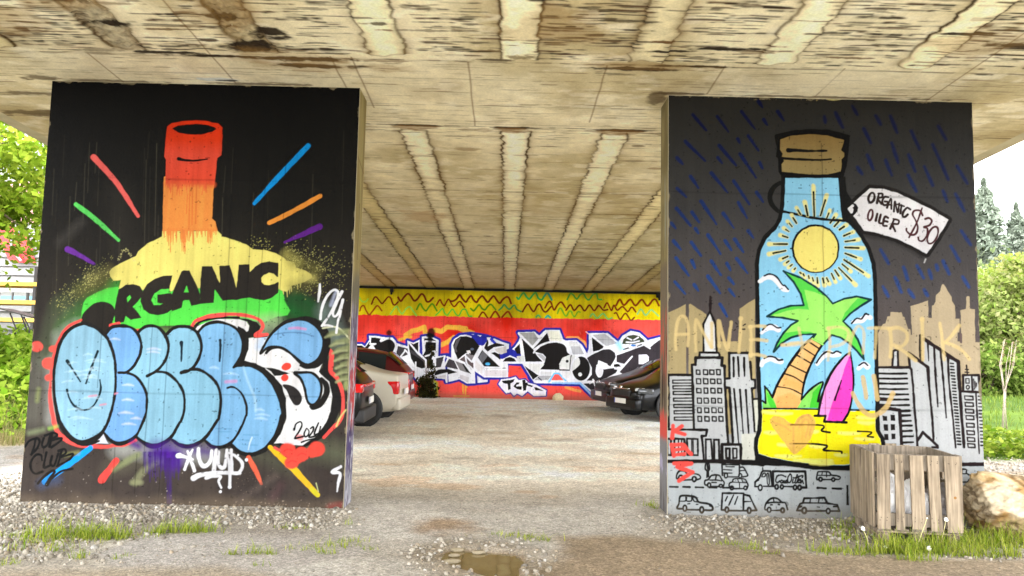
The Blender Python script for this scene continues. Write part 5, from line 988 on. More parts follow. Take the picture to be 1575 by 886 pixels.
# ------------------------------------------------------------------ the deck, its underside seen from below
def paint_deck():
    xs = np.linspace(-DECK_X, DECK_X, 1300)
    ys = np.concatenate([np.arange(5.0, 9.2, .0095), np.arange(9.2, 13, .02), np.arange(13, WALL_Y+.31, .05)])
    X, Y = np.meshgrid(xs, ys)
    n1 = fbm(X*.8, Y*.8, 41, 4); n2 = fbm(X*3, Y*5, 42, 4); n3 = fbm(X*2.0, Y*22, 43, 3); n4 = fbm(X*14, Y*14, 44, 3)
    A, B, Cc = lin((212, 199, 164)), lin((178, 162, 122)), lin((230, 220, 192))
    c = mixc(A*np.ones(X.shape+(3,)), B, sstep(.38, .72, n1))
    c = mixc(c, Cc, sstep(.52, .75, n2)*.5)
    c = c*(1 + .10*(n3-.5))[..., None]*(1 + .22*(n4-.5))[..., None]*(1 + .26*(fbm(X*4.5, Y*3, 48, 5)-.5))[..., None]; c = mixc(c, lin((136, 108, 58)), sstep(.56, .8, fbm(X*1.6, Y*1.4, 46, 4))*.28)
    dz = np.zeros(X.shape)
    front = Y < 6.95; mid = (Y >= 6.95) & (Y < 8.68)
    c[mid] = c[mid]*.93
    pid = np.zeros(X.shape, np.int16)
    # longitudinal infill strips between the voids
    for i, xc in enumerate([-4.85, -3.63, -2.41, -1.19, 0.06, 1.27, 2.49, 3.82, 5.05]):
        for k, (ya, yb) in enumerate(((4.9, 6.84), (8.86, 23.2))):
            sl = (slice(np.searchsorted(ys, ya-.15), np.searchsorted(ys, yb+.15)), slice(np.searchsorted(xs, xc-.42), np.searchsorted(xs, xc+.42)))
            x_, y_, c_ = X[sl], Y[sl], c[sl]
            y1 = y_[:, :1]; o1 = y1*0
            jag = .035*(np.round(fbm(o1+i*7.3, y1*(9 if k else 5), 50+i, 3)*5)/5 - .5) + .05*(vnoise(o1+i, y1*16, 60+i)-.5)
            jag2 = .05*(vnoise(o1+i+.5, y1*11, 70+i)-.5) + .05*(np.round(fbm(o1+i*3.1, y1*7, 75+i, 2)*4)/4 - .5)
            w = .165 if k else .17
            dl = x_ - (xc - w + jag); dr = (xc + w + jag2) - x_
            ends = np.minimum(y_ - ya, yb - y_) + .08*(vnoise(x_*9, x_*0+i, 77)-.5)
            d = np.minimum(np.minimum(dl, dr), ends)
            ins = sstep(-.004, .010, d)
            tone = {0: (196, 182, 138), 1: (150, 138, 110), 2: (150, 136, 104), 3: (230, 218, 176), 4: (238, 226, 184), 5: (206, 192, 152), 6: (232, 218, 178), 7: (238, 222, 178), 8: (214, 198, 150)}[i]
            if k: tone = {0: (190, 170, 120), 1: (190, 170, 120), 2: (206, 188, 138), 3: (232, 220, 184), 4: (236, 226, 192), 5: (234, 222, 186), 6: (226, 210, 164), 7: (200, 180, 130), 8: (190, 170, 120)}[i]
            sc = lin(tone)*(1 + .5*(fbm(x_*9, y_*9, 80+i, 4)-.5))[..., None]
            if not k and i in (1, 2): sc = sc*(1 + 1.1*(fbm(x_*24, y_*24, 85, 3)-.5))[..., None]
            c_ = c_*(1-ins[..., None]) + sc*ins[..., None]
            md = np.minimum(np.abs(dl), np.abs(dr))
            edge = np.exp(-(md/(.017 if k else .016))**2)*(ends > 0)*(.35+.75*vnoise(y1*2.1, o1+i*5, 91))
            c_ = mixc(c_, lin((30, 20, 8)), np.clip(edge*1.1, 0, 1))
            c_ = mixc(c_, lin((112, 84, 42)), np.exp(-(md/.07)**2)*(ends > 0)*(.15+.5*vnoise(y1*1.3, o1+i*3, 92)))
            c_ = mixc(c_, lin((90, 68, 36)), np.exp(-(ends/.02)**2)*(np.minimum(dl, dr) > 0)*.6)
            dz[sl] -= ins*(.006 + .010*(fbm(x_*6, y_*6, 95+i, 3)))
            if not k and i in (1, 2): dz[sl] += ins*.05*fbm(x_*16, y_*16, 97, 3)
            p_ = pid[sl]; p_[d > .004] = 1 + i
            # cross joints of the infill
            if k:
                for yj in rnd.sample([9.9, 10.2, 11.6, 12.3, 13.6, 14.6, 16.2, 18.0, 19.5, 21], 6):
                    c_ = mixc(c_, lin((96, 74, 40)), np.exp(-((y_-yj-.02*x_)/(.010+.0009*yj))**2)*ins*.8)
            c[sl] = c_
    def blot(x, y, rx, ry, col, a=.9, n=6, seed=1):
        sl = (slice(np.searchsorted(ys, y-3*ry), np.searchsorted(ys, y+3*ry)), slice(np.searchsorted(xs, x-3*rx), np.searchsorted(xs, x+3*rx)))
        if sl[0].stop <= sl[0].start or sl[1].stop <= sl[1].start: return
        x_, y_ = X[sl], Y[sl]
        r = np.hypot((x_-x)/rx, (y_-y)/ry) + 1.5*(fbm(x_*n, y_*n*1.5, seed, 4)-.5)
        c[sl] = mixc(c[sl], lin(col), sstep(1.15, .55, r)*a)
    def dash(x, y, L, w, col, a):
        sl = (slice(np.searchsorted(ys, y-.10), np.searchsorted(ys, y+.10)), slice(np.searchsorted(xs, x-L), np.searchsorted(xs, x+L)))
        if sl[0].stop <= sl[0].start or sl[1].stop <= sl[1].start: return
        x_, y_ = X[sl], Y[sl]
        dy = y_ - y - .02*(vnoise(x_*5, x_*0+y*9, 5)-.5)
        t = np.clip((L*.5*1.0 - np.abs(x_-x))/.05, 0, 1)*(.35+.65*sstep(.25, .55, vnoise(x_*12, x_*0+y*31, 6)))
        c[sl] = mixc(c[sl], lin(col), np.exp(-(dy/w)**2)*t*a)
    # open board joints and rust, transverse to the bridge
    for i in range(1900):
        x = rnd.uniform(-6, 6); y = rnd.uniform(5.0, 6.85)
        ph = ((x-.06)/1.22) % 1.0
        if ph < .15 or ph > .85: continue
        if fbm(np.array(x*.9), np.array(y*.8), 101, 2) < .33: continue
        dash(x, y, abs(rnd.gauss(.26, .15))+.06, rnd.choice([.007, .009, .011, .016]), rnd.choice([(22, 13, 4), (40, 22, 6), (20, 13, 6), (66, 36, 10)]), rnd.uniform(.75, 1.0))
    for i in range(420):
        dash(rnd.uniform(-6, 6), rnd.uniform(6.9, 8.7), abs(rnd.gauss(.3, .2))+.06, rnd.choice([.007, .010]), (84, 60, 28), rnd.uniform(.3, .8))
    for i in range(620):
        y = 8.75 + 12*rnd.random()**1.9
        dash(rnd.uniform(-5.6, 5.6), y, abs(rnd.gauss(.3, .2))+.05, .007+.0010*(y-8), rnd.choice([(70, 46, 16), (90, 62, 28), (50, 34, 14)]), rnd.uniform(.45, .95))
    for y, a in ((6.93, .75), (8.70, .8), (8.62, .3), (7.35, .35), (11.62, .75), (13.3, .5), (15.2, .55), (18.6, .6), (21, .4), (8.05, .35)):
        dash(0, y+.01, 12.5, .012+.0014*(y-6), (58, 38, 14), a); 
    for xl, ya, yb in ((-.43, 6.95, 8.7), (.92, 6.95, 8.5), (-1.75, 6.9, 7.8), (-2.9, 5.9, 7.6), (2.05, 6.9, 7.6), (3.2, 6.9, 7.6), (-4.1, 6.95, 8), (4.4, 5.5, 8), (-1.55, 6.9, 8.2)):
        m_ = np.exp(-((X-xl-.012*(vnoise(Y*4, Y*0+xl, 8)-.5))/.009)**2)*(Y > ya)*(Y < yb); c = mixc(c, lin((96, 66, 30)), m_*.7)
    # heavy stains
    for q in [(-1.17, 8.72, .30, .05), (.06, 8.74, .30, .055), (1.30, 8.74, .34, .045), (2.49, 8.74, .22, .04), (-2.4, 8.74, .25, .04)]: blot(*q, (36, 22, 6), .97); blot(q[0], q[1]+.06, q[2]*.8, .10, (120, 84, 36), .6)
    for q in [(-2.43, 6.74, .34, .13), (-2.2, 6.45, .16, .10), (-3.55, 6.35, .22, .08), (-3.8, 5.85, .25, .06), (-2.0, 6.97, .60, .055), (-2.9, 6.95, .5, .03), (-2.5, 6.2, .16, .10), (-3.75, 5.95, .2, .09), (-3.3, 6.9, .35, .035), (1.2, 7.02, .50, .045), (1.75, 6.93, .45, .030), (1.45, 6.62, .25, .03), (-2.15, 6.55, .18, .06), (-1.9, 7.12, .5, .05), (2.0, 6.55, .3, .035), (3.9, 6.15, .3, .035), (4.5, 6.35, .35, .05)]: blot(*q, (30, 19, 8), .97, 9)
    for q in [(-2.2, 6.95, .7, .18), (-2.5, 6.1, .35, .35), (-3.8, 6.0, .4, .25), (1.3, 6.95, .7, .10), (-1.9, 7.15, .8, .12), (4.2, 6.3, .6, .3), (-4.6, 6.3, .6, .3), (.3, 6.2, .5, .35)]: blot(*q, (132, 98, 48), .38, 4)
    for q in [(-4.2, 7.62, .7, .035), (-2.6, 7.60, .6, .04), (3.3, 7.6, 1.2, .035), (1.8, 7.6, .3, .05), (-4.9, 7.55, .2, .1), (1.55, 7.7, .12, .2), (-5.5, 8.6, .5, .10), (-5.3, 8.0, .6, .05)]: blot(*q, (70, 52, 28), .75, 8)
    for i in range(60): blot(rnd.uniform(-6, 6), rnd.uniform(5.2, 7.2), rnd.uniform(.05, .3), rnd.uniform(.015, .04), rnd.choice([(30, 19, 8), (52, 34, 14), (90, 60, 26)]), rnd.uniform(.5, .95), 12, i)
    for i in range(70): blot(rnd.uniform(-5.5, 5.5), 8.8+9*rnd.random()**1.5, rnd.uniform(.08, .4), rnd.uniform(.02, .08), rnd.choice([(80, 56, 24), (120, 88, 44)]), rnd.uniform(.3, .7), 6, i)
    blot(-3.05, 7.50, .28, .05, (186, 190, 184), .8); blot(-2.95, 7.53, .16, .03, (30, 26, 22), .9, 12); blot(.06, 6.80, .17, .07, (112, 98, 66), .85, 12)
    blot(3.2, 7.25, .9, .3, (206, 192, 158), .6, 3); blot(-1.6, 13.5, .5, .5, (168, 120, 76), .45, 5); blot(.0, 12.5, 3.0, 1.5, (150, 122, 70), .22, 1)
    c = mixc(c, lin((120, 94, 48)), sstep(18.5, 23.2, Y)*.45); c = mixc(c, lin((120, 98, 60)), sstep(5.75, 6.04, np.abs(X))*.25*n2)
    c = c*(1 + sstep(15, 6, Y)[..., None]*np.array([.20, .22, .31]))  # near underside lightened in its colour to make up for weak light there
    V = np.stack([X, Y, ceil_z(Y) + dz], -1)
    return V, np.clip(c, .004, .8), pid

deck = thing('bridge_deck', (0, PIER_Y, ceil_z(PIER_Y)), 'stained concrete bridge deck overhead with pale patched strips', 'bridge')
V, Cd, pid = paint_deck()
ny, nx = pid.shape
idx = np.arange(ny*nx).reshape(ny, nx); Qd = np.stack([idx[:-1, :-1], idx[1:, :-1], idx[1:, 1:], idx[:-1, 1:]], -1)
pf = pid[:-1, :-1]; off = np.array([0, PIER_Y, ceil_z(PIER_Y)])
V = V.reshape(-1, 3) - off; Cd = Cd.reshape(-1, 3)
for i in range(0, pf.max()+1):
    q = Qd[pf == i].reshape(-1, 4)
    if not len(q): continue
    u, inv = np.unique(q, return_inverse=True); nm = 'underside' if i == 0 else 'infill_strip'
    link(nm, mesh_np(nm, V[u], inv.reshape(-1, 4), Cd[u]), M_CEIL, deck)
def sheared_box(bm, x0, x1, y0, y1, za, zb):
    p = [(x, y, ceil_z(y)+z) for z in (za, zb) for y in (y0, y1) for x in (x0, x1)]
    v = [bm.verts.new(Vector(q) - Vector(off)) for q in p]
    for f in ((0, 1, 3, 2), (4, 6, 7, 5), (0, 4, 5, 1), (2, 3, 7, 6), (0, 2, 6, 4), (1, 5, 7, 3)): bm.faces.new([v[k] for k in f])
bm = bmesh.new(); sheared_box(bm, -DECK_X+.01, DECK_X-.01, 4.0, WALL_Y+.6, .03, .85); sheared_box(bm, -DECK_X+.01, DECK_X-.01, DECK_Y0, 3.998, -.002, .85)
bm2 = bmesh.new(); sheared_box(bm2, -DECK_X+.01, DECK_X-.01, 3.999, 5.0, -.002, .028)
link('deck_slab', bm_mesh('deck_slab', bm), M_CONC, deck); link('deck_soffit', bm_mesh('deck_soffit', bm2), M_CONC, deck)
for s in (-1, 1):
    bm = bmesh.new(); a, b = sorted((s*(DECK_X-.006), s*(DECK_X+.22))); sheared_box(bm, a, b, DECK_Y0, WALL_Y+.6, .012, 1.05)
    link('edge_beam', bm_mesh('edge_beam', bm), M_CONC, deck)
# ------------------------------------------------------------------ ground
def poly_sd(P, X, Y):
    P = np.asarray(P, float); ins = np.zeros(X.shape, bool); D = np.full(X.shape, 1e9)
    for i in range(len(P)):
        a = P[i]; b = P[i-1]
        if a[1] != b[1]:
            m = (a[1] > Y) != (b[1] > Y); ins ^= m & (X < (b[0]-a[0])*(Y-a[1])/(b[1]-a[1]) + a[0])
        d = b-a; t = np.clip(((X-a[0])*d[0]+(Y-a[1])*d[1])/max(d@d, 1e-9), 0, 1)
        D = np.minimum(D, np.hypot(X-a[0]-t*d[0], Y-a[1]-t*d[1]))
    return np.where(ins, -D, D)
def gpts(*p): return [on_ground(x, y)[:2] for x, y in p]
PUDDLE = gpts((672, 852), (684, 845), (700, 842), (745, 845), (790, 848), (806, 853), (812, 862), (800, 872), (800, 892), (775, 896), (752, 884), (720, 874), (694, 866), (680, 860))
OVAL = gpts((150, 852), (185, 836), (250, 822), (340, 812), (430, 812), (520, 820), (570, 832), (560, 850), (480, 870), (380, 884), (250, 884), (180, 872))
TRACK = gpts((860, 826), (960, 822), (1100, 836), (1260, 852), (1400, 858), (1640, 858), (1700, 940), (820, 940), (830, 880), (850, 850))
TRACK2 = gpts((-200, 872), (120, 874), (330, 868), (420, 886), (500, 960), (-200, 960))
DIRT = gpts((628, 806), (660, 794), (705, 797), (742, 812), (735, 818), (690, 820), (640, 818))

def ground_h(X, Y):
    X = np.asarray(X, float); Y = np.asarray(Y, float)
    h = 0.175*sstep(8.5, 23, Y)*sstep(9, 6.2, np.abs(X))
    h = h + 1.45*sstep(11.6, 18.5, Y)*sstep(-6.6, -8.6, X)          # bank on the left
    h = h + 16*sstep(52, 170, Y)*sstep(6, 22, X) + 10*sstep(60, 180, Y)*sstep(-10, -40, X)
    h = h + 0.02*(fbm(X*.9, Y*.9, 3, 3)-.5)*sstep(1.2, 2.2, np.abs(X)+ (Y > 8.4)*-9 + 3*(Y < 7))
    return h
def ground_local(X, Y):
    pd = poly_sd(PUDDLE, X, Y)
    h = ground_h(X, Y) - .055*sstep(.06, -.10, pd + .05*(fbm(X*6, Y*6, 9, 3)-.5)) 
    return h, pd
xs = np.concatenate([[-900, -500, -300, -200, -140, -100, -70, -50, -40, -32, -26, -22, -19], np.arange(-17, -9, .35), np.arange(-9, 10, .04), np.arange(10, 20, .35), [21, 23, 26, 30, 35, 42, 50, 62, 80, 110, 150, 210, 300, 500, 900]])
ys = np.concatenate([[-900, -300, -100, -40, -15, -5, 0, 2], np.arange(3, 5, .2), np.arange(5, 9.2, .03), np.arange(9.2, 14, .09), np.arange(14, 26, .25), np.arange(26, 60, 1.2), [62, 66, 72, 80, 90, 100, 112, 125, 140, 160, 190, 240, 320, 500, 900]])
X, Y = np.meshgrid(xs, ys)
H, pdl = ground_local(X, Y)
n1 = fbm(X*.55, Y*.9, 201, 4); n2 = fbm(X*3.5, Y*3.5, 202, 4); n3 = fbm(X*13, Y*13, 203, 3); n4 = fbm(X*.8, Y*1.5, 204, 4)
c = mixc(lin((182, 172, 156))*np.ones(X.shape+(3,)), lin((202, 195, 183)), sstep(.3, .7, n1))
c = mixc(c, lin((150, 130, 100)), sstep(.52, .8, n4)*.45*sstep(8, 10, Y))
c = mixc(c, lin((176, 132, 84)), sstep(.62, .72, fbm(X*.9, Y*2.0, 207, 3))*.35*sstep(7.5, 8.5, Y)*sstep(14, 10, Y))
c = c*(1 + .35*(n2-.5) + .35*(n3-.5))[..., None]
sd = poly_sd(OVAL, X, Y) + .12*(n2-.5); c = mixc(c, lin((188, 180, 170))*(1 + .2*(n3-.5))[..., None], sstep(.05, -.05, sd))
sd = poly_sd(TRACK, X, Y) + .25*(n2-.5); c = mixc(c, lin((160, 142, 118))*(1 + .6*(n4-.5) + .3*(n3-.5))[..., None], sstep(.12, -.15, sd))
sd = poly_sd(TRACK2, X, Y) + .25*(n2-.5); c = mixc(c, lin((164, 148, 124))*(1 + .5*(n4-.5))[..., None], sstep(.12, -.15, sd)*.8)
sd = poly_sd(DIRT, X, Y) + .35*(n2-.5); c = mixc(c, lin((160, 130, 96))*(1 + .5*(n3-.5))[..., None], sstep(.12, -.12, sd)*.8)
c = mixc(c, lin((110, 84, 46)), sstep(.05, -.06, pdl)); c = mixc(c, lin((156, 136, 106)), sstep(.35, .05, pdl + .2*(n2-.5))*.5)
# darker earth between the gravel by the piers
gb = sstep(7.72, 7.45, Y)*sstep(6.3, 6.7, Y)*sstep(1.2, 1.9, np.abs(X)); c = mixc(c, lin((150, 138, 120)), gb*.6)
# under the parked cars
# outside: bank, lawn, woods floor
dry, grn, grn2 = lin((150, 134, 84)), lin((92, 126, 30)), lin((128, 158, 48))
lf = sstep(11.2, 11.9, Y + .8*(n2-.5))*sstep(-6.2, -6.9, X); c = mixc(c, mixc(dry*np.ones(X.shape+(3,)), grn, sstep(12.2, 13.4, Y + 1.2*(n2-.5))), lf)
rt = sstep(11.9, 12.6, Y + .5*(n2-.5))*sstep(6.3, 6.9, X); c = mixc(c, mixc(grn*np.ones(X.shape+(3,)), grn2, sstep(.3, .7, fbm(X*.5, Y*.5, 209, 4))), rt)
far = sstep(23.5, 26, Y)*sstep(0, 1, 1); c = mixc(c, lin((96, 128, 40)), far*(np.abs(X) < 900)*sstep(24, 26, Y))
wide = sstep(-26, -30, X)*(Y < 11); c = mixc(c, lin((110, 130, 50)), wide); wide = sstep(26, 30, X)*(Y < 12); c = mixc(c, lin((110, 130, 50)), wide)
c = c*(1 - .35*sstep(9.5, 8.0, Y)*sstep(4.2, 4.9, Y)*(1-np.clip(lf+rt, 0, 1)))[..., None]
tk = np.exp(-((np.abs(X + .25*np.sin(Y*.25)) - .85)/.22)**2)*sstep(8, 9.5, Y); c = c*(1 + .10*tk*(n2+.3))[..., None]
for q in [(-.6, 11.2, .35, .18), (.9, 13.5, .5, .3), (-2.6, 12.6, .5, .25), (3.0, 15.5, .6, .4), (2.2, 10.4, .3, .15), (-.2, 17.5, .5, .5), (-2.0, 9.6, .5, .12)]:
    rr_ = np.hypot((X-q[0])/q[2], (Y-q[1])/q[3]) + 1.6*(n2-.5); c = c*(1 - .30*sstep(1.1, .4, rr_))[..., None]
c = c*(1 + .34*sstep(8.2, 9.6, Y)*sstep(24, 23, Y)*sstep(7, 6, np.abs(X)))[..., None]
c = mixc(c, lin((226, 216, 200)), sstep(4.9, 4.2, Y)*sstep(-60, -30, Y)*sstep(40, 25, np.abs(X)))  # unseen ground behind the camera, paled to bounce light onto deck and piers
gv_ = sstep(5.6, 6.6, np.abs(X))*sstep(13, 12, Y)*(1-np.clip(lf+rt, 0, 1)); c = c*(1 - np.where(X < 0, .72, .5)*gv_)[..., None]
outside = np.clip(lf + rt + far + sstep(-26, -30, X) + sstep(26, 30, X), 0, 1); c = c*(1 - .62*outside)[..., None]
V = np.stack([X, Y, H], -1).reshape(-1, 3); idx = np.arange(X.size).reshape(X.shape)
Q = np.stack([idx[:-1, :-1], idx[:-1, 1:], idx[1:, 1:], idx[1:, :-1]], -1).reshape(-1, 4)
M_GROUND = attr_mat('gravel_ground', rough=0.95, fine=38, amount=0.26, bump=0.9, bscale=60, spec=0.1)
_nt = M_GROUND.node_tree; _bs = _nt.nodes['Principled BSDF']; _src = _bs.inputs['Base Color'].links[0].from_socket; _N = _nt.nodes.new; _L = _nt.links.new
_tc = _N('ShaderNodeTexCoord'); _last = _src
for _sc, _lo, _hi in ((70, .72, 1.24), (24, .84, 1.14), (160, .78, 1.2)):
    _v = _N('ShaderNodeTexVoronoi'); _v.inputs['Scale'].default_value = _sc; _L(_tc.outputs['Object'], _v.inputs['Vector'])
    _s = _N('ShaderNodeSeparateColor'); _L(_v.outputs['Color'], _s.inputs['Color'])
    _r = _N('ShaderNodeMapRange'); _r.inputs['To Min'].default_value = _lo; _r.inputs['To Max'].default_value = _hi; _L(_s.outputs['Red'], _r.inputs['Value'])
    _m = _N('ShaderNodeVectorMath'); _m.operation = 'SCALE'; _L(_last, _m.inputs[0]); _L(_r.outputs['Result'], _m.inputs['Scale']); _last = _m.outputs['Vector']
_L(_last, _bs.inputs['Base Color'])
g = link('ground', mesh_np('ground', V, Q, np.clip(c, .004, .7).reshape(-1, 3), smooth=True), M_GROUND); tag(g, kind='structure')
# puddle
m, nt, bs = node_mat('muddy_water'); bs.inputs['Base Color'].default_value = (*lin((112, 96, 62)), 1); bs.inputs['Roughness'].default_value = .025; bs.inputs['Specular IOR Level'].default_value = .8
cx_, cy_ = np.mean(PUDDLE, 0); bm = bmesh.new()
vs = [bm.verts.new((cx_ + (p[0]-cx_)*1.12, cy_ + (p[1]-cy_)*1.12, 0)) for p in catmull(PUDDLE, 4, True)]; bm.faces.new(vs)
bmesh.ops.triangulate(bm, faces=bm.faces)
pz = float(ground_h(np.array(cx_), np.array(cy_))) - .026
w = link('puddle_water', bm_mesh('puddle_water', bm), m, loc=(0, 0, pz)); tag(w, kind='structure')

# ------------------------------------------------------------------ loose gravel
def ico(sub=1):
    bm = bmesh.new(); bmesh.ops.create_icosphere(bm, subdivisions=sub, radius=1); bm.verts.ensure_lookup_table()
    v = np.array([q.co[:] for q in bm.verts]); f = np.array([[q.index for q in p.verts] for p in bm.faces]); bm.free(); return v, f
def rot_rand(n):
    q = nrs.normal(size=(n, 4)); q /= np.linalg.norm(q, axis=1)[:, None]; w, x, y, z = q.T
    return np.stack([np.stack([1-2*(y*y+z*z), 2*(x*y-z*w), 2*(x*z+y*w)], -1), np.stack([2*(x*y+z*w), 1-2*(x*x+z*z), 2*(y*z-x*w)], -1), np.stack([2*(x*z-y*w), 2*(y*z+x*w), 1-2*(x*x+y*y)], -1)], 1)
def stones(name, P, S, cols, mat, sub=1):
    v0, f0 = ico(sub); n = len(P)
    shp = v0[None]*(1 + .32*(nrs.rand(n, len(v0), 1)-.5)); shp = shp*np.stack([nrs.uniform(.75, 1.3, n), nrs.uniform(.6, 1.0, n), nrs.uniform(.45, .8, n)], -1)[:, None]
    R = rot_rand(n); tilt = np.eye(3)[None]*.6 + R*.4 if False else R
    v = np.einsum('nij,nkj->nki', tilt, shp)*S[:, None, None] + P[:, None]
    f = f0[None] + (np.arange(n)*len(v0))[:, None, None]
    return mesh_np(name, v.reshape(-1, 3), f.reshape(-1, 3), np.repeat(cols, len(v0), 0))
def scatter(n, x0, x1, y0, y1, dens, smin, smax):
    x = nrs.uniform(x0, x1, n); y = nrs.uniform(y0, y1, n); k = nrs.rand(n) < dens(x, y); x, y = x[k], y[k]
    h, _ = ground_local(x, y); s = smin + (smax-smin)*nrs.rand(len(x))**2.2
    return np.stack([x, y, h + s*.15], -1), s
def stone_cols(n):
    b = np.array([lin((206, 196, 178)), lin((188, 178, 160)), lin((166, 156, 140)), lin((216, 210, 198)), lin((180, 164, 140)), lin((140, 132, 120))])
    return b[nrs.choice(6, n, p=[.22, .24, .22, .08, .14, .10])]*nrs.uniform(.8, 1.12, (n, 1))
def dens_band(x, y):
    nn = fbm(x*1.3, y*1.3, 301, 3)
    d = sstep(7.72, 7.55, y)*sstep(6.5, 6.95, y + .3*(nn-.5))*sstep(1.25, 1.75, np.abs(x-.02)+.5*(nn-.5))
    d = np.maximum(d, sstep(1.0, -.4, x+5.2)*sstep(5.5, 6.0, y+.25*(nn-.5))*sstep(9.4, 8.6, y)*.9)        # left verge
    d = np.maximum(d, sstep(.45, .12, poly_sd(PUDDLE, x, y))*sstep(-.03, .03, poly_sd(PUDDLE, x, y))*.38*sstep(.3, .55, nn+.2))
    d = np.maximum(d, sstep(1.0, 2.2, x)*sstep(6.0, 6.25, y)*sstep(7, 6.6, y)*.55*sstep(.35, .6, nn))
    d = np.maximum(d, sstep(-2.0, -4.2, x)*sstep(5.45, 5.7, y+.2*(nn-.5))*sstep(7, 6.8, y)*.85)
    d = d*(1-sstep(.05, -.1, poly_sd(OVAL, x, y))*.93)*(1-sstep(.0, -.15, poly_sd(TRACK, x, y))*.9)*(1-sstep(.0, -.2, poly_sd(TRACK2, x, y))*.8)
    inpier = ((x > PIERS[0][0]) & (x < PIERS[0][1]) | (x > PIERS[1][0]) & (x < PIERS[1][1])) & (y > PIER_Y-.005) & (y < PIER_Y+PIER_T)
    return np.where(inpier, 0, d)
M_STONE = attr_mat('gravel_stone', rough=.9, fine=60, amount=.15, bump=.3, bscale=80, spec=.04, gain=.53)
P, S = scatter(46000, -8.5, 9.0, 5.1, 9.4, dens_band, .010, .032)
P2, S2 = scatter(9000, -6, 6, 5.1, 8.6, lambda x, y: (.10 + .5*sstep(.5, .7, fbm(x*1.1, y*1.1, 305, 3)))*(1-.9*sstep(.1, -.1, np.minimum(poly_sd(TRACK, x, y), poly_sd(TRACK2, x, y)))), .004, .011)
P3, S3 = scatter(5000, 6.4, 12, 9, 12.6, lambda x, y: .6 + 0*x, .012, .035)
k = poly_sd(PUDDLE, P2[:, 0], P2[:, 1]) > .02; P2, S2 = P2[k], S2[k]
k = ~(((P2[:, 0] > PIERS[0][0]) & (P2[:, 0] < PIERS[0][1]) | (P2[:, 0] > PIERS[1][0]) & (P2[:, 0] < PIERS[1][1])) & (P2[:, 1] > PIER_Y-.02) & (P2[:, 1] < PIER_Y+PIER_T+.02)); P2, S2 = P2[k], S2[k]
Pa = np.concatenate([P, P2, P3]); Sa = np.concatenate([S, S2, S3])
gv = link('gravel', stones('gravel', Pa, Sa, stone_cols(len(Pa)), M_STONE), M_STONE); tag(gv, kind='stuff')
# flat slabs lying at the puddle's edge
for (px, py, r, lab) in [(703, 845, .06, 'flat pale stone on the far lip of the puddle'), (699, 854, .05, 'flat pale stone half in the puddle at its left end'), (736, 849, .06, 'thin pale stone lying in the shallow water near the puddle middle'), (694, 863, .07, 'long pale stone on the near left lip of the puddle')]:
    p = on_ground(px, py, -.01)
    v0, f0 = ico(2); v = v0*(1 + .8*(fbm(v0[:, 0]*2+px, v0[:, 1]*2+v0[:, 2], 7, 3)[:, None]-.5))*np.array([r, r*.5, r*.28])
    o = link('flat_stone', mesh_np('flat_stone', v, f0, np.tile(lin((176, 162, 134)), (len(v), 1))*nrs.uniform(.85, 1.1, (len(v), 1))), M_STONE, loc=(p[0], p[1], -.012)); tag(o, lab, 'stone', 'flat stones at the puddle edge')
    o.rotation_euler = (0, 0, rnd.uniform(-.4, .4))
# ------------------------------------------------------------------ wooden crate with rubbish
def wood_mat(name, a, b):
    m, nt, bs = node_mat(name); N = nt.nodes.new; Lk = nt.links.new
    tc = N('ShaderNodeTexCoord'); oi = N('ShaderNodeObjectInfo'); ad = N('ShaderNodeVectorMath'); ad.operation = 'ADD'
    mp = N('ShaderNodeMapping'); mp.inputs['Scale'].default_value = (26, 26, 1.6)
    Lk(tc.outputs['Object'], ad.inputs[0]); Lk(oi.outputs['Random'], ad.inputs[1]); Lk(ad.outputs['Vector'], mp.inputs['Vector'])
    nz = N('ShaderNodeTexNoise'); nz.inputs['Scale'].default_value = 1.5; nz.inputs['Detail'].default_value = 7; nz.inputs['Distortion'].default_value = .6
    Lk(mp.outputs['Vector'], nz.inputs['Vector'])
    rp = N('ShaderNodeValToRGB'); e = rp.color_ramp.elements; e[0].position = .28; e[1].position = .66; e[0].color = (*lin(a), 1); e[1].color = (*lin(b), 1)
    Lk(nz.outputs['Fac'], rp.inputs['Fac'])
    n2 = N('ShaderNodeTexNoise'); n2.inputs['Scale'].default_value = 9; n2.inputs['Detail'].default_value = 4; Lk(ad.outputs['Vector'], n2.inputs['Vector'])
    mr = N('ShaderNodeMapRange'); mr.inputs['To Min'].default_value = .72; mr.inputs['To Max'].default_value = 1.18; Lk(n2.outputs['Fac'], mr.inputs['Value'])
    hs = N('ShaderNodeMapRange'); hs.inputs['To Min'].default_value = .82; hs.inputs['To Max'].default_value = 1.14; Lk(oi.outputs['Random'], hs.inputs['Value'])
    mu = N('ShaderNodeMath'); mu.operation = 'MULTIPLY'; Lk(mr.outputs['Result'], mu.inputs[0]); Lk(hs.outputs['Result'], mu.inputs[1])
    vm = N('ShaderNodeVectorMath'); vm.operation = 'SCALE'; Lk(rp.outputs['Color'], vm.inputs[0]); Lk(mu.outputs['Value'], vm.inputs['Scale']); Lk(vm.outputs['Vector'], bs.inputs['Base Color'])
    bp = N('ShaderNodeBump'); bp.inputs['Strength'].default_value = .35; bp.inputs['Distance'].default_value = .004; Lk(nz.outputs['Fac'], bp.inputs['Height']); Lk(bp.outputs['Normal'], bs.inputs['Normal'])
    bs.inputs['Roughness'].default_value = .85; bs.inputs['Specular IOR Level'].default_value = .2
    return m
M_WOOD = wood_mat('weathered_wood', (86, 74, 60), (150, 134, 112)); M_WOOD2 = wood_mat('inner_wood', (84, 74, 62), (138, 126, 110)); M_KNOT = pmat('wood_knot', (128, 88, 34), rough=.8)
CW, CD = .705, .70
CRATE = np.array([3.305, 6.67, 0.0])
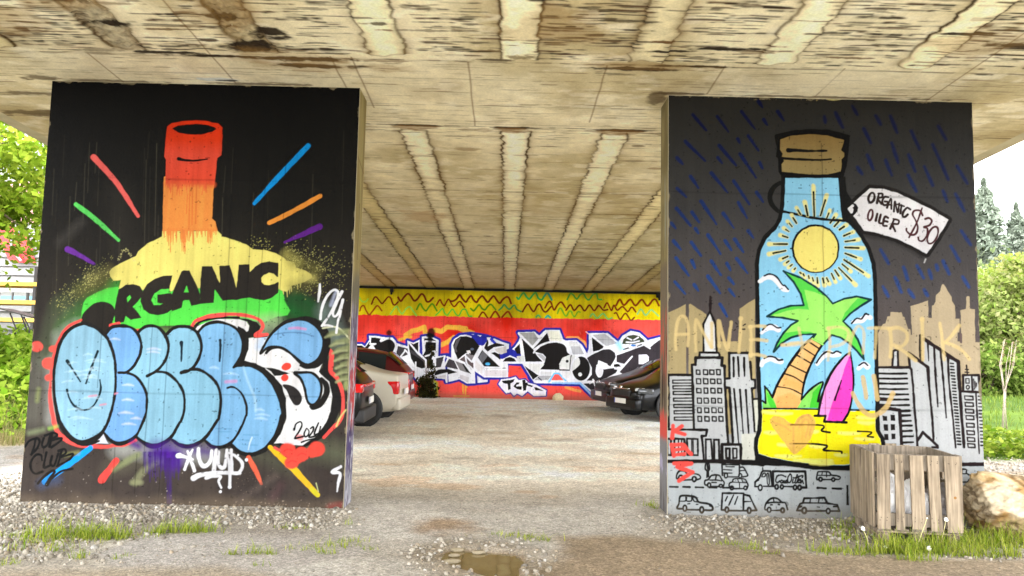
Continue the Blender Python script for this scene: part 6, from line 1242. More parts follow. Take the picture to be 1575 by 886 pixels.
t = thing('wooden_crate', CRATE, 'weathered slatted wooden crate of rubbish standing before the right pier', 'crate', rotz=math.radians(-8.5))
Zb, Zt = .13, .775
def board(nm, x0, x1, y0, y1, z0, z1, mat=M_WOOD, lean=0.0, nails=()):
    bm = bmesh.new(); vs = bm_box(bm, ((x0+x1)/2, (y0+y1)/2, (z0+z1)/2), (x1-x0, y1-y0, z1-z0), bevel=.0025)
    for v in bm.verts:
        f = (v.co.z - z0)/max(z1-z0, .01); v.co.x += lean*(f-.5); v.co.y += .003*math.sin(f*5+x0*20)
    k0 = set(bm.faces)
    for x, z in nails:
        bm_disc_ring(bm, (x, y0-.0004, z), (0, -1, 0), [(.0045, 0), (.004, .002), (0, .002)], 8)
    bm.faces.ensure_lookup_table()
    for f_ in bm.faces: f_.material_index = 0 if f_ in k0 else 1
    o = link(nm, bm_mesh(nm, bm), mat, t)
    if nails: o.data.materials.append(M_NAIL)
    return o
M_NAIL = pmat('rusty_nail', (64, 46, 34), rough=.7)
fx = [(0.0, .118, .004), (.160, .238, -.006), (.290, .405, -.016), (.440, .540, -.022), (.575, .695, -.016)]
sc = CW/.72
for a, b, l in [(0.0, .112, .004), (.155, .232, .0), (.286, .402, -.014), (.440, .536, -.022), (.578, .706, -.016)]:
    nl = [(a*sc+(b-a)*sc*q+rnd.uniform(-.008, .008), z+rnd.uniform(-.01, .01)) for z in (.20, .225, .70, .72) for q in (.25, .72)]
    board('front_slat', a*sc+.002, b*sc, -.022, -.001, Zb+rnd.uniform(-.012, .004), Zt+rnd.uniform(-.01, .008), lean=l, nails=nl)
for i, (a, b) in enumerate([(.03, .17), (.215, .335), (.38, .51), (.55, .68)]): board('side_slat', -.022, -.002, a, b, Zb+rnd.uniform(-.01, .01), Zt+rnd.uniform(-.012, .008))
for i, (a, b) in enumerate([(.03, .15), (.215, .33), (.40, .52), (.60, .72)]): board('side_slat', CW+.002, CW+.022, a, b, Zb, Zt+rnd.uniform(-.015, .005))
for a, b in [(.0, .12), (.17, .27), (.32, .42), (.46, .55), (.60, .70)]: board('back_slat', a, b, CD+.002, CD+.022, Zb, Zt+rnd.uniform(-.012, .02))
for z in (.205, .47, .705):
    h = .055 if z != .705 else .07
    for nm, q in (('front_rail', (.0, CW, .001, .022)), ('back_rail', (.0, CW, CD-.022, CD-.001)), ('side_rail', (.001, .022, .024, CD-.024)), ('side_rail', (CW-.022, CW-.001, .024, CD-.024))):
        if z == .47 and nm == 'front_rail': continue
        board(nm, q[0], q[1], q[2], q[3], z-h, z+h, M_WOOD2)
for x in (.02, .30, .59):
    for y in (.0, .31, .58): board('foot_block', x, x+.09, y, y+.11, -.02, .09, M_WOOD)
for y in (.0, .31, .58): board('skid', 0, CW, y, y+.11, .092, .108, M_WOOD)
for a in (.0, .145, .29, .435, .58): board('floor_board', a, a+.12, .0, CD, .110, .126, M_WOOD2)
bm = bmesh.new(); bm_disc_ring(bm, (.64, -.0235, .42), (0, -1, 0), [(.013, 0), (.011, .0015), (0, .002)], 14); link('knot', bm_mesh('knot', bm), M_KNOT, t)

def lump(n, seed, s, rough):
    v, f = ico(4)
    r = 1 + rough*(fbm(v[:, 0]*2.2+seed, v[:, 1]*2.2+v[:, 2]*1.7, seed, 4)-.5) + rough*.5*np.abs(fbm(v[:, 0]*6+seed, v[:, 1]*6-v[:, 2]*5, seed+1, 3)-.5)
    return v*r[:, None]*np.array(s), f
M_BAGW = pmat('white_plastic', (226, 224, 222), rough=.45, vary=.06, bump=.4, bscale=22); M_BAGD = pmat('grey_plastic', (120, 112, 108), rough=.4, vary=.15, bump=.5, bscale=18); M_BAGB = pmat('brown_cardboard', (150, 118, 82), rough=.8, vary=.15)
def in_crate(x, y, z):
    a = math.radians(-8.5); return (CRATE[0] + x*math.cos(a) - y*math.sin(a), CRATE[1] + x*math.sin(a) + y*math.cos(a), z)
for nm, mat, loc, s, lab, sd in [('rubbish_bag', M_BAGW, (.17, .20, .34), (.13, .15, .22), 'white plastic rubbish bag behind the left slats of the crate', 3), ('rubbish_bag', M_BAGW, (.37, .22, .30), (.12, .15, .21), 'crumpled white bag with a dark fold in the middle of the crate', 5),
                            ('rubbish_bag', M_BAGD, (.58, .22, .30), (.14, .16, .19), 'grey rubbish bag behind the right slats of the crate', 8), ('rubbish_bag', M_BAGD, (.38, .52, .27), (.24, .17, .16), 'dark grey bag at the back of the crate floor', 9)]:
    v, f = lump(4, sd, s, .7); o = link(nm, mesh_np(nm, v, f, smooth=True), mat, loc=in_crate(*loc)); tag(o, lab, 'bag', 'rubbish bags in the crate')

# ------------------------------------------------------------------ boulder
v, f = ico(6)
p = v*1.0
def ridged(x, y, s): return 1 - np.abs(2*fbm(x, y, s, 4)-1)
r = 1 + .34*(fbm(p[:, 0]*1.3+3, p[:, 1]*1.3+p[:, 2]*1.1, 401, 4)-.5) + .16*(ridged(p[:, 0]*2.3+p[:, 2], p[:, 1]*2.0-p[:, 2]*2.2, 402)-.5)
for nrm, d in [((-.75, -.6, .3), .83), ((.1, -.95, .15), .80), ((-.2, -.45, .87), .74), ((.5, -.6, .6), .80), ((-.6, -.5, -.62), .82), ((.3, -.8, -.5), .80), ((0, .1, 1), .72), ((-.95, .1, -.1), .9)]:
    nv = np.array(nrm)/np.linalg.norm(nrm); dd = p@nv*r; over = np.maximum(dd-d, 0); p = p; r = r - over*.82/np.maximum(p@nv, .25)
q = p*r[:, None]; det = .09*(ridged(q[:, 0]*4+q[:, 2]*3, q[:, 1]*4+q[:, 2]*6, 405)-.5) + .05*(ridged(q[:, 0]*11-q[:, 2]*6, q[:, 1]*9+q[:, 2]*12, 415)-.5) + .05*(fbm(q[:, 0]*18, q[:, 1]*18+q[:, 2]*15, 406, 3)-.5)
q = q*(1+det)[:, None]*np.array([.68, .44, .37])
cr = ridged(q[:, 0]*7+q[:, 2]*5, q[:, 1]*6-q[:, 2]*9, 405); nn = fbm(q[:, 0]*6, q[:, 2]*7+q[:, 1]*4, 407, 4)
cb = mixc(lin((176, 152, 112))*np.ones((len(q), 3)), lin((146, 112, 66)), sstep(.42, .68, nn)); cb = mixc(cb, lin((192, 178, 152)), sstep(.5, .7, fbm(q[:, 0]*6+2, q[:, 2]*8, 409, 4))*.85); cb = mixc(cb, lin((78, 58, 34)), sstep(.78, .96, cr)*.7); cb = cb*(1 + .5*(fbm(q[:, 0]*30, q[:, 2]*34+q[:, 1]*20, 417, 3)-.5))[:, None]; cb = mixc(cb, lin((128, 108, 66)), sstep(-.15, -.33, q[:, 2])*.5)
M_ROCK = attr_mat('ochre_rock', rough=.9, fine=30, amount=.2, bump=.6, bscale=34, spec=.15)
o = link('boulder', mesh_np('boulder', q, f, np.clip(cb, .01, .75)), M_ROCK, loc=(5.09, 7.10, .235)); o.rotation_euler = (0, math.radians(6), math.radians(8)); tag(o, 'big ochre boulder lying right of the wooden crate', 'boulder')
v, f = ico(3); v = v*(1+.5*(fbm(v[:, 0]*2, v[:, 1]*2+v[:, 2], 11, 3)[:, None]-.5))*np.array([.17, .13, .14]); x, z = on_wall(858, 608, WALL_Y-.15)
o = link('pale_stone', mesh_np('pale_stone', v, f, np.tile(lin((216, 200, 160)), (len(v), 1))), M_ROCK, loc=(x, WALL_Y-.18, .24)); tag(o, 'small pale stone lying at the foot of the red wall', 'stone')

# ------------------------------------------------------------------ grass, weeds, leaves
def blades(name, bases, hs, wid, colA, colB, lean=.5, seg=4):
    n = len(bases); th = nrs.uniform(0, 2*PI, n); d = np.stack([np.cos(th), np.sin(th)], -1); ln = nrs.uniform(.1, 1, n)*lean
    side = np.stack([-d[:, 1], d[:, 0]], -1); tt = np.linspace(0, 1, seg+1)
    V = np.zeros((n, seg+1, 2, 3)); w = wid*nrs.uniform(.6, 1.4, n)
    for k, s_ in enumerate(tt):
        off2 = d*(ln*hs*s_**1.8)[:, None]; z = hs*(s_ - .35*ln*s_**2.2)
        for j, sg in enumerate((-1, 1)):
            ww = w*(1-s_**1.6*.93)*.5*sg
            V[:, k, j, :2] = bases[:, :2] + off2 + side*ww[:, None]; V[:, k, j, 2] = bases[:, 2] + z
    idx = np.arange(n*(seg+1)*2).reshape(n, seg+1, 2)
    Q = np.stack([idx[:, :-1, 0], idx[:, :-1, 1], idx[:, 1:, 1], idx[:, 1:, 0]], -1).reshape(-1, 4)
    mixv = nrs.rand(n)[:, None, None, None]; c = lin(colA)*(1-mixv) + lin(colB)*mixv; c = c*np.linspace(.65, 1.15, seg+1)[None, :, None, None]*np.ones((n, seg+1, 2, 1))
    return mesh_np(name, V.reshape(-1, 3), Q, c.reshape(-1, 3), smooth=True)
M_GRASS = attr_mat('grass_blade', rough=.55, fine=20, amount=.1, bump=0, leaf=.45, gain=.72, spec=.08)
bs_, hs_ = [], []
def tuft(px, py, rx, ry, n, h):
    n = int(n*.60); h = h*.66; p = on_ground(px, py); x = p[0] + nrs.normal(size=n)*rx*.5; y = p[1] + nrs.normal(size=n)*ry*.5
    k = ~((x > PIERS[0][0]-.03) & (x < PIERS[0][1]+.03) & (y > PIER_Y-.03) & (y < PIER_Y+PIER_T+.03)) & ~((x > PIERS[1][0]-.03) & (x < PIERS[1][1]+.03) & (y > PIER_Y-.03) & (y < PIER_Y+PIER_T+.03)); x, y = x[k], y[k]
    bs_.append(np.stack([x, y, ground_h(x, y)-.005], -1)); cl = .55 + .9*fbm(x*9, y*9, 77, 2); hs_.append(h*cl*np.clip(nrs.gamma(4, .26, len(x)), .25, 2.1))
for a in [(95, 824, .30, .16, 330, .16), (130, 826, .32, .15, 340, .15), (160, 828, .30, .14, 300, .13), (80, 832, .2, .14, 130, .12), (180, 826, .22, .1, 150, .11), (20, 826, .25, .1, 70, .11), (15, 846, .14, .08, 50, .1), (2, 868, .12, .06, 70, .1), (122, 858, .07, .05, 60, .11), (90, 848, .12, .07, 60, .1), (50, 838, .2, .1, 60, .12), (178, 860, .05, .04, 25, .08), (200, 855, .06, .04, 20, .06),
          (255, 819, .2, .07, 170, .11), (280, 817, .24, .07, 240, .12), (305, 816, .18, .06, 150, .1), (240, 822, .1, .06, 50, .08), (355, 852, .05, .03, 45, .10), (392, 850, .1, .05, 70, .09), (415, 852, .08, .04, 50, .09), (398, 870, .07, .03, 20, .05), (470, 845, .15, .06, 50, .07), (520, 838, .25, .1, 120, .08), (545, 832, .12, .06, 50, .07), (500, 850, .15, .06, 50, .08), (570, 845, .1, .04, 30, .06), (455, 812, .16, .03, 60, .06), (535, 806, .05, .03, 20, .08),
          (800, 826, .25, .07, 130, .06), (825, 831, .2, .06, 100, .06), (785, 822, .15, .05, 50, .05), (1130, 838, .25, .06, 110, .07), (1155, 845, .12, .05, 70, .07), (1180, 852, .18, .04, 60, .05), (1290, 815, .1, .08, 60, .18), (1300, 830, .12, .1, 70, .15), (1310, 805, .08, .06, 50, .16),
          (1000, 778, .12, .05, 60, .08), (1010, 782, .1, .05, 60, .07),
          (1265, 848, .18, .08, 110, .10), (1290, 850, .22, .08, 120, .11), (1325, 854, .2, .07, 120, .11), (1360, 850, .25, .1, 300, .15), (1400, 852, .3, .1, 420, .16), (1440, 848, .3, .12, 420, .17), (1480, 842, .3, .14, 420, .18), (1520, 838, .3, .14, 420, .18), (1560, 836, .3, .14, 380, .18), (1410, 862, .2, .07, 150, .13), (1500, 856, .3, .08, 260, .15), (1550, 855, .3, .1, 240, .14), (1610, 840, .4, .2, 260, .18), (1385, 838, .2, .1, 140, .16), (1450, 832, .25, .1, 200, .18), (1500, 826, .2, .1, 160, .16)]: tuft(*a)
bases = np.concatenate(bs_); hh = np.concatenate(hs_)
o = link('grass', blades('grass', bases, hh, .0068, (116, 150, 24), (206, 212, 92), 1.1), M_GRASS); tag(o, kind='stuff')
# dry straws among it
bs_, hs_ = [], []
for a in [(45, 845, .2, .12, 40, .09), (100, 838, .3, .1, 40, .13), (1540, 845, .35, .12, 30, .24), (1470, 845, .2, .1, 14, .2), (1380, 850, .3, .06, 20, .15)]: tuft(*a)
o = link('dry_grass', blades('dry_grass', np.concatenate(bs_), np.concatenate(hs_), .004, (196, 176, 116), (222, 206, 150), .9), M_GRASS); tag(o, kind='stuff')

M_LEAF = attr_mat('leaf', rough=.5, fine=8, amount=.12, bump=0, leaf=.45, spec=.06, gain=.46)
M_LEAFL = attr_mat('left_leaf', rough=.5, fine=8, amount=.12, bump=0, leaf=.5, spec=.06, gain=.70)  # same leaf at a higher gain, for the left side
M_LAWN = attr_mat('lawn_blade', rough=.6, fine=8, amount=.12, bump=0, leaf=.4, spec=.2, gain=.36)
M_BARK = pmat('bark', (92, 78, 60), rough=.9, vary=.3, scale=10, bump=.5)
def leaves(P, size, cols, flat=0.0, k=1.7):
    n = len(P); R = rot_rand(n)
    a = R[:, 0]; b = R[:, 1]
    if flat:
        up = np.array([0, 0, 1.0]); nrm = R[:, 2]*(1-flat) + up*flat; nrm /= np.linalg.norm(nrm, axis=1)[:, None]
        a = np.cross(nrm, R[:, 1]); a /= np.linalg.norm(a, axis=1)[:, None]; b = np.cross(nrm, a)
    s = size*nrs.uniform(.6, 1.4, n)[:, None]
    V = np.stack([P - a*s*k*.5, P + b*s*.5 - a*s*.1, P + a*s*k*.5, P - b*s*.5 - a*s*.1], 1)
    Q = np.arange(n*4).reshape(n, 4)
    return V.reshape(-1, 3), Q, np.repeat(cols, 4, 0)
def clump_cloud(n, center, radii, nclump, cr, droop=.0):
    u = nrs.normal(size=(nclump, 3)); u /= np.linalg.norm(u, axis=1)[:, None]
    rad = nrs.uniform(.35, 1.05, nclump)**.6
    C = np.array(center) + u*rad[:, None]*np.array(radii)
    i = nrs.choice(nclump, n); off_ = nrs.normal(size=(n, 3))*np.array([cr, cr, cr*.6])*nrs.uniform(.5, 1.3, nclump)[i][:, None]
    P = C[i] + off_
    shade = nrs.uniform(.72, 1.22, nclump)[i]*(1 + .22*np.clip(off_[:, 2]/max(cr, 1e-3), -1, 1))
    return P, shade, C
def tree(name, lab, cat, base, h, crown, radii, n, leaf, colA, colB, nclump, cr, group, trunk_r=.16):
    bx, by = base[0], base[1]; bz = float(ground_h(np.array(bx), np.array(by))) if len(base) < 3 else base[2]
    t = thing(name, (bx, by, bz-.05), lab, cat, group)
    P, sh, C = clump_cloud(n, crown, radii, nclump, cr)
    m_ = nrs.rand(n)[:, None]; cols = (lin(colA)*(1-m_) + lin(colB)*m_)*sh[:, None]
    V, Q, cc = leaves(P, leaf, np.clip(cols, .01, .6))
    link('crown', mesh_np('crown', V, Q, cc), M_LEAFL if bx < 0 else M_LEAF, t)
    bm = bmesh.new(); top = Vector((crown[0], crown[1], crown[2]+radii[2]*.35)); k = Vector((0, 0, -.1)); mid = top*.5 + Vector((rnd.uniform(-.1, .1), rnd.uniform(-.1, .1), 0))
    bm_tube(bm, [k, mid*.5+Vector((rnd.uniform(-.05, .05), 0, 0)), mid, top], [trunk_r, trunk_r*.8, trunk_r*.6, trunk_r*.15])
    for c in C[:min(26, len(C))]:
        c = Vector(c); f_ = rnd.uniform(.35, .85); s_ = mid*(1-f_)+top*f_ if f_ > .5 else k*(1-f_*1.6)+mid*(f_*1.6)
        bm_tube(bm, [s_, s_*.45+c*.55+Vector((0, 0, .08*radii[2])), c], [trunk_r*.3, trunk_r*.18, trunk_r*.06], 5)
    link('trunk', bm_mesh('trunk', bm, True), M_BARK, t)
    return t
# left: tree overhanging the bank
tree('leafy_tree', 'bright green tree whose branches hang beside the left pier', 'tree', (-13.6, 14.6), 7, (1.3, .2, 4.6), (3.3, 2.2, 3.0), 30000, .085, (120, 156, 30), (186, 206, 70), 190, .34, 'trees on the left bank', .2)
tree('leafy_tree', 'fuller green tree above the warehouse on the left', 'tree', (-17.5, 18), 10, (0, 0, 6.8), (4.2, 3.0, 4.4), 26000, .12, (110, 150, 34), (180, 202, 80), 120, .55, 'trees on the left bank', .25)
tree('leafy_tree', 'tall green tree far beyond the left bank', 'tree', (-34, 44), 14, (0, 0, 9), (7, 5, 7.5), 16000, .3, (104, 140, 40), (168, 194, 84), 90, 1.1, 'trees on the left bank', .4)
# left bank weeds
n = 15000; x = nrs.uniform(-15, -6.75, n); y = nrs.uniform(12.4, 19.5, n); hgt = fbm(x*.9, y*.9, 501, 3)
k = nrs.rand(n) < sstep(.2, .5, hgt)*sstep(12.3, 13.6, y); x, y, hgt = x[k], y[k], hgt[k]
P = np.stack([x, y, ground_h(x, y) + nrs.rand(len(x))*.75*hgt*sstep(12.4, 14.5, y)], -1); m_ = nrs.rand(len(x))[:, None]
V, Q, cc = leaves(P, .11, (lin((108, 150, 26))*(1-m_) + lin((190, 212, 80))*m_)*nrs.uniform(.7, 1.2, (len(x), 1)), flat=.4)
o = link('undergrowth', mesh_np('undergrowth', V, Q, cc), M_LEAFL); tag(o, kind='stuff')
n = 2600; x = nrs.uniform(-12, -6.6, n); y = nrs.uniform(11.5, 14.5, n)
o = link('bank_grass', blades('bank_grass', np.stack([x, y, ground_h(x, y)], -1), nrs.uniform(.1, .4, n), .012, (206, 186, 120), (170, 190, 80), .8), M_LAWN); tag(o, kind='stuff')
# right: groundcover, lawn tufts, shrubs, trees
n = 16000; x = nrs.uniform(6.7, 16, n); y = nrs.uniform(12.2, 16.2, n); hgt = fbm(x*1.1, y*1.1, 511, 3); k = nrs.rand(n) < sstep(12.1, 12.7, y + .4*(hgt-.5)); x, y, hgt = x[k], y[k], hgt[k]
P = np.stack([x, y, ground_h(x, y) + nrs.rand(len(x))*(.12+.38*hgt)*sstep(16.4, 14.5, y)], -1); m_ = nrs.rand(len(x))[:, None]
V, Q, cc = leaves(P, .085, (lin((116, 158, 20))*(1-m_) + lin((206, 222, 90))*m_)*nrs.uniform(.7, 1.2, (len(x), 1)), flat=.55, k=1.2)
o = link('groundcover', mesh_np('groundcover', V, Q, cc), M_LEAF); tag(o, kind='stuff')
n = 9000; x = nrs.uniform(8, 36, n); y = 14.5 + 24*nrs.rand(n)
o = link('lawn_grass', blades('lawn_grass', np.stack([x, y, ground_h(x, y)], -1), nrs.uniform(.08, .3, n), .03, (132, 166, 40), (190, 212, 90), .6, 2), M_LAWN); tag(o, kind='stuff')
for (x, y, h, r, ca, cb_, lab) in [(25.0, 40, 5.0, 3.2, (134, 164, 56), (206, 216, 130), 'pale green bushy tree behind the lawn beside the right pier'), (29.0, 41.5, 7.2, 3.4, (150, 178, 60), (214, 222, 130), 'yellow green tree with a bare stem behind the lawn'), (27.5, 50, 9.2, 4.0, (176, 196, 56), (226, 230, 110), 'tall lime green tree at the wood edge'), (34, 47, 8.4, 4.2, (160, 186, 60), (216, 226, 116), 'broad lime tree further along the wood edge'),
                                   (32.5, 39, 4.2, 3.0, (120, 150, 50), (190, 206, 110), 'low rounded tree near the lawn corner'), (40, 52, 10, 5, (150, 180, 60), (210, 222, 110), 'tallest lime tree at the far end of the wood edge'), (21.5, 46, 8.0, 3.4, (150, 182, 60), (214, 226, 116), 'lime tree standing behind the right pier')]:
    tree('deciduous_tree', lab, 'tree', (x, y), h, (0, 0, h*.56), (r, r*.9, h*.50), 9500, .17, ca, cb_, 110, .48, 'trees behind the lawn', .16)
for (x, y, r, lab) in [(23.8, 36.5, 1.5, 'dense shrub at the back of the lawn next to the right pier'), (27, 37.2, 1.8, 'wide shrub at the back of the lawn'), (31, 37, 1.7, 'shrub at the far corner of the lawn')]:
    tree('shrub', lab, 'shrub', (x, y), r, (0, 0, r*.75), (r*1.25, r, r*.8), 4500, .13, (106, 140, 44), (180, 200, 100), 60, .3, 'shrubs edging the lawn', .06)
M_CONIF = attr_mat('misty_needles', rough=.9, fine=2, amount=.1, bump=0, spec=.0, leaf=.3, gain=.52)  # distance haze painted in as pale grey-green needles
def conifer(x, y, h, lab, seed):
    bz = float(ground_h(np.array(x), np.array(y))); t = thing('conifer_tree', (x, y, bz-.2), lab, 'tree', 'conifers on the hill')
    n = 9000; f_ = nrs.rand(n)**1.15; lev = np.round(f_*15)/15 + nrs.normal(size=n)*.016; th = nrs.uniform(0, 2*PI, n); lobes = .45 + .95*vnoise(th*1.9, np.round(f_*15)*3.7+seed, seed)
    rad = h*.30*np.clip(1-lev, 0, 1)**.85*lobes*nrs.uniform(.15, 1.05, n)**.5
    P = np.stack([np.cos(th)*rad, np.sin(th)*rad, h*(.1+.9*lev) - rad*.35], -1)
    m_ = nrs.rand(n)[:, None]; cols = (lin((170, 184, 160))*(1-m_) + lin((200, 208, 186))*m_)*nrs.uniform(.8, 1.15, (n, 1))
    V, Q, cc = leaves(P, h*.020, cols, flat=.4, k=2.2); link('crown', mesh_np('crown', V, Q, cc), M_CONIF, t)
    bm = bmesh.new(); bm_tube(bm, [(0, 0, 0), (0, 0, h*.5), (0, 0, h*.98)], [h*.014, h*.009, h*.002]); link('trunk', bm_mesh('trunk', bm, True), M_BARK, t)
for i, (x, y, h, lab) in enumerate([(70.5, 108, 21, 'tallest misty conifer on the hill right of the pier'), (78, 112, 17.5, 'misty conifer at the right edge on the hill'), (66, 112, 17, 'misty conifer half hidden behind the right pier'), (74.5, 118, 14, 'small misty conifer in the dip between two taller ones'), (84, 110, 19, 'misty conifer beyond the right edge of the hill'), (61, 108, 18, 'misty conifer behind the right pier on the hill'), (90, 118, 20, 'far misty conifer at the end of the hill row')]): conifer(x, y, h, lab, i)
for i, (x, y, h, lab) in enumerate([(72.5, 124, 17, 'misty conifer filling the gap behind the tallest one'), (68, 122, 15, 'low misty conifer left of the tallest one, close to the pier'), (80.5, 126, 19, 'misty conifer behind the one at the right edge'), (76, 108, 12, 'short misty conifer in front of the hill row')]): conifer(x, y, h, lab, i+20)
# far wooded slope behind the conifers, one mass with haze painted into its leaf colours
n = 16000; x = nrs.uniform(40, 130, n); y = nrs.uniform(84, 150, n); top_ = 5 + 6*fbm(x*.13, y*.13, 531, 3) + 3*fbm(x*.5, y*.5, 532, 2)
P = np.stack([x, y, ground_h(x, y) + top_*nrs.rand(n)**.5], -1); m_ = nrs.rand(n)[:, None]
V, Q, cc = leaves(P, .75, (lin((150, 172, 112))*(1-m_) + lin((196, 206, 150))*m_)*nrs.uniform(.8, 1.15, (n, 1)), flat=.3, k=1.4)
o = link('far_wood', mesh_np('far_wood', V, Q, cc), M_CONIF); tag(o, kind='stuff')
# dry stalk plant
t = thing('dried_plant', (10.75, 16, float(ground_h(np.array(10.75), np.array(16.)))), 'pale dried seed stalks standing in the lawn right of the pier', 'plant')
M_DRY = pmat('dry_stem', (168, 152, 136), rough=.8); M_SEED = pmat('seed_head', (120, 96, 70), rough=.9)
bm = bmesh.new(); bs2 = bmesh.new()
for i in range(9):
    a = rnd.uniform(0, 2*PI); s_ = rnd.uniform(.04, .16); b0 = Vector((rnd.uniform(-.12, .06), rnd.uniform(-.06, .06), 0)); k1 = Vector((rnd.uniform(-.03, .03), 0, .95)); k2 = Vector((.05+math.cos(a)*s_, math.sin(a)*s_, 1.55)); k3 = Vector((.14+math.cos(a)*s_*.8, math.sin(a)*s_, 2.0+rnd.uniform(-.1, .12)))
    bm_tube(bm, [b0, k1, k2, k3], [.0055, .005, .004, .0025], 5)
    for j in range(12):
        f_ = rnd.random(); p_ = k2*(1-f_)+k3*f_ + Vector((rnd.uniform(-.04, .04), rnd.uniform(-.04, .04), rnd.uniform(-.03, .05))); bmesh.ops.create_icosphere(bs2, subdivisions=1, radius=rnd.uniform(.007, .013), matrix=Matrix.Translation(p_))
link('stalk', bm_mesh('stalk', bm, True), M_DRY, t); link('seed_head', bm_mesh('seed_head', bs2, True), M_SEED, t)['kind'] = 'stuff'
# weed against the back wall
t = thing('wall_weed', (-2.36, WALL_Y-.35, float(ground_h(np.array(-2.36), np.array(22.6)))), 'dark scrubby weed growing at the foot of the graffiti wall', 'plant')
P, sh, C = clump_cloud(2200, (-.03, 0, .28), (.22, .16, .36), 30, .08); P2_, sh2, C2 = clump_cloud(260, (.10, 0, 1.0), (.06, .08, .6), 12, .045)
P = np.concatenate([P, P2_]); P[:, 2] = np.abs(P[:, 2]); m_ = nrs.rand(len(P))[:, None]
V, Q, cc = leaves(P, .055, (lin((46, 40, 26))*(1-m_) + lin((96, 92, 44))*m_)); link('foliage', mesh_np('foliage', V, Q, cc), M_LEAF, t)
bm = bmesh.new()
for i in range(9): bm_tube(bm, [(rnd.uniform(-.1, .1), 0, -.05), (rnd.uniform(-.15, .15), rnd.uniform(-.1, .1), .6), (rnd.uniform(-.2, .15), rnd.uniform(-.1, .1), rnd.uniform(.6, 1.5))], [.014, .009, .003], 5)
link('stem', bm_mesh('stem', bm, True), M_BARK, t)
# dandelion clocks
M_STEM = pmat('dandelion_stem', (186, 176, 120), rough=.6); M_PUFF = pmat('dandelion_puff', (236, 232, 222), rough=.9)
for px, py, tx, ty, r, lab in [(1338, 846, 1327, 813, .018, 'white dandelion clock in front of the crate left corner'), (1446, 840, 1455, 799, .016, 'white dandelion clock before the rightmost crate slat'), (1428, 852, 1429, 846, .02, 'low white dandelion head in the grass below the crate'), (1380, 850, 1362, 849, .014, 'dandelion head lying over at the grass edge'), (1408, 846, 1426, 797, .006, 'thin closed dandelion stalk leaning right before the crate')]:
    b = on_ground(px, py); top = EYE + bearing(tx, ty)*((b[1]-.02)/bearing(tx, ty)[1]); top[2] = max(top[2], .05); dl = Vector(top - b)
    t = thing('dandelion', b, lab, 'dandelion', 'dandelions round the crate'); bm = bmesh.new(); bm_tube(bm, [(0, 0, -.01), dl*.5+Vector((.006, 0, .01)), dl], [.0035, .003, .0025], 6); link('stem', bm_mesh('stem', bm, True), M_STEM, t)
    bm = bmesh.new(); bmesh.ops.create_icosphere(bm, subdivisions=2, radius=r, matrix=Matrix.Translation(dl))
    for v in bm.verts: v.co += (v.co-dl)*rnd.uniform(-.25, .25)
    link('seed_head', bm_mesh('seed_head', bm), M_PUFF, t)

# ------------------------------------------------------------------ left: warehouse, rack, trestle
M_WHITE = pmat('white_render', (160, 157, 154), rough=.8, vary=.05); M_RED = pmat('red_panel', (206, 52, 52), rough=.5, vary=.05); M_PINK = pmat('pink_render', (226, 168, 158), rough=.8); M_YEL = pmat('yellow_steel', (226, 176, 60), rough=.45); M_STEEL = pmat('dark_steel', (52, 44, 40), rough=.5, vary=.2); M_BLUE = pmat('blue_print', (120, 180, 216), rough=.5)
t = thing('warehouse_building', (-20, 27, 1.4), 'white warehouse with a big red emblem behind the left bank', 'building')
bm = bmesh.new(); bm_box(bm, (-1, 4, 4.2), (22, 8, 8.8)); link('wall', bm_mesh('wall', bm), M_WHITE, t)
bm = bmesh.new(); bm_box(bm, (-1, 4, 8.75), (22.5, 8.5, .3)); link('roof', bm_mesh('roof', bm), M_STEEL, t)
bm = bmesh.new(); bm_box(bm, (2.5, -.04, 5.3), (8, .06, 1.5)); link('fascia_panel', bm_mesh('fascia_panel', bm), M_PINK, t)
bm = bmesh.new()
for y in np.arange(.3, 3.6, .33): bm_box(bm, (1, -.03, y), (16, .05, .02))
link('cladding', bm_mesh('cladding', bm), M_STEEL, t)
def plate(pts, y, nm, mat, par, th=.05):
    bm = bmesh.new(); a = [bm.verts.new((x, y, z)) for x, z in pts]; b = [bm.verts.new((x, y+th, z)) for x, z in pts]; bm.faces.new(a); bm.faces.new(b[::-1])
    for i in range(len(a)): bm.faces.new((a[i], a[i-1], b[i-1], b[i]))
    return link(nm, bm_mesh(nm, bm), mat, par)
def wpt(px, py): x, z = on_wall(px, py, 26.9); return (x+20, z-1.4)
plate([wpt(*q) for q in [(-60, 335), (5, 343), (20, 350), (45, 380), (55, 404), (30, 404), (14, 400), (0, 372), (-30, 352)]], -.12, 'red_emblem', M_RED, t, .05)
plate([wpt(*q) for q in [(22, 376), (26, 364), (34, 358), (50, 372), (52, 386), (30, 390)]], -.19, 'red_emblem', M_RED, t, .05)
bm = bmesh.new(); arc = [wpt(*q) for q in [(32, 356), (24, 364), (20, 376), (24, 388), (36, 402)]]; bm_tube(bm, [(x, -.22, z) for x, z in arc], .045, 6); link('emblem_arc', bm_mesh('emblem_arc', bm), M_WHITE, t)
t = thing('storage_rack', (-17.4, 24.6, 1.45), 'yellow beamed storage rack in front of the white warehouse', 'rack')
def rz(py): return on_wall(30, py, 24.6)[1]-1.45
for x in (-4.2, -2.2, -.2, 1.75, 3.9):
    bm = bmesh.new(); bm_box(bm, (x, 0, 1.3), (.09, .09, 2.7)); bm_box(bm, (x, .9, 1.3), (.09, .09, 2.7))
    for z in (.4, 1.2, 2.0): bm_box(bm, (x, .45, z), (.05, .9, .05))
    link('upright', bm_mesh('upright', bm), M_STEEL, t)
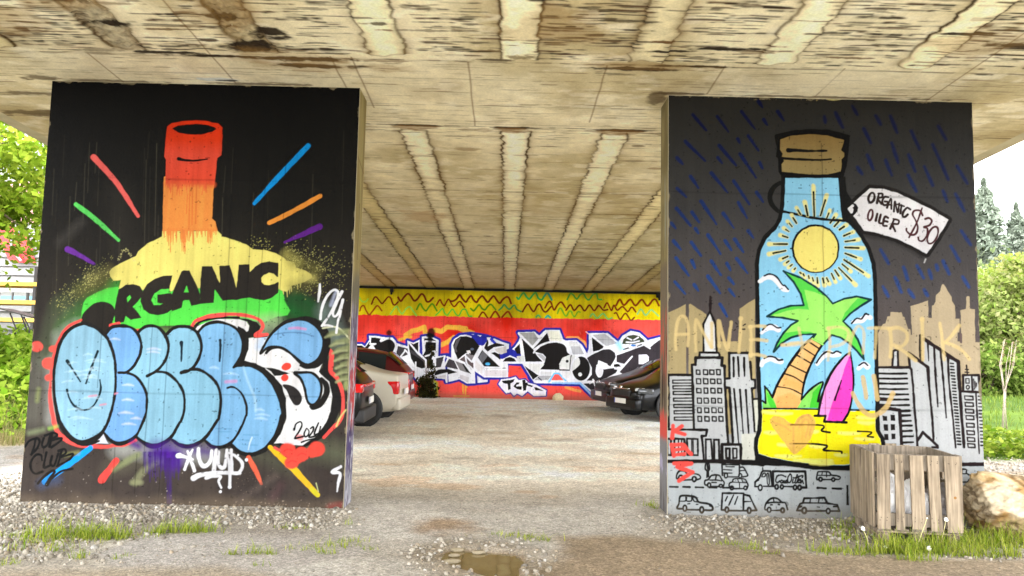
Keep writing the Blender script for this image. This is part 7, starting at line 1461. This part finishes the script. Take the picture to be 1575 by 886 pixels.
for py in (437, 465, 492):
    for y in (-.07, .97):
        bm = bmesh.new(); bm_box(bm, (0, y, rz(py)), (8.4, .05, .13)); link('beam', bm_mesh('beam', bm), M_YEL, t)
    bm = bmesh.new(); bm_box(bm, (0, .45, rz(py)+.02), (8.3, .96, .03)); link('shelf_board', bm_mesh('shelf_board', bm), M_WHITE, t)
for i, (px0, px1, lab) in enumerate([(2, 19, 'white carton with a blue stripe on the rack, left of the post'), (22, 41, 'white carton with a blue stripe on the rack, right of the post'), (46, 62, 'white carton with a blue stripe beside the left pier edge')]):
    xa, za = on_wall(px0, 463, 24.7); xb, _ = on_wall(px1, 463, 24.7); w_ = xb-xa
    t2 = thing('packed_carton', ((xa+xb)/2, 24.9, rz(465)+1.45+.04), lab, 'carton', 'cartons on the storage rack')
    bm = bmesh.new(); bm_box(bm, (0, .0, .15), (w_, .5, .30), bevel=.01); link('carton_body', bm_mesh('carton_body', bm), M_WHITE, t2); bm = bmesh.new(); bm_box(bm, (0, -.256, .12), (w_*.94, .006, .10)); link('printed_band', bm_mesh('printed_band', bm), M_BLUE, t2)
tx, tz = on_wall(34, 488, 19.0); gz = float(ground_h(np.array(tx), np.array(19.)))
t = thing('slatted_bench', (tx, 19, gz), 'dark slatted bench top on thin legs above the left bank', 'bench'); bm = bmesh.new(); hz = tz-gz+.1
for i in range(5): bm_box(bm, (0, -.25+i*.11, hz), (.85, .085, .03), rot=Matrix.Rotation(math.radians(14), 3, 'Y'))
link('slat_top', bm_mesh('slat_top', bm), M_STEEL, t)
for x in (-.05, .3):
    for y in (-.22, .2):
        bm = bmesh.new(); bm_tube(bm, [(x, y, -.05), (x+.06, y, hz*.55), (x-.12, y, hz-.02-x*.24)], .02, 6); link('leg', bm_mesh('leg', bm), M_STEEL, t)
# ------------------------------------------------------------------ parked cars
M_TYRE = pmat('tyre_rubber', (26, 25, 24), rough=.85); M_RIM = pmat('alloy', (200, 200, 204), rough=.25, metal=.9, vary=.03); M_PLAST = pmat('black_plastic', (28, 27, 27), rough=.6, vary=.1)
M_RLAMP = pmat('red_lamp', (196, 16, 20), rough=.12, coat=.6, vary=.05); M_CLAMP = pmat('clear_lamp', (220, 222, 226), rough=.08, coat=.6, vary=.05); M_HLAMP = pmat('headlamp_glass', (70, 72, 74), rough=.08, coat=.5, vary=.2, scale=20); M_PLATE = pmat('plate_white', (226, 224, 216), rough=.4, vary=.03); M_PBLUE = pmat('plate_blue', (24, 52, 150), rough=.4); M_CHR = pmat('chrome', (210, 210, 210), rough=.12, metal=1.0, vary=.02)
m, nt, bs = node_mat('car_glass'); bs.inputs['Base Color'].default_value = (.012, .014, .013, 1); bs.inputs['Roughness'].default_value = .08; bs.inputs['Specular IOR Level'].default_value = .12; M_GLASS = m
def paint(name, c, metal=.0): return pmat(name, c, rough=.34, coat=.25, vary=.03, spec=.15, metal=metal)
SEDAN = dict(L=4.5, W=1.76, st=[(-2.26, .40, .97, .985, .84), (-2.22, .27, 1.00, 1.015, .88), (-2.10, .25, 1.01, 1.03, .91), (-1.62, .2, 1.0, 1.06, .96), (-.95, .18, .97, 1.39, .985), (-.35, .18, .95, 1.45, 1.0), (.25, .18, .93, 1.42, 1.0), (.62, .18, .92, 1.30, .99), (1.22, .18, .92, .97, .97), (1.75, .2, .84, .86, .92), (2.12, .24, .72, .73, .84), (2.25, .36, .60, .60, .72)], cab=(3, 8))
HATCH = dict(L=4.3, W=1.78, st=[(-2.12, .48, .92, .92, .84), (-2.06, .30, 1.0, 1.02, .90), (-1.95, .25, 1.0, 1.12, .94), (-1.62, .2, 1.0, 1.42, .97), (-.95, .18, .98, 1.50, 1.0), (-.3, .18, .96, 1.52, 1.0), (.3, .18, .95, 1.49, 1.0), (.75, .18, .94, 1.36, .99), (1.30, .18, .95, 1.02, .97), (1.75, .2, .88, .90, .93), (2.08, .24, .76, .77, .85), (2.18, .36, .62, .62, .74)], cab=(2, 8))
def car(name, spec, label, group, loc, rotz, mat, wheel_r=.315, parts=('rear',)):
    t = thing(name, loc, label, 'car', group, rotz)
    st = spec['st']; W = spec['W']/2; n = len(st); bm = bmesh.new(); rings = []
    for x, zb, zl, zr, wf in st:
        w = W*wf; cab = zr - zl
        wr = w*(1 - min(cab, .45)*.42); 
        half = [(0, zb), (w*.80, zb), (w*.965, zb+.10), (w, zb+(zl-zb)*.45), (w*.985, zb+(zl-zb)*.8), (w*.93 if cab > .05 else w*.90, zl), (wr*.965 if cab > .05 else w*.70, zl+cab*.86), (wr*.80 if cab > .05 else w*.45, zl+cab*.985+.005), (0, zr+.02)]
        full = half + [(-y, z) for y, z in half[-2:0:-1]]
        rings.append([bm.verts.new((x, y, z)) for y, z in full])
    m = len(rings[0]); faces = {}
    for i in range(n-1):
        for k in range(m): faces[(i, k)] = bm.faces.new((rings[i][k], rings[i+1][k], rings[i+1][(k+1) % m], rings[i][(k+1) % m]))
    bm.faces.new(rings[0]); bm.faces.new(rings[-1][::-1])
    a, b = spec['cab']
    # window panes lifted off the shell
    def pane(nm, keys, inset=.12):
        pb = bmesh.new()
        for key in keys:
            f = faces[key]; c = f.calc_center_median(); f.normal_update(); nv = f.normal
            if nv.dot(c - Vector((0, 0, .7))) < 0: nv = -nv
            pb.faces.new([pb.verts.new(v.co + (c-v.co)*inset*.35 + nv*.006) for v in f.verts])
        bmesh.ops.remove_doubles(pb, verts=pb.verts, dist=.03)
        link(nm, bm_mesh(nm, pb, True), M_GLASS, t)
    for s in (5, m-6):
        for i in range(a+1, b): pane('side_window', [(i, s)])
    pane('rear_window', [(a, 6), (a, 7), (a, m-7), (a, m-8)], .2); pane('windscreen', [(b-1, 6), (b-1, 7), (b-1, m-7), (b-1, m-8)], .2)
    me = bm_mesh('body', bm, True); o = link('body', me, mat, t)
    sub = o.modifiers.new('round', 'SUBSURF'); sub.levels = sub.render_levels = 2
    x0, x1 = st[0][0], st[-1][0]
    for sx in spec.get('ax', (-1.32, 1.46)):
        for s in (-1, 1):
            wn = 'wheel'; y = s*(W-.10)
            bm = bmesh.new(); bm_disc_ring(bm, (sx, y-s*.10, wheel_r), (0, s, 0), [(0, 0), (wheel_r*.9, 0), (wheel_r, .03), (wheel_r, .19), (wheel_r*.93, .215), (wheel_r*.70, .218), (wheel_r*.68, .2)], 32); wo = link('wheel', bm_mesh('tyre', bm, True), M_TYRE, t)
            bm = bmesh.new(); bm_disc_ring(bm, (sx, y-s*.10, wheel_r), (0, s, 0), [(wheel_r*.69, .19), (wheel_r*.69, .214), (wheel_r*.60, .214), (wheel_r*.58, .17)], 32)
            for k in range(5):
                aa = 2*PI*k/5+.3; bm_box(bm, (sx+math.cos(aa)*wheel_r*.32, y+s*.09, wheel_r+math.sin(aa)*wheel_r*.32), (wheel_r*.62, .03, wheel_r*.17), rot=Matrix.Rotation(-aa, 3, 'Y'))
            link('rim', bm_mesh('rim', bm), M_RIM, wo)
            bm = bmesh.new(); bm_disc_ring(bm, (sx, y+s*.065, wheel_r+.01), (0, s, 0), [(0, 0), (wheel_r*1.16, 0), (wheel_r*1.16, .022), (wheel_r*1.0, .026)], 32); link('wheel_arch', bm_mesh('wheel_arch', bm, True), M_PLAST, t)
    wr_ = W*st[1][4]
    bm = bmesh.new(); bm_box(bm, (x0+.045, 0, .42), (.16, wr_*1.9, .24), bevel=.05); link('rear_bumper', bm_mesh('rear_bumper', bm, True), M_PLAST if 'plastic' in parts else mat, t)
    bm = bmesh.new(); bm_box(bm, (x1-.05, 0, .36), (.18, W*1.62, .26), bevel=.06); link('front_bumper', bm_mesh('front_bumper', bm, True), mat, t)
    for s in (-1, 1):
        bm = bmesh.new(); zt = .84 if 'sedan' in parts else .98
        bm_box(bm, (x0+.12, s*wr_*.89, zt-.09), (.24, wr_*.24, .26 if 'sedan' in parts else .15), bevel=.03); link('tail_light', bm_mesh('tail_light', bm, True), M_RLAMP, t)
        bm = bmesh.new(); bm_box(bm, (x1-.27, s*W*.71, .66), (.36, W*.30, .13), rot=Matrix.Rotation(s*-.55, 3, 'Z'), bevel=.045); hl = link('headlight', bm_mesh('headlight', bm, True), M_HLAMP, t)
        bm = bmesh.new()
        for dy in (-.08, .06): bm_disc_ring(bm, (x1-.12-(.0 if dy < 0 else .07), s*(W*.66+dy), .67), (1, 0, 0), [(.062, -.03), (.060, .03), (.03, .045), (0, .045)], 16)
        link('lens', bm_mesh('lens', bm, True), M_CLAMP, hl)
        bm = bmesh.new(); bm_disc_ring(bm, (x1-.02, s*W*.66, .34), (1, 0, 0), [(.055, -.06), (.055, .035), (.04, .045), (0, .04)], 16); link('fog_light', bm_mesh('fog_light', bm, True), M_CLAMP, t)
        bm = bmesh.new(); bm_box(bm, (.72, s*(W+.09), .98), (.12, .18, .13), bevel=.04); link('wing_mirror', bm_mesh('wing_mirror', bm, True), mat, t)
        bm = bmesh.new()
        for dx in (-.85, .05): bm_box(bm, (dx, s*(W*.992), .80), (.18, .03, .03), bevel=.01)
        link('door_handle', bm_mesh('door_handle', bm, True), mat, t)
    if 'bar' in parts: bm = bmesh.new(); bm_box(bm, (x0+.03, 0, .93), (.10, wr_*1.5, .05), bevel=.02); link('light_bar', bm_mesh('light_bar', bm, True), M_RLAMP, t)
    for x, s, z in ((x0-.042, -1, .66 if 'sedan' in parts or 'plastic' in parts else .6), (x1+.045, 1, .42)):
        bm = bmesh.new(); bm_box(bm, (x, 0, z), (.012, .52, .115), bevel=.004); pl = link('number_plate', bm_mesh('number_plate', bm), M_PLATE, t)
        bm = bmesh.new(); bm_box(bm, (x+s*.007, -s*.238, z), (.003, .04, .11)); link('plate_band', bm_mesh('plate_band', bm), M_PBLUE, pl)
    bm = bmesh.new(); bm_box(bm, (x1-.03, 0, .60), (.10, W*.80, .14), bevel=.03)
    for k in range(9): bm_box(bm, (x1+.018, -W*.34+k*W*.085, .60), (.012, .012, .11))
    gr = link('grille', bm_mesh('grille', bm), M_PLAST, t)
    bm = bmesh.new(); bm_box(bm, (x1+.02, 0, .705), (.05, W*.84, .016), bevel=.005); bm_disc_ring(bm, (x1+.03, 0, .735), (1, 0, .35), [(.045, -.01), (.045, .012), (.03, .016), (0, .014)], 18); link('trim', bm_mesh('trim', bm, True), M_CHR, gr)
    bm = bmesh.new(); bm_box(bm, (x1-.01, 0, .27), (.10, W*1.1, .09), bevel=.02); link('lower_grille', bm_mesh('lower_grille', bm), M_PLAST, t)
    return t
def gz(x, y): return float(ground_h(np.array(float(x)), np.array(float(y))))
GL, GR_ = 'cars parked along the left side', 'cars parked along the right side'
def park(tailx, y, yaw, spec): return (tailx - 2.15*math.cos(yaw), y, gz(tailx, y))
# left row: noses to the left, tails to the drive
def left(spec, tail, y, yaw, **k):
    L = -spec['st'][0][0]; r = PI + yaw
    return car('parked_car', spec, k['label'], GL, (tail - L*math.cos(yaw), y - L*math.sin(yaw), gz(tail, y)), r, k['mat'], k.get('wr', .32), k['parts'])
left(HATCH, -2.44, 13.45, math.radians(2), label='black hatchback with its rear end showing beside the left pier', mat=paint('black_paint', (12, 12, 13)), parts=('plastic', 'bar'), wr=.33)
left(dict(SEDAN, ax=(-1.60, 1.46)), -2.13, 15.80, math.radians(-1), label='cream white saloon parked between the black hatchback and the dark red car', mat=paint('cream_paint', (188, 181, 164)), parts=('sedan',))
left(HATCH, -2.28, 18.05, math.radians(1), label='dark red hatchback with a red tail light bar, last before the graffiti wall', mat=paint('maroon_paint', (70, 16, 16)), parts=('bar',))
def right(spec, nose, y, yaw, **k):
    L = spec['st'][-1][0]; r = PI + yaw
    return car('parked_car', spec, k['label'], GR_, (nose + L*math.cos(yaw), y + L*math.sin(yaw), gz(nose, y)), r, k['mat'], .33, k['parts'])
right(SEDAN, 2.72, 17.45, math.radians(21), label='black car with its nose turned to the drive, nearest the right pier', mat=paint('black_paint', (12, 12, 13)), parts=('sedan',))
right(SEDAN, 2.50, 19.75, math.radians(11), label='black car with a low nose parked next to the graffiti wall', mat=paint('black_paint', (12, 12, 13)), parts=('sedan',))
# ------------------------------------------------------------------ light and camera
SUN_EL, SUN_AZ = math.radians(50), math.radians(190)     # azimuth clockwise from +Y: behind the camera, a little left
w = bpy.data.worlds.new('World'); scene.world = w; w.use_nodes = True
nt = w.node_tree; bg = nt.nodes['Background']
sky = nt.nodes.new('ShaderNodeTexSky'); sky.sky_type = 'NISHITA'; sky.sun_disc = False; sky.sun_elevation = SUN_EL; sky.sun_rotation = SUN_AZ
sky.air_density = 1.0; sky.dust_density = 1.5; sky.ozone_density = 1.0; sky.altitude = 200
hs = nt.nodes.new('ShaderNodeHueSaturation'); hs.inputs['Saturation'].default_value = 0.0; hs.inputs['Value'].default_value = 10.5
nt.links.new(sky.outputs['Color'], hs.inputs['Color']); cw = nt.nodes.new('ShaderNodeVectorMath'); cw.operation = 'MULTIPLY'; cw.inputs[1].default_value = (.965, .995, 1.06)
nt.links.new(hs.outputs['Color'], cw.inputs[0]); nt.links.new(cw.outputs['Vector'], bg.inputs['Color'])
bg.inputs['Strength'].default_value = 0.15
s = bpy.data.lights.new('sun', 'SUN'); s.energy = 1.5; s.angle = math.radians(30); s.color = (1.0, .97, .93)
so = bpy.data.objects.new('sun', s); COL.objects.link(so)
d = Vector((math.sin(SUN_AZ)*math.cos(SUN_EL), math.cos(SUN_AZ)*math.cos(SUN_EL), math.sin(SUN_EL)))
so.rotation_euler = d.to_track_quat('Z', 'Y').to_euler(); so.location = (0, -10, 30)
cam = bpy.data.cameras.new('camera'); co = bpy.data.objects.new('camera', cam); COL.objects.link(co)
cam.sensor_width = 36; cam.lens = 36*F_PX/1575; cam.clip_end = 3000; cam.clip_start = .05
M = Matrix.Identity(4)
for i in range(3): M[i][0], M[i][1], M[i][2], M[i][3] = RT[i], UP[i], -_fw[i], EYE[i]
co.matrix_world = M; scene.camera = co
scene.view_settings.view_transform = 'Standard'; scene.view_settings.look = 'None'; scene.view_settings.exposure = 0; scene.view_settings.gamma = 1
scene.cycles.max_bounces = 10; scene.cycles.diffuse_bounces = 6; scene.cycles.use_denoising = True
